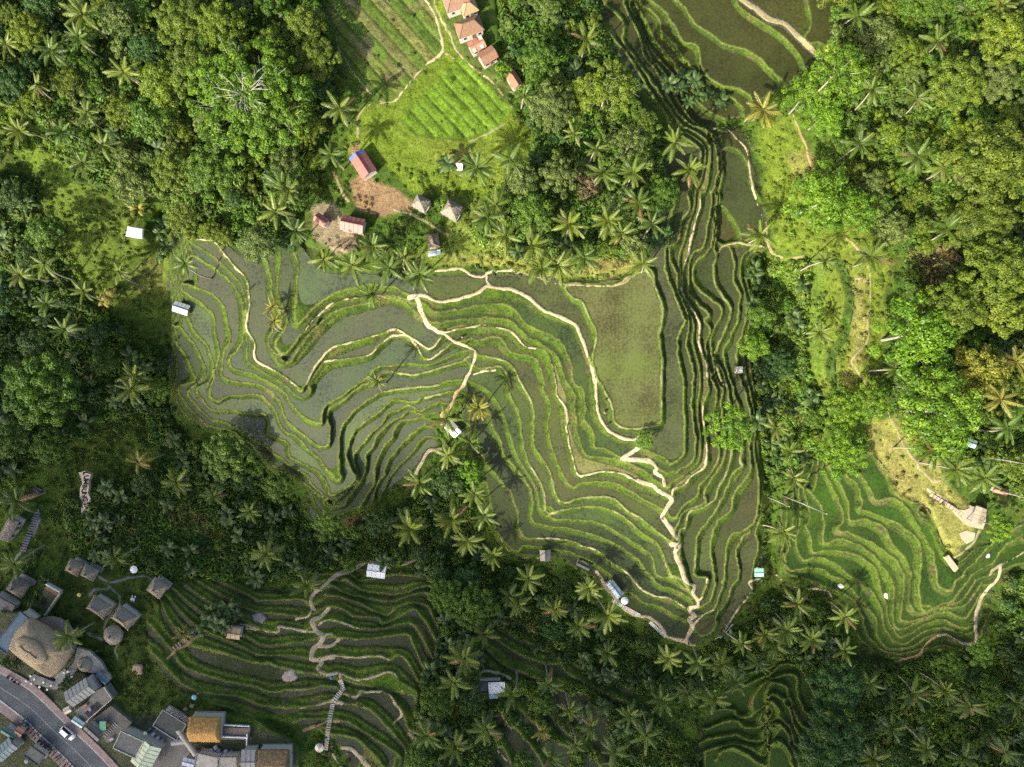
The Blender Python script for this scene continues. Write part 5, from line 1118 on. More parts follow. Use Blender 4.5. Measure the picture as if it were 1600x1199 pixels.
def house(name, label, cat, px, py, l, w, ang, col, style='metal', rf=1.0, wall=2.6, rise=1.2, wallcol=(.55, .5, .42), open_=False, ridge=None, group=None, over=.35, roofcol2=None, floor=True):
    """l, w in photo pixels; ang is the direction of the long axis in the photo, degrees clockwise from right"""
    x, y, z = base_for(px, py, wall); m = mscale(z + wall); L, W_ = l * m, w * m; o = empty(name, (x, y, z), -math.radians(ang))
    lw, ww = max(.6, L - 2 * over), max(.6, W_ - 2 * over)
    if floor: MB().box((0, 0, .0), (lw + .3, ww + .3, .5)).build('floor_slab', M['concrete'], o, color=(.3, .28, .25))
    if open_:
        for sx in (-1, 1):
            for sy in (-1, 1): MB().tube([(sx * lw / 2, sy * ww / 2, 0), (sx * lw / 2, sy * ww / 2, wall + .1)], .09, 8).build('post', M['wood'], o, color=(.22, .16, .1))
    else:
        mb = MB(); t = .18; hh = wall + .05
        mb.box((0, -ww / 2 + t / 2, hh / 2), (lw, t, hh)); mb.box((0, ww / 2 - t / 2, hh / 2), (lw, t, hh)); mb.box((-lw / 2 + t / 2, 0, hh / 2), (t, ww - 2 * t, hh)); mb.box((lw / 2 - t / 2, 0, hh / 2), (t, ww - 2 * t, hh)); mb.build('wall', M['paint'], o, color=wallcol)
        d = MB().box((lw * .1, -ww / 2 - .04, 1.0), (.9, .08, 2.0)).build('door', M['wood'], o, color=(.16, .1, .06)); MB().box((lw * .1 + .33, -ww / 2 - .11, 1.0), (.05, .06, .16)).build('handle', M['metal'], d, color=(.5, .5, .5))
        for sx in (-.3, .35):
            wd = MB().box((lw * sx, -ww / 2 - .03, 1.45), (.7, .07, .8)).build('window', M['glass'], o); MB().box((lw * sx, -ww / 2 - .05, .98), (.9, .16, .07)).build('sill', M['concrete'], wd, color=(.4, .38, .35))
    if style == 'thatch':
        v, fc = roof_thatch(L, W_, rise, rf, int(px + py)); rf_o = link(bpy.data.objects.new('roof', np_mesh('roof', v, fc, M['thatch'], True)), o)
    elif style == 'flat':
        rf_o = MB().box((0, 0, .1), (L, W_, .2)).build('roof', M['concrete'], o)
    else:
        rf_o = roof_crisp(L, W_, rise, rf).build('roof', M['tile' if style == 'tile' else 'metal'], o)
    rf_o.location.z = wall; rf_o.color = (*col, 1)
    rc = ridge or tuple(c * .75 for c in col)
    if style in ('metal', 'tile') or (style == 'thatch' and 0 < rf < 1):
        a = L / 2 * rf; top = rise + (.12 if style == 'thatch' else .03)
        if rf > 0: MB().tube([(-a, 0, top), (a, 0, top)], .11 if style != 'thatch' else .2, 6).build('ridge_cap', M['tile' if style == 'tile' else ('thatch' if style == 'thatch' else 'metal')], rf_o, color=rc)
        if rf < 1:
            for sx in (-1, 1):
                for sy in (-1, 1): MB().tube([(sx * a, 0, top), (sx * L / 2 * .99, sy * W_ / 2 * .99, .08)], .09 if style != 'thatch' else .16, 6).build('hip_cap', M['tile' if style == 'tile' else ('thatch' if style == 'thatch' else 'metal')], rf_o, color=rc)
    if style == 'thatch' and rf == 0: MB().lathe([(.35, -.1), (.28, .2), (.1, .45)], 8, (0, 0, rise)).build('finial', M['thatch'], rf_o, color=rc)
    if style == 'metal' and L > 3:      # standing seams of the sheets
        for i in range(1, int(L / 1.0)):
            u = -L / 2 + i * L / int(L / 1.0)
            for s in (-1, 1):
                tt = min(1, (L / 2 - abs(u)) / max(.001, L / 2 * (1 - rf))) if rf < 1 else 1
                MB().tube([(u, s * W_ / 2, .04), (u, s * W_ / 2 * (1 - tt), rise * tt + .04)], .035, 4).build('seam', M['metal'], rf_o, color=tuple(c * .85 for c in col))
    if style == 'flat':
        mb = MB()
        for sy in (-1, 1): mb.box((0, sy * (W_ / 2 - .08), .3), (L, .16, .3))
        for sx in (-1, 1): mb.box((sx * (L / 2 - .08), 0, .3), (.16, W_ - .32, .3))
        mb.build('parapet', M['concrete'], rf_o, color=rc)
    tag(o, label, cat, group); return o

RED = (.30, .105, .085); PINK = (.42, .17, .14); TERRA = (.33, .19, .11); STRAW = (.30, .24, .15); GREYTH = (.24, .21, .17)
o = house('red_roofed_house', 'long red sheet-roofed house with blue end panels on the bare yard slope', 'house', 567, 257, 39, 27, 57, RED, rise=1.3)
for s in (-1, 1):                      # blue sheets at the two ends of its roof
    L = 39 * mscale(12); W_ = 27 * mscale(12); u = -L / 2 + .35
    MB().quad((u - .37, s * W_ / 2, 2.66), (u + .5, s * W_ / 2, 2.66), (u + .5, 0, 3.97), (u - .37, 0, 3.97)).build('blue_sheet', M['metal'], o, color=(.08, .13, .42))
house('red_roofed_house', 'wide red gabled house beside the curved driveway and bare yard', 'house', 551, 351, 36, 24, 12, RED, rise=1.3)
house('small_red_shed', 'small brown-red roofed shed left of the wide red house', 'shed', 502, 344, 21, 15, 35, (.30, .11, .08), rise=.8, wall=2.3)
house('thatched_hut', 'grey pyramid thatched hut left of the bright little tree', 'hut', 658, 318, 25, 22, 28, GREYTH, 'thatch', 0, 2.3, 2.3, open_=True)
house('thatched_hut', 'larger grey pyramid thatched hut right of the bright little tree', 'hut', 706, 328, 29, 26, 28, GREYTH, 'thatch', 0, 2.3, 2.6, open_=True)
o = house('patched_shed', 'shed with brown thatch and grey metal front roof near the palms', 'shed', 677, 376, 22, 19, 82, (.22, .18, .13), 'thatch', .6, 2.2, 1.0)
MB().box((3.2, -.2, 2.3), (1.3, 3.2, .07)).build('metal_awning', M['metal'], o, color=(.42, .48, .54))
house('tiled_house', 'hip-roofed terracotta house cut by the top edge of the photo', 'house', 713, -2, 42, 34, -20, (.24, .14, .10), 'tile', .35, 3, 2.2)
house('tiled_house', 'pale orange tiled pavilion roof at the top of the village', 'house', 732, 10, 26, 24, -22, (.34, .22, .12), 'tile', .2, 2.8, 1.4)
house('tiled_house', 'brown hip-roofed tiled house in the middle of the top village', 'house', 733, 42, 42, 26, -20, (.21, .125, .08), 'tile', .45, 3, 2.2)
o = house('rusty_shed', 'rust-streaked metal-roofed shed below the brown tiled house', 'shed', 745, 70, 25, 20, -28, (.34, .17, .11), 'metal', 1, 2.4, .5)
for i, (u, v_, c) in enumerate([(-1.2, -.9, (.55, .5, .46)), (.9, -.9, (.5, .46, .42)), (.2, .8, (.30, .10, .06)), (1.5, .8, (.55, .52, .5))]): MB().box((u, v_, 2.4 + .5 * (1 - abs(v_) / 1.7) + .05), (.8, 1.2, .04)).build('rusty_sheet', M['metal'], o, color=c)
house('tiled_house', 'plain brown gabled roof at the lower end of the top village', 'house', 762, 87, 27, 22, -32, (.24, .13, .085), 'tile', 1, 2.6, 1.0)
house('tiled_house', 'lone terracotta gabled roof among trees right of the striped field', 'house', 803, 124, 28, 17, 58, (.30, .14, .09), 'tile', 1, 2.6, 1.1)
# white tent, tank, small roofs
def tent(px, py, l, w, ang, label, col=(.8, .8, .8), name='canvas_tent', cat='tent', h=2.3):
    x, y, z = base_for(px, py, h); m = mscale(z + h); L, W_ = l * m, w * m; o = empty(name, (x, y, z), -math.radians(ang))
    v, fc = roof_thatch(L, W_, .35, .8, 3, .05, .2, 9, .015); r_ = link(bpy.data.objects.new('canopy', np_mesh('canopy', v, fc, M['cloth'], True)), o); r_.location.z = h; r_.color = (*col, 1)
    for sx in (-1, 1):
        for sy in (-1, 1): MB().tube([(sx * L * .46, sy * W_ * .46, -.1), (sx * L * .46, sy * W_ * .46, h)], .05, 6).build('pole', M['metal'], o, color=(.5, .5, .5))
    tag(o, label, cat); return o
tent(218, 366, 27, 17, 10, 'bright white canvas tent in the clearing at left', (.8, .8, .8))
house('metal_hut', 'grey corrugated metal hut beside the narrow left terraces', 'hut', 283, 482, 25, 17, 18, (.30, .34, .36), 'metal', 1, 2.2, .6)
x, y, z = base_for(718, 260, 1.2); o = empty('water_tank', (x, y, z)); MB().box((0, 0, .6), (1.5, 1.4, 1.2)).build('tank', M['paint'], o, color=(.75, .75, .7)); MB().box((0, 0, 1.24), (1.6, 1.5, .08)).build('lid', M['paint'], o, color=(.8, .8, .75)); tag(o, 'small white box tank on the grass of the upper meadow', 'tank')
house('field_shelter', 'tiny grey shelter on the right edge of the centre terraces', 'shelter', 1156, 578, 8, 10, 0, (.45, .45, .42), 'flat', wall=1.8, over=.1)
o = house('tin_shelter', 'tin-roofed shelter at the head of the gully between the terraces', 'shelter', 705, 668, 30, 17, 46, (.34, .32, .26), 'metal', 1, 2.2, .5, open_=True); MB().box((2.0, 0, 2.62), (1.6, 2.4, .05)).build('light_sheet', M['metal'], o, color=(.55, .62, .64))
house('path_hut', 'grey-brown hut roof on the path below the centre terraces', 'hut', 852, 868, 17, 17, 88, (.22, .20, .17), 'metal', 1, 2.2, .5, open_=True)
house('dark_shelter', 'dark framed shelter right of the grey-brown path hut', 'shelter', 912, 884, 22, 9, 25, (.05, .06, .05), 'metal', 1, 2.0, .3, open_=True)
house('blue_roof_stall', 'long blue-grey roofed stall on the paved path below terraces', 'stall', 961, 921, 28, 13, 52, (.26, .33, .39), 'metal', 1, 2.3, .4, open_=True)
house('teal_roof_shelter', 'small teal square roof at the foot of the right slope', 'shelter', 1186, 895, 14, 13, 0, (.30, .62, .48), 'metal', 1, 2.2, .25, open_=True)
house('white_roof_hut', 'white sheet-roofed hut beside the sandy path below ravine', 'hut', 588, 893, 29, 20, 8, (.62, .65, .68), 'metal', 1, 2.4, .35, open_=True)
o = house('terrace_cafe', 'small cafe with white ribbed roof panel among palms', 'cafe', 765, 1073, 36, 18, -2, (.05, .06, .07), 'flat', wall=2.4)
MB().box((1.9, -.1, 3.0), (4.3, 2.9, .08)).build('white_roof_panel', M['metal'], o, color=(.62, .64, .64)); MB().box((-3.6, -.4, 2.3), (2.6, 2.8, .16)).build('thatch_lean_to', M['thatch'], o, color=(.22, .18, .12)); MB().box((.9, -2.6, 2.0), (2.2, 1.4, .08)).build('blue_awning', M['metal'], o, color=(.16, .30, .40))
house('blue_roof_hut', 'tiny blue-grey roof in the jungle near the right edge', 'hut', 1518, 693, 15, 13, 20, (.28, .36, .40), 'metal', 1, 2.2, .4)
house('red_roof_hut', 'small reddish roof under palms near the right edge', 'hut', 1563, 767, 22, 10, 15, (.42, .20, .13), 'tile', 1, 2.4, .6)
house('stone_pavilion', 'beige stone pavilion with ribbed roof on the right plaza', 'pavilion', 1530, 806, 26, 18, -72, (.33, .27, .2), 'metal', 1, 2.6, .5, open_=True)
def slab(name, pts, col, h=.18, matk='concrete', z=None, up=.1, kind='structure', label=None, cat=None, parent=None):
    zz = max(float(samp(Zg, px, py)) for px, py in pts) if z is None else z
    P3 = [P(px, py, zz + up) for px, py in pts]; n = len(P3); mb = MB(); mb.v = [(a, b_, c) for a, b_, c in P3] + [(a, b_, c - h - .6) for a, b_, c in P3]; ar = sum(P3[i][0] * P3[(i + 1) % n][1] - P3[(i + 1) % n][0] * P3[i][1] for i in range(n)); od = list(range(n)) if ar > 0 else list(range(n))[::-1]
    mb.f = [tuple(od), tuple(q + n for q in od[::-1])] + [(od[i], od[i] + n, od[(i + 1) % n] + n, od[(i + 1) % n]) for i in range(n)]
    mb.f[2:] = [f_[::-1] for f_ in mb.f[2:]]
    o = mb.build(name, M[matk], parent, color=col)
    if parent is None: tag(o, label, cat, kind=None if label else kind)
    return o
slab('plaza', tl(1420, 640, 4.61)(330,715, 400,725, 500,690, 560,720, 555,800, 535,865, 440,845, 385,815, 390,770), (.36, .31, .22))
slab('plaza', tl(1420, 640, 4.61)(365,890, 420,872, 480,890, 470,940, 420,968, 380,930), (.36, .31, .22))
slab('viewing_deck', tl(1420, 640, 4.61)(258,1065, 288,1048, 360,1145, 335,1172), (.36, .31, .21), matk='wood', label='pale wooden viewing deck above the green terraces', cat='deck', up=.9)

# --- village at lower left
ZV = (24.0 - .5 - ZB) * STEP
UP_E = [(-170,960),(-60,1015),(0,1051),(47,1079),(98,1127),(142,1168),(172,1199),(230,1262),(300,1330)]; LO_E = [(-170,1000),(-60,1050),(0,1095),(36,1123),(66,1152),(110,1194),(170,1258),(240,1330)]
def ribbon(name, A, B_, col, up, matk='concrete', h=.3):
    a = smooth_line(A, 6); b_ = smooth_line(B_, 6); n = 60; ta = np.linspace(0, 1, n); pa = np.stack([np.interp(ta, np.linspace(0, 1, len(a)), a[:, i]) for i in (0, 1)], 1); pb = np.stack([np.interp(ta, np.linspace(0, 1, len(b_)), b_[:, i]) for i in (0, 1)], 1)
    top = [P(x, y, ZV + up) for x, y in pa] + [P(x, y, ZV + up) for x, y in pb]; V_ = top + [(x, y, z - h) for x, y, z in top]; F = []
    for i in range(n - 1): F += [(n + i, n + i + 1, i + 1, i), (i, i + 1, 2 * n + i + 1, 2 * n + i), (n + i + 1, n + i, 3 * n + i, 3 * n + i + 1)]
    mb = MB(); mb.v = V_; mb.f = F; o = mb.build(name, M[matk], color=col); tag(o, kind='structure'); return o
M['asphalt'] = mat_plain('asphalt', None, 0.85, 0.4, 0.35, 0.15)
ribbon('road', UP_E, LO_E, (.088, .102, .108), .12, 'asphalt')
off = lambda L_, dx, dy: [(x + dx, y + dy) for x, y in L_]
ribbon('pavement', off(UP_E, 5.5, -9), UP_E, (.26, .205, .185), .25); ribbon('pavement', LO_E, off(LO_E, -8, 12), (.23, .185, .17), .25)
ribbon('kerb', off(UP_E, .6, -1), off(UP_E, -.6, 1), (.36, .33, .3), .262); ribbon('kerb', off(LO_E, .6, -1), off(LO_E, -.6, 1), (.4, .4, .38), .262)
mid_l = [((a[0] + c[0]) / 2 + 3, (a[1] + c[1]) / 2 + 3) for a, c in zip(UP_E, LO_E)]
ribbon('lane_marking', mid_l, off(mid_l, -.45, .55), (.32, .33, .32), .126, h=.004)

# big thatched hall with an oval lantern
x, y, z = base_for(62, 1013, 4); hall = empty('thatched_hall', (x, y, ZV), -math.radians(36))
m_ = mscale(ZV + 5); n = 40; U, V_ = np.meshgrid(np.linspace(-1, 1, n), np.linspace(-1, 1, n)); su_ = np.sign(U) * np.abs(U); 
sq = np.sqrt(np.clip(1 - V_ ** 2 / 2, 0, 1)); sq2 = np.sqrt(np.clip(1 - U ** 2 / 2, 0, 1)); rx = U * (.55 + .45 * sq); ry = V_ * (.55 + .45 * sq2); rr_ = np.clip(1 - np.maximum(np.abs(U), np.abs(V_)) ** 2.2, 0, 1)
rs9 = np.random.RandomState(9); zz = 3.4 + 3.4 * rr_ ** .75 + rs9.normal(0, .035, U.shape) + .12 * np.sin(6 * U + 2) * np.cos(5 * V_); XX = rx * 47 * m_; YY = ry * 33 * m_
top = np.stack([XX, YY, zz], -1).reshape(-1, 3); I = np.arange(n * n).reshape(n, n); q = np.stack([I[:-1, :-1], I[:-1, 1:], I[1:, 1:], I[1:, :-1]], -1).reshape(-1, 4); bot = top * np.array([.95, .95, 1]) - np.array([0, 0, .5])
ring = list(I[0, :]) + list(I[1:, -1]) + list(I[-1, -2::-1]) + list(I[-2:0:-1, 0]); sk = np.array([(ring[i], ring[i] + n * n, ring[(i + 1) % len(ring)] + n * n, ring[(i + 1) % len(ring)]) for i in range(len(ring))])
ro = link(bpy.data.objects.new('roof', np_mesh('roof', np.vstack([top, bot]), np.vstack([q, q[:, ::-1] + n * n, sk]), M['thatch'], True)), hall); ro.color = (.33, .265, .17, 1)
lan = MB(); prof = [(1.0, 0), (1.02, .25), (.93, .55), (.7, .95), (.35, 1.25), (.05, 1.3)]; n0 = 28
for r_, zz_ in prof:
    for kk_ in range(n0): a = 2 * math.pi * kk_ / n0; lan.v.append((r_ * 4.3 * math.cos(a) - .5, r_ * 2.5 * math.sin(a) + .1, 6.35 + zz_))
for i in range(len(prof) - 1):
    for kk_ in range(n0): k2 = (kk_ + 1) % n0; lan.f.append((i * n0 + kk_, i * n0 + k2, (i + 1) * n0 + k2, (i + 1) * n0 + kk_))
lo = lan.build('lantern_roof', M['thatch'], ro, True, (.35, .28, .18)); MB().tube([(-3.1, .2, 7.62), (-1.4, .0, 7.72), (0, .25, 7.72), (2.1, .1, 7.6)], .12, 6).build('ridge_roll', M['thatch'], ro, True, (.22, .17, .1))
for i in range(10):
    a = 2 * math.pi * i / 10; MB().tube([(5.9 * math.cos(a), 4.0 * math.sin(a), -.1), (5.9 * math.cos(a), 4.0 * math.sin(a), 4.2)], .13, 8).build('post', M['wood'], hall, color=(.2, .14, .09))
MB().lathe([(6.4, -.2), (6.4, .25)], 24).build('floor', M['concrete'], hall, color=(.25, .2, .16)); tag(hall, 'huge rounded straw-thatched hall roof with an oval raised crown beside the road', 'hall')

house('flat_roof_house', 'blue-grey flat-roofed house behind the big thatched hall', 'house', 22, 988, 66, 24, -52, (.10, .145, .18), 'flat', wall=3.0)
house('thatched_hut', 'pyramid thatched hut under the palm at the left edge', 'hut', 29, 917, 30, 28, 32, (.17, .15, .12), 'thatch', 0, 2.4, 2.6, open_=True)
house('courtyard_house', 'dark red-edged roof cut by the left edge of the photo', 'house', 2, 948, 40, 26, 28, (.13, .12, .12), 'flat', wall=2.8)
house('thatched_hut', 'left one of the twin pyramid thatched huts beside the stone path', 'hut', 116, 887, 24, 22, 28, (.28, .23, .16), 'thatch', 0, 2.3, 2.0, open_=True)
house('thatched_hut', 'right one of the twin pyramid thatched huts beside the stone path', 'hut', 140, 895, 25, 21, 28, (.26, .235, .18), 'thatch', 0, 2.3, 2.0, open_=True)
house('thatched_hut', 'lone pyramid thatched hut at the end of the stone path', 'hut', 246, 919, 27, 26, 35, (.29, .25, .18), 'thatch', 0, 2.3, 2.2, open_=True)
house('hip_thatched_house', 'left one of two hip-roofed thatched houses on the winding path', 'house', 155, 949, 33, 24, 33, (.27, .24, .19), 'thatch', .4, 2.5, 2.2, ridge=(.42, .31, .16))
house('hip_thatched_house', 'right one of two hip-roofed thatched houses on the winding path', 'house', 194, 965, 34, 25, 36, (.27, .24, .19), 'thatch', .4, 2.5, 2.2, ridge=(.44, .32, .16))
def round_hut(px, py, r, label, col):
    x, y, z = base_for(px, py, 2.6); R = r * mscale(z + 2.6); o = empty('round_thatched_hut', (x, y, z)); rs = np.random.RandomState(int(px)); mb = MB(); prof = [(R * .9, 2.05), (R, 2.1), (R * 1.0, 2.35), (R * .75, 2.85), (R * .45, 3.4), (R * .2, 3.85), (.1, 4.1)]; sg = 26
    for rad, zz_ in prof:
        for k_ in range(sg): a = 2 * math.pi * k_ / sg; q = rad * (1 + rs.uniform(-.035, .035)); mb.v.append((q * math.cos(a), q * math.sin(a), zz_ + rs.uniform(-.04, .04)))
    for i in range(len(prof) - 1):
        for k_ in range(sg): k2 = (k_ + 1) % sg; mb.f.append((i * sg + k_, i * sg + k2, (i + 1) * sg + k2, (i + 1) * sg + k_))
    rf_ = mb.build('roof', M['thatch'], o, True, col); MB().lathe([(.34, 0), (.26, .3), (.05, .5)], 8, (0, 0, 3.95)).build('finial', M['thatch'], rf_, color=tuple(c * .6 for c in col))
    for i in range(6): a = i * 1.047; MB().tube([(R * .75 * math.cos(a), R * .75 * math.sin(a), -.1), (R * .75 * math.cos(a), R * .75 * math.sin(a), 2.5)], .08, 6).build('post', M['wood'], o, color=(.2, .15, .1))
    tag(o, label, 'hut')
round_hut(176, 993, 15.5, 'larger round thatched hut at the foot of the winding path', (.25, .225, .18)); round_hut(132, 1039, 12.5, 'smaller round thatched hut beside the grey steps', (.27, .24, .18))
house('gable_thatched_house', 'tan gabled house beside dark steps at the left edge', 'house', 14, 827, 38, 18, -62, (.25, .22, .18), 'thatch', 1, 2.6, 1.3)
# walled court with white seats
o = slab('walled_court', tl(0, 860, 8)(570,450, 610,400, 790,510, 590,810, 440,700), (.085, .085, .05), up=.05, label='walled lawn court with white seats left of the garden', cat='court')
zc = max(float(samp(Zg, px, py)) for px, py in tl(0, 860, 8)(570,450, 610,400, 790,510, 590,810, 440,700)) + .05
def wall_seg(parent, a, b_, h, t, col, name='wall', z=None):
    p, q = P(*a, z), P(*b_, z); mx_, my_ = (p[0] + q[0]) / 2, (p[1] + q[1]) / 2; L = math.hypot(q[0] - p[0], q[1] - p[1]); return MB().box((mx_, my_, z + h / 2), (L, t, h), math.atan2(q[1] - p[1], q[0] - p[0])).build(name, M['concrete'], parent, color=col)
wall_seg(o, (76, 911), (98, 923.5), 1.2, .35, (.42, .45, .44), z=zc); wall_seg(o, (98, 925), (74, 960), 1.2, .35, (.34, .34, .22), z=zc); wall_seg(o, (75, 915), (93, 927), .5, 1.5, (.20, .12, .08), 'brick_bench', z=zc)
def seat_set(px, py, ang, label):
    x, y, z = on_ground(px, py); o = empty('garden_table', (x, y, z + .12), -math.radians(ang)); MB().box((0, 0, .72), (1.1, .7, .06)).build('table_top', M['paint'], o, color=(.75, .68, .66))
    for sx in (-1, 1):
        for sy in (-1, 1): MB().box((sx * .45, sy * .25, .35), (.06, .06, .7)).build('leg', M['paint'], o, color=(.6, .55, .52))
    for sx in (-.35, .35): MB().box((sx, .62, .42), (.45, .4, .05)).build('stool', M['paint'], o, color=(.72, .7, .68)); MB().box((sx, -.62, .42), (.45, .4, .05)).build('stool', M['paint'], o, color=(.55, .3, .28))
    tag(o, label, 'table')
seat_set(79, 930, 20, 'white table and stools inside the walled court'); seat_set(210, 935, 15, 'white and red table on the lawn right of the winding path')
# roofs along the road
house('roadside_shop', 'grey gabled roof with pale patches above the road bend', 'shop', 124, 1082, 42, 27, -34, (.20, .215, .20), 'metal', 1, 3.2, .9)
o = slab('roof_terrace', tl(0, 1010, 6.345)(950,440, 1040,400, 1120,515, 850,750, 740,640, 860,560), (.17, .165, .145), z=ZV + 1.6, h=1.8, label='brown railed roof terrace right of the grey gabled shop', cat='terrace')
wall_seg(o, (176.5, 1091), (134, 1128), .5, .2, (.42, .4, .38), 'rail', z=ZV + 1.7); wall_seg(o, (176.5, 1091), (164, 1073), .5, .2, (.42, .4, .38), 'rail', z=ZV + 1.7)
for i in range(9): wall_seg(o, (133 + i * 2.2, 1114 - i * 2.1), (143 + i * 2.2, 1123 - i * 2.1), .12, .3, (.06, .055, .05), 'floor_plank', z=ZV + 1.72)
house('kiosk', 'small cream-roofed kiosk on the pavement edge', 'kiosk', 105, 1110, 11, 10, -30, (.52, .49, .38), 'metal', 1, 2.4, .3)
house('kiosk', 'mint-green roofed kiosk beside the pavement', 'kiosk', 122, 1129, 20, 10, 35, (.38, .52, .48), 'metal', 1, 2.4, .3)
house('rain_tank_shed', 'dark blue curved shed roof behind the roof terrace', 'shed', 160, 1060, 22, 11, 45, (.10, .16, .19), 'metal', 1, 2.4, .5)
o = slab('roof_terrace', tl(0, 1010, 6.345)(1100,590, 1310,760, 1210,870, 1060,960, 900,740), (.14, .135, .115), z=ZV + .8, h=1, label='stained brown terrace between the shops with plank walkways', cat='terrace')
for i in range(8): wall_seg(o, (160 + i * 2.6, 1146 - i * 2.5), (166 + i * 2.6, 1152 - i * 2.5), .12, .28, (.30, .28, .24), 'floor_plank', z=ZV + .92)
MB().box((0, 0, 0), (1.6, 2.2, .3)).build('green_awning', M['metal'], o, color=(.03, .25, .14)).location = P(161, 1134, ZV + 2.4)
house('dark_flat_shop', 'dark flat-roofed shop with cream edging above the pavement', 'shop', 202, 1163, 40, 30, 25, (.13, .13, .125), 'flat', wall=3.2, ridge=(.42, .45, .30))
house('dark_awning_shop', 'black ribbed awning shop on the pavement edge', 'shop', 146, 1144, 30, 15, 42, (.055, .06, .06), 'metal', 1, 2.8, .4)
o = house('pale_green_shop', 'pale green and grey gabled roof at the bottom edge', 'shop', 228, 1180, 40, 34, -62, (.46, .52, .36), 'metal', 1, 3.2, .9)
MB().box((-1.6, -1.5, 3.72), (3.2, 2.2, .05)).build('grey_sheet', M['metal'], o, color=(.12, .12, .1)).rotation_euler = (.33, 0, 0)
house('dark_pergola', 'dark slatted pergola roof left of the orange thatch', 'pergola', 266, 1132, 44, 30, 32, (.06, .065, .06), 'flat', wall=2.6, open_=True, ridge=(.24, .25, .24))
o = house('orange_thatched_house', 'bright orange thatched gable roof above the near terraces', 'house', 320, 1140, 51, 40, 1, (.42, .25, .085), 'thatch', 1, 3.0, 2.0)
o = slab('deck', [(349,1137),(391,1138),(388,1156),(346,1156)], (.14, .12, .10), z=ZV + 1.2, h=1, label='railed dark deck right of the orange thatched roof', cat='deck', matk='wood')
wall_seg(o, (351, 1132), (391, 1134), .5, .25, (.5, .5, .5), 'rail', z=ZV + 1.35); wall_seg(o, (345, 1150), (388, 1152), .5, .25, (.62, .63, .63), 'rail', z=ZV + 1.35); wall_seg(o, (387, 1146), (386, 1165), .5, .25, (.55, .55, .55), 'rail', z=ZV + 1.3)
o = slab('courtyard', [(215,1158),(250,1135),(300,1170),(320,1175),(310,1240),(215,1240)], (.16, .155, .135), z=ZV, up=.15)
def tube_roof(a, b_, w, label, col):
    p, q = P(*a, ZV + 2.6), P(*b_, ZV + 2.6); L = math.hypot(q[0] - p[0], q[1] - p[1]); o = empty('covered_walkway', ((p[0] + q[0]) / 2, (p[1] + q[1]) / 2, ZV), math.atan2(q[1] - p[1], q[0] - p[0])); mb = MB(); n = 8
    for i in range(n + 1):
        t = math.pi * i / n
        for s in (-1, 1): mb.v.append((s * L / 2, -math.cos(t) * w / 2, 2.5 + math.sin(t) * .5))
    mb.f = [(2 * i, 2 * i + 1, 2 * i + 3, 2 * i + 2) for i in range(n)]; mb.build('roof', M['metal'], o, True, col)
    for sx in (-1, 1):
        for sy in (-1, 1): MB().tube([(sx * L * .47, sy * w * .45, -.1), (sx * L * .47, sy * w * .45, 2.6)], .06, 6).build('post', M['metal'], o, color=(.3, .3, .3))
    tag(o, label, 'walkway')
tube_roof((278, 1141), (306, 1180), 1.5, 'grey curved walkway roof descending beside the orange thatch', (.26, .245, .21)); tube_roof((268, 1161), (292, 1158), 1.6, 'short grey curved walkway roof left of the long one', (.20, .21, .21))
house('concrete_shop', 'light concrete flat roof with a dark slot at bottom edge', 'shop', 323, 1192, 36, 26, 12, (.36, .34, .29), 'flat', wall=2.8); house('concrete_shop', 'beige concrete flat roof beside the corrugated one at bottom', 'shop', 356, 1194, 30, 24, 0, (.30, .285, .235), 'flat', wall=2.8)
house('small_blue_roof', 'small pale blue sheet roof at the bottom edge', 'shed', 295, 1192, 20, 13, 15, (.34, .38, .45), 'metal', 1, 2.6, .2)
house('corrugated_shop', 'dark grey wavy corrugated roof at the bottom edge', 'shop', 388, 1190, 22, 36, 0, (.16, .18, .175), 'metal', 1, 2.8, .4)
house('reed_roofed_house', 'brown reed-thatched gable roof cut by the bottom edge', 'house', 428, 1192, 50, 42, 0, (.22, .155, .085), 'thatch', 1, 3.0, 1.8)
house('reed_hut', 'little ribbed reed hut in the garden above the terraces', 'hut', 365, 990, 21, 18, 8, (.33, .24, .13), 'metal', 1, 2.0, .5)
house('glass_roof_shop', 'blue-green roofed shop below the road at the left edge', 'shop', 8, 1172, 34, 22, -40, (.12, .19, .20), 'metal', 1, 3, .5); house('green_roof_stall', 'dark green tarpaulin stall with brown border below the road', 'stall', 14, 1146, 24, 12, 32, (.02, .11, .085), 'metal', 1, 2.4, .3); house('flat_roof_shop', 'grey flat-roofed shop below the road at bottom left', 'shop', 55, 1180, 28, 20, 35, (.12, .125, .12), 'flat', wall=2.8)
house('brown_roof_stall', 'rust-brown roofed stall below the road beside the tarpaulin', 'stall', 30, 1144, 12, 14, 30, (.26, .12, .06), 'metal', 1, 2.3, .3)
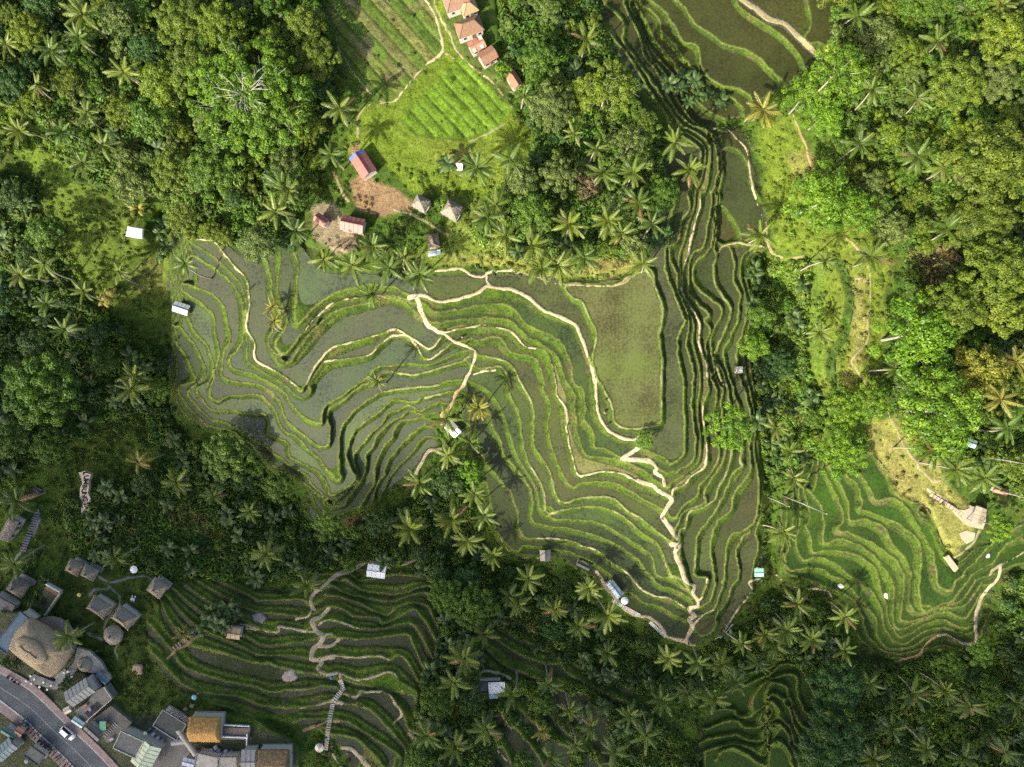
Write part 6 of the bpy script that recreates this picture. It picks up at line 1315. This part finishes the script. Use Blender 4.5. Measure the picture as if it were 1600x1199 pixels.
# ramp with bowl lamps from the pavement up to the round hut
slab('stone_ramp', [(46,1058),(52,1053),(84,1066),(92,1059),(106,1047),(120,1030),(127,1036),(118,1050),(98,1072),(88,1078),(46,1068)], (.19, .195, .18), z=ZV, up=.16)
slab('stone_terrace', [(120,1012),(140,1018),(158,1035),(166,1050),(150,1052),(128,1050),(116,1034)], (.20, .205, .19), z=ZV, up=.2)
for i, (px, py) in enumerate([(49,1056),(55,1061),(63,1073),(69,1066),(75,1077),(81,1071),(42,1064),(50,1068),(101,1051),(107,1049),(113,1057)]):
    x, y, z = P(px, py, ZV + .6); o = empty('bowl_lamp', (x, y, ZV + .15)); MB().lathe([(.12, 0), (.09, .1), (.07, .5), (.1, .55)], 8).build('pedestal', M['concrete'], o, color=(.3, .3, .28)); MB().lathe([(.08, .55), (.26, .68), (.3, .8), (.26, .84), (.05, .8)], 10).build('bowl', M['paint'], o, color=(.7, .68, .6)); tag(o, f'white bowl lamp along the stone ramp, {ORD(i + 1)} of the ramp lamps', 'lamp', 'bowl lamps along the stone ramp')
# clutter on the roofs and yards
rc_ = random.Random(8)
for i, (px, py, nm, col) in enumerate([(140,1098,'crate',(.3,.16,.1)),(147,1103,'crate',(.2,.2,.25)),(171,1130,'crate',(.45,.3,.08)),(166,1128,'crate',(.4,.45,.45)),(178,1152,'crate',(.3,.3,.3)),(240,1147,'crate',(.5,.5,.52)),(247,1154,'crate',(.5,.42,.45)),(253,1158,'crate',(.35,.35,.4)),(330,1172,'crate',(.4,.4,.45)),(337,1168,'crate',(.5,.48,.46)),(342,1174,'crate',(.25,.28,.35)),(353,1174,'crate',(.5,.5,.55)),(362,1176,'crate',(.45,.3,.35)),(300,1103,'crate',(.35,.25,.14)),(290,1108,'crate',(.33,.22,.12))]):
    x, y, z = base_for(px, py, .4); a = rc_.uniform(0, 3); o = empty('crate', (x, y, z + (1.65 if 134 < px < 160 else (.9 if 160 < px < 182 else .15))), a); MB().box((0, 0, .3), (rc_.uniform(.7, 1.3), rc_.uniform(.6, .9), .6)).build('box', M['wood'], o, color=col); MB().box((0, 0, .63), (.9, .7, .06)).build('lid', M['wood'], o, color=tuple(c * 1.15 for c in col)); tag(o, f'small crate among the village yards, {ORD(i + 1)} along the roof row'.replace('along the roof row', 'listed from the left') if False else f'{["reddish","slate","amber","pale grey","dark grey","white","pinkish white","dull grey","bluish grey","cream","navy","bluish white","pink","tan","brown"][i]} crate standing in the yards between the village roofs', 'crate', 'crates in the village yards')
# steps
def stairs(a, b_, w, n, col, label, rise=0.0):
    o = None; za = float(samp(Zg, *a)); zb = float(samp(Zg, *b_)); p, q = P(*a, za), P(*b_, zb); o = empty('stairway', p); an = math.atan2(q[1] - p[1], q[0] - p[0]); L = math.hypot(q[0] - p[0], q[1] - p[1])
    for i in range(n):
        t = (i + .5) / n; x_, y_ = (q[0] - p[0]) * t, (q[1] - p[1]) * t; gz = ground_at(p[0] + x_, p[1] + y_); MB().box((x_, y_, gz - p[2] + .06), (L / n * .84, w, .34), an).build('step', M['concrete'], o, color=tuple(c * random.uniform(.85, 1.15) for c in col))
    tag(o, label, 'stairs')
stairs((520,1099), (509,1172), 1.1, 22, (.36, .33, .26), 'long straight pale stairs down the middle of near terraces'); stairs((531,1062), (537,1080), 1.1, 6, (.48, .43, .34), 'short pale steps at the top bend of the terrace path'); stairs((534,1080), (521,1096), 1.2, 6, (.48, .43, .34), 'pale steps just above the long straight stairs')
stairs((632,1178-330), (632,880), 1.1, 9, (.46, .42, .33), 'pale steps leading down to the white-roofed hut'); stairs((88,1062), (106,1050), 2.0, 7, (.26, .26, .24), 'wide grey steps between the hall and the small round hut'); stairs((36,862), (60,800), 1.6, 16, (.10, .115, .125), 'dark steps beside the tan gabled house at left'); stairs((45,780), (62,762), 2.3, 5, (.085, .08, .08), 'upper dark steps near the left edge'); stairs((1452,772), (1512,818-8), 1.0, 12, (.36, .31, .23), 'sandy steps leading to the stone pavilion plaza'); stairs((640,812-14), (672,790), 1.2, 6, (.3, .27, .2), 'weathered plank steps in the ravine')
stairs((270,1015), (305,988), 1.2, 9, (.22, .18, .12), 'earthen steps in the grass left of the reed hut'); stairs((955,937), (1000,962), .9, 16, (.56, .52, .42), 'stepping stones on the wide path below the blue roof'); stairs((1015,972), (1040,995), .9, 12, (.56, .52, .42), 'stepping stones on the lower end of the wide path'); stairs((1110,1008), (1145,975), .5, 14, (.58, .56, .45), 'pale stepping stones curving along the stream path')

# letter sign on the slope
sp = tl(0, 720, 8)(980,150, 1060,130, 1135,180, 1105,260, 1110,340, 1100,400, 1130,480, 1130,560, 1115,640, 1115,745, 1000,750, 1015,600, 1030,530, 995,450, 1000,350, 1030,270, 1000,190)
x, y, z = on_ground(133, 772); sign = empty('letter_sign', (x, y, z)); zs_ = max(float(samp(Zg, px, py)) for px, py in sp[::3]) + .25
s_o = slab('sign_panel', sp, (.46, .38, .28), z=zs_, up=.1, h=.5, parent=sign); s_o.location = (-x, -y, -z)
for i, ch in enumerate('LUMBUNGSARI'):
    cu = bpy.data.curves.new('letter', 'FONT'); cu.body = ch; cu.size = 1.75; cu.extrude = .05; cu.align_x = 'CENTER'; cu.offset = .03; to = bpy.data.objects.new('letter_tmp', cu); COL.objects.link(to)
    dg = bpy.context.evaluated_depsgraph_get(); me_ = bpy.data.meshes.new_from_object(to.evaluated_get(dg)); bpy.data.objects.remove(to); me_.materials.clear(); me_.materials.append(M['wood'])
    t = i / 10; ly = 740 + 68 * t; lx = [131, 132, 131.5, 130, 128.5, 129, 130.5, 132, 133, 131, 130][i] - .5; pp = P(lx - .5, ly, zs_ + .16); lo_2 = link(bpy.data.objects.new('letter', me_), sign); lo_2.location = (pp[0] - x, pp[1] - y, pp[2] - z); lo_2.rotation_euler = (0, 0, -math.pi / 2); lo_2.color = (.02, .015, .012, 1)
tag(sign, 'beige slab with dark letters LUMBUNGSARI on the grassy slope', 'sign')

# parasols
def parasol(px, py, r, cols, label, h=2.3):
    x, y, z = base_for(px, py, h); o = empty('parasol', (x, y, z)); R = r * mscale(z + h); n = 8
    MB().tube([(0, 0, -.1), (0, 0, h + .35)], .035, 6).build('pole', M['metal'], o, color=(.5, .5, .5)); MB().box((0, 0, .05), (.45, .45, .12)).build('base', M['concrete'], o, color=(.3, .3, .3))
    for i in range(n):
        a, b_ = 2 * math.pi * i / n, 2 * math.pi * (i + 1) / n; mb = MB(); pr = [(.02, h + .42), (R * .5, h + .28), (R, h)]
        for q_, zz_ in pr: mb.v += [(q_ * math.cos(a), q_ * math.sin(a), zz_), (q_ * math.cos((a + b_) / 2) * .97, q_ * math.sin((a + b_) / 2) * .97, zz_ - .015), (q_ * math.cos(b_), q_ * math.sin(b_), zz_)]
        mb.f = [(0, 3, 4, 1), (1, 4, 5, 2), (3, 6, 7, 4), (4, 7, 8, 5)]; mb.build('canopy_panel', M['cloth'], o, color=cols[i % len(cols)])
    tag(o, label, 'parasol')
parasol(123.5, 930, 3.2, [(.75, .62, .12)], 'round yellow parasol on the lawn left of the stone path'); parasol(209, 890, 6, [(.8, .8, .78)], 'round white parasol above the stone path bend'); parasol(976, 939, 6, [(.7, .72, .7)], 'round white parasol at the end of the blue roof'); parasol(499, 1169, 7, [(.65, .6, .45), (.55, .2, .35), (.35, .5, .25), (.7, .7, .65)], 'multicoloured parasol beside the foot of the stairs')
parasol(712, 1070, 5.5, [(.05, .2, .3)], 'dark blue parasol left of the small cafe'); parasol(722, 1065, 5, [(.35, .55, .28)], 'pale green parasol left of the small cafe'); parasol(518, 1059, 3.6, [(.04, .14, .26)], 'blue parasol at the head of the stairs'); parasol(303, 1090, 4, [(.3, .6, .68)], 'light blue parasol on the grass above the orange thatch'); parasol(227, 1146, 3, [(.6, .6, .4)], 'small cream parasol between the dark shop roofs'); parasol(143, 1062, 3.4, [(.62, .6, .42)], 'small cream parasol on the grey gabled shop corner'); parasol(41, 1190, 3, [(.6, .6, .58)], 'small white parasol below the road'); parasol(38, 779, 3.4, [(.6, .28, .04)], 'small orange parasol at the top of the dark steps'); parasol(1209, 939, 3, [(.6, .6, .2)], 'small yellow parasol in the trees right of the stream'); parasol(143, 1023, 3, [(.6, .62, .62)], 'small white parasol beside the smaller round hut')

# car
def car(px, py, ang, label):
    x, y, z = base_for(px, py, 1.2); o = empty('car', (x, y, ZV + .13), -math.radians(ang)); L, W_ = 4.1, 1.75
    sec = [(-2.05, .55, .35, .8), (-1.98, .78, .3, .92), (-1.2, .86, .28, 1.0), (0, .875, .28, 1.0), (.9, .87, .28, .98), (1.7, .84, .3, .86), (2.0, .72, .33, .72), (2.06, .5, .38, .6)]; mb = MB(); mb.v = []
    for sx, hw, zl, zt in sec: mb.v += [(sx, -hw, zl), (sx, -hw, zl + (zt - zl) * .7), (sx, -hw * .9, zt), (sx, hw * .9, zt), (sx, hw, zl + (zt - zl) * .7), (sx, hw, zl)]
    for i in range(len(sec) - 1):
        for j in range(6): a = i * 6 + j; c = i * 6 + (j + 1) % 6; mb.f.append((a, c, c + 6, a + 6))
    mb.f += [tuple(range(6)), tuple(range(len(mb.v) - 6, len(mb.v)))[::-1]]; mb.build('body', M['carpaint'], o, True)
    cab = MB(); cab.v = [(-1.85, -.76, .95), (1.15, -.76, .95), (1.15, .76, .95), (-1.85, .76, .95), (-1.5, -.6, 1.62), (.35, -.6, 1.62), (.35, .6, 1.62), (-1.5, .6, 1.62)]; cab.f = [(0, 1, 5, 4), (1, 2, 6, 5), (2, 3, 7, 6), (3, 0, 4, 7)]; cab.build('window', M['glass'], o)
    rf_ = MB(); rf_.box((-.6, 0, 1.64), (1.95, 1.26, .07)); rf_.build('roof_panel', M['carpaint'], o)
    for s in (-1, 1):
        MB().box((-.62, s * .6, 1.71), (1.6, .04, .05)).build('roof_rail', M['rubber'], o); MB().box((.85, s * .93, 1.0), (.16, .14, .12)).build('mirror', M['carpaint'], o); MB().box((2.0, s * .55, .66), (.12, .34, .12)).build('headlight', M['glass'], o); MB().box((-2.02, s * .58, .75), (.08, .24, .2)).build('tail_light', M['metal'], o, color=(.4, .02, .02))
        for wx in (-1.28, 1.3):
            w = MB(); w.tube([(wx, s * .68, .32), (wx, s * .88, .32)], .32, 14); wo = w.build('wheel', M['rubber'], o); MB().tube([(wx, s * .86, .32), (wx, s * .9, .32)], .19, 10).build('rim', M['metal'], wo, color=(.5, .5, .5))
    tag(o, label, 'car')
car(104, 1147, 42, 'white car driving along the grey road')

# motorbikes
MBK = {}
def bike_parts():
    b1 = MB(); b1.tube([(-.5, 0, .62), (-.15, 0, .5), (.25, 0, .55), (.5, 0, .85)], [.14, .17, .14, .1], 8); MBK['body'] = b1.mesh('body', M['paint'], True)
    MBK['seat'] = MB().box((-.32, 0, .78), (.75, .24, .12), 0, .85).mesh('seat', M['rubber'])
    MBK['wheel'] = MB().lathe([(.2, -.05), (.28, -.05), (.28, .05), (.2, .05)], 14).mesh('wheel', M['rubber']); MBK['handlebar'] = MB().tube([(.45, -.34, 1.02), (.52, 0, .98), (.45, .34, 1.02)], .025, 6).mesh('handlebar', M['metal']); MBK['fork'] = MB().tube([(.5, 0, .95), (.66, 0, .3)], .04, 6).mesh('fork', M['metal'])
bike_parts(); rb = random.Random(5)
bl = smooth_line(off(LO_E, -1, 3), 1.0); bl = bl[(bl[:, 0] > 34) & (bl[:, 0] < 122)]; nb = 22; BK = []
WORDS = ['black', 'dark red', 'grey', 'dark blue', 'silver']; CL = [(.02, .02, .02), (.16, .03, .03), (.15, .15, .15), (.03, .05, .12), (.4, .4, .4)]
for i in range(nb):
    px, py = bl[int((i + .5) / nb * len(bl))]; ci = rb.randrange(5); px -= rb.uniform(0, 2.5); py += rb.uniform(0, 2.5); x, y, z = P(px, py, ZV + .25); o = empty('motorbike', (x, y, ZV + .25), math.radians(40 + rb.uniform(-14, 14)))
    for nm in ('body', 'seat', 'handlebar', 'fork'): q = link(bpy.data.objects.new(nm, MBK[nm]), o); q.color = (*CL[ci], 1)
    for wx in (-.6, .66): q = link(bpy.data.objects.new('wheel', MBK['wheel']), o); q.location = (wx, 0, .28); q.rotation_euler = (math.pi / 2, 0, 0)
    tag(o, f'{WORDS[ci]} motorbike parked by the lower kerb, {ORD(i + 1)} in the row', 'motorbike', 'motorbikes parked along the road')
for i, (px, py, c, w) in enumerate([(17, 1059, (.4, .4, .4), 'silver'), (27, 1066, (.3, .03, .03), 'red')]):
    x, y, z = P(px, py, ZV + .13); o = empty('motorbike', (x, y, ZV + .13), math.radians(-32))
    for nm in ('body', 'seat', 'handlebar', 'fork'): q = link(bpy.data.objects.new(nm, MBK[nm]), o); q.color = (*c, 1)
    for wx in (-.6, .66): q = link(bpy.data.objects.new('wheel', MBK['wheel']), o); q.location = (wx, 0, .28); q.rotation_euler = (math.pi / 2, 0, 0)
    tag(o, f'{w} motorbike on the road below the big thatched hall', 'motorbike', 'motorbikes parked along the road')

# people: one skinned body, clothes as children
def skin_mesh(name, verts, edges, radii, mat, sub=1):
    me_ = bpy.data.meshes.new(name); me_.from_pydata(verts, edges, []); o = bpy.data.objects.new(name, me_); COL.objects.link(o); md = o.modifiers.new('s', 'SKIN')
    for v, rr in zip(me_.skin_vertices[0].data, radii): v.radius = rr
    me_.skin_vertices[0].data[0].use_root = True; sb = o.modifiers.new('u', 'SUBSURF'); sb.levels = sub; dg = bpy.context.evaluated_depsgraph_get(); r_ = bpy.data.meshes.new_from_object(o.evaluated_get(dg)); bpy.data.objects.remove(o); r_.materials.clear(); r_.materials.append(mat); r_.name = name; return r_
bv = [(0, 0, .95), (0, 0, 1.2), (0, 0, 1.42), (0, 0, 1.52), (.02, 0, 1.64), (.02, 0, 1.72), (0, .19, 1.40), (.03, .26, 1.14), (.12, .25, .92), (.15, .245, .83), (0, -.19, 1.40), (-.03, -.26, 1.14), (.06, -.26, .92), (.09, -.255, .83), (0, .1, .9), (.10, .11, .5), (.06, .11, .08), (.18, .12, .04), (0, -.1, .9), (-.08, -.11, .5), (-.16, -.11, .08), (-.05, -.12, .04)]
be = [(0, 1), (1, 2), (2, 3), (3, 4), (4, 5), (2, 6), (6, 7), (7, 8), (8, 9), (2, 10), (10, 11), (11, 12), (12, 13), (0, 14), (14, 15), (15, 16), (16, 17), (0, 18), (18, 19), (19, 20), (20, 21)]
br_ = [(.15, .12), (.145, .11), (.15, .1), (.055, .055), (.095, .085), (.06, .06)] + [(.065, .065), (.05, .05), (.04, .04), (.045, .03)] * 2 + [(.09, .09), (.065, .065), (.05, .05), (.045, .035)] * 2
BODY = skin_mesh('body', bv, be, br_, M['skin']); SHIRT = skin_mesh('shirt', [bv[0], bv[1], bv[2], bv[6], bv[7], bv[10], bv[11]], [(0, 1), (1, 2), (2, 3), (3, 4), (2, 5), (5, 6)], [(.17, .14), (.165, .13), (.17, .12), (.085, .085), (.07, .07), (.085, .085), (.07, .07)], M['cloth'])
TROU = skin_mesh('trousers', [(0, 0, .97), bv[14], bv[15], (.07, .11, .2), bv[18], bv[19], (-.14, -.11, .2)], [(0, 1), (1, 2), (2, 3), (0, 4), (4, 5), (5, 6)], [(.17, .14), (.11, .11), (.085, .085), (.07, .07), (.11, .11), (.085, .085), (.07, .07)], M['cloth']); HAIR = MB().lathe([(.105, 1.62), (.115, 1.68), (.10, 1.76), (.05, 1.80), (.01, 1.81)], 10, (.0, 0, 0)).mesh('hair', M['rubber'], True)
CLO = [('white', (.7, .7, .68)), ('black', (.03, .03, .035)), ('red', (.45, .05, .05)), ('blue', (.06, .12, .35)), ('pink', (.6, .28, .32)), ('grey', (.25, .25, .25)), ('yellow', (.6, .45, .08))]
PEOPLE = [(714,533,1,'on the path junction of the centre terraces'),(722,527,5,'standing just right of the path junction'),(728,538,1,'below the path junction, near two others'),(386,453,1,'walking on the left terrace path'),(950,665,2,'on the wide path beside the plateau paddy'),(945,645,4,'on the wide path above the person in red'),(946,626,1,'uppermost on the wide path beside the plateau paddy'),(1058,857,5,'on the lower zigzag path of the centre slope'),(1035,812,0,'at the middle bend of the zigzag path'),(500,1030,0,'at the left end of the pale terrace path'),(527,1056,1,'at the head of the short pale steps'),(533,1060,5,'beside the head of the short pale steps'),(536,1082,3,'between the two short flights of pale steps'),(546,1090,1,'on the pale path right of the steps'),(493,1134,4,'on the soil path left of the long stairs'),(510,1130,1,'beside the long straight stairs'),(519,1167,0,'on the landing at the foot of the stairs'),(514,1178,2,'left below the landing at the stair foot'),(543,1178,0,'right of the landing at the stair foot'),(508,930,0,'on the upper sandy path of the near terraces'),(505,939,3,'just below the person on the upper sandy path'),(740,1030,6,'seated area left of the small cafe'),(786,1058,4,'on the sandy terrace above the small cafe'),(455,1180,0,'beside the brown reed roof'),(565,890,5,'left of the white-roofed hut'),(90,1024,0,'near the grey steps beside the hall')]
for i, (px, py, ci, where) in enumerate(PEOPLE):
    x, y, z = base_for(px, py, 1.2); o = empty('person', (x, y, z + .08), random.Random(i).uniform(0, 6.28)); link(bpy.data.objects.new('body', BODY), o); s = link(bpy.data.objects.new('shirt', SHIRT), o); s.color = (*CLO[ci][1], 1); t = link(bpy.data.objects.new('trousers', TROU), o); t.color = (*CLO[(i * 3 + 1) % 6][1], 1); h = link(bpy.data.objects.new('hair', HAIR), o)
    tag(o, f'person in {CLO[ci][0]} top {where}', 'person', 'visitors on the paths')

# boulders, bare patches with stones
def boulder(px, py, r, label, col=(.32, .28, .23)):
    x, y, z = on_ground(px, py); R = r * mscale(z); rs = np.random.RandomState(int(px)); mb = MB(); prof = [(R, -.2), (R * .95, R * .12), (R * .7, R * .22), (R * .3, R * .27), (.02, R * .28)]; sg = 14; jit = rs.uniform(.75, 1.2, sg)
    for rad, zz_ in prof:
        for k_ in range(sg): a = 2 * math.pi * k_ / sg; q = rad * jit[k_]; mb.v.append((q * math.cos(a), q * math.sin(a), zz_ + rs.uniform(-.06, .06)))
    for i in range(len(prof) - 1):
        for k_ in range(sg): k2 = (k_ + 1) % sg; mb.f.append((i * sg + k_, i * sg + k2, (i + 1) * sg + k2, (i + 1) * sg + k_))
    o = mb.build('boulder', M['concrete'], None, True, col); o.location = (x, y, z); tag(o, label, 'boulder')
boulder(452, 1058, 13, 'pale flat rock face on the near terraces left of the path'); boulder(213, 1048, 10, 'orange-tan rock patch on the grass slope at lower left', (.36, .25, .15)); boulder(405, 966, 12, 'grey dome rock at the left of the near terraces', (.16, .16, .16)); boulder(1385, 931, 5, 'white rock pile in the middle of the green terraces', (.6, .57, .5)); boulder(1315, 915, 5, 'white rock by the left rim of green terraces', (.55, .53, .48)); boulder(1543, 868, 4, 'white rock on the bank below the plaza', (.6, .58, .52))
# small trees among the village roofs
for px, py, wh in [(70,905,'above the corner of the walled court'),(60,925,'left of the walled court'),(66,940,'below the left corner of the walled court'),(50,945,'between the walled court and the flat blue roof'),(120,985,'right of the palm over the thatched hall'),(10,1035,'at the left corner of the thatched hall'),(24,1040,'under the lower eaves of the thatched hall'),(96,1075,'at the left end of the grey gabled shop'),(103,1068,'behind the grey gabled shop')]:
    add_tree(px, py, random.Random(px).uniform(7, 12), T_DRK, 'small', None); tag(POOL[-1]['o'], f'small dark garden tree {wh}', 'tree', 'small garden trees of the village')
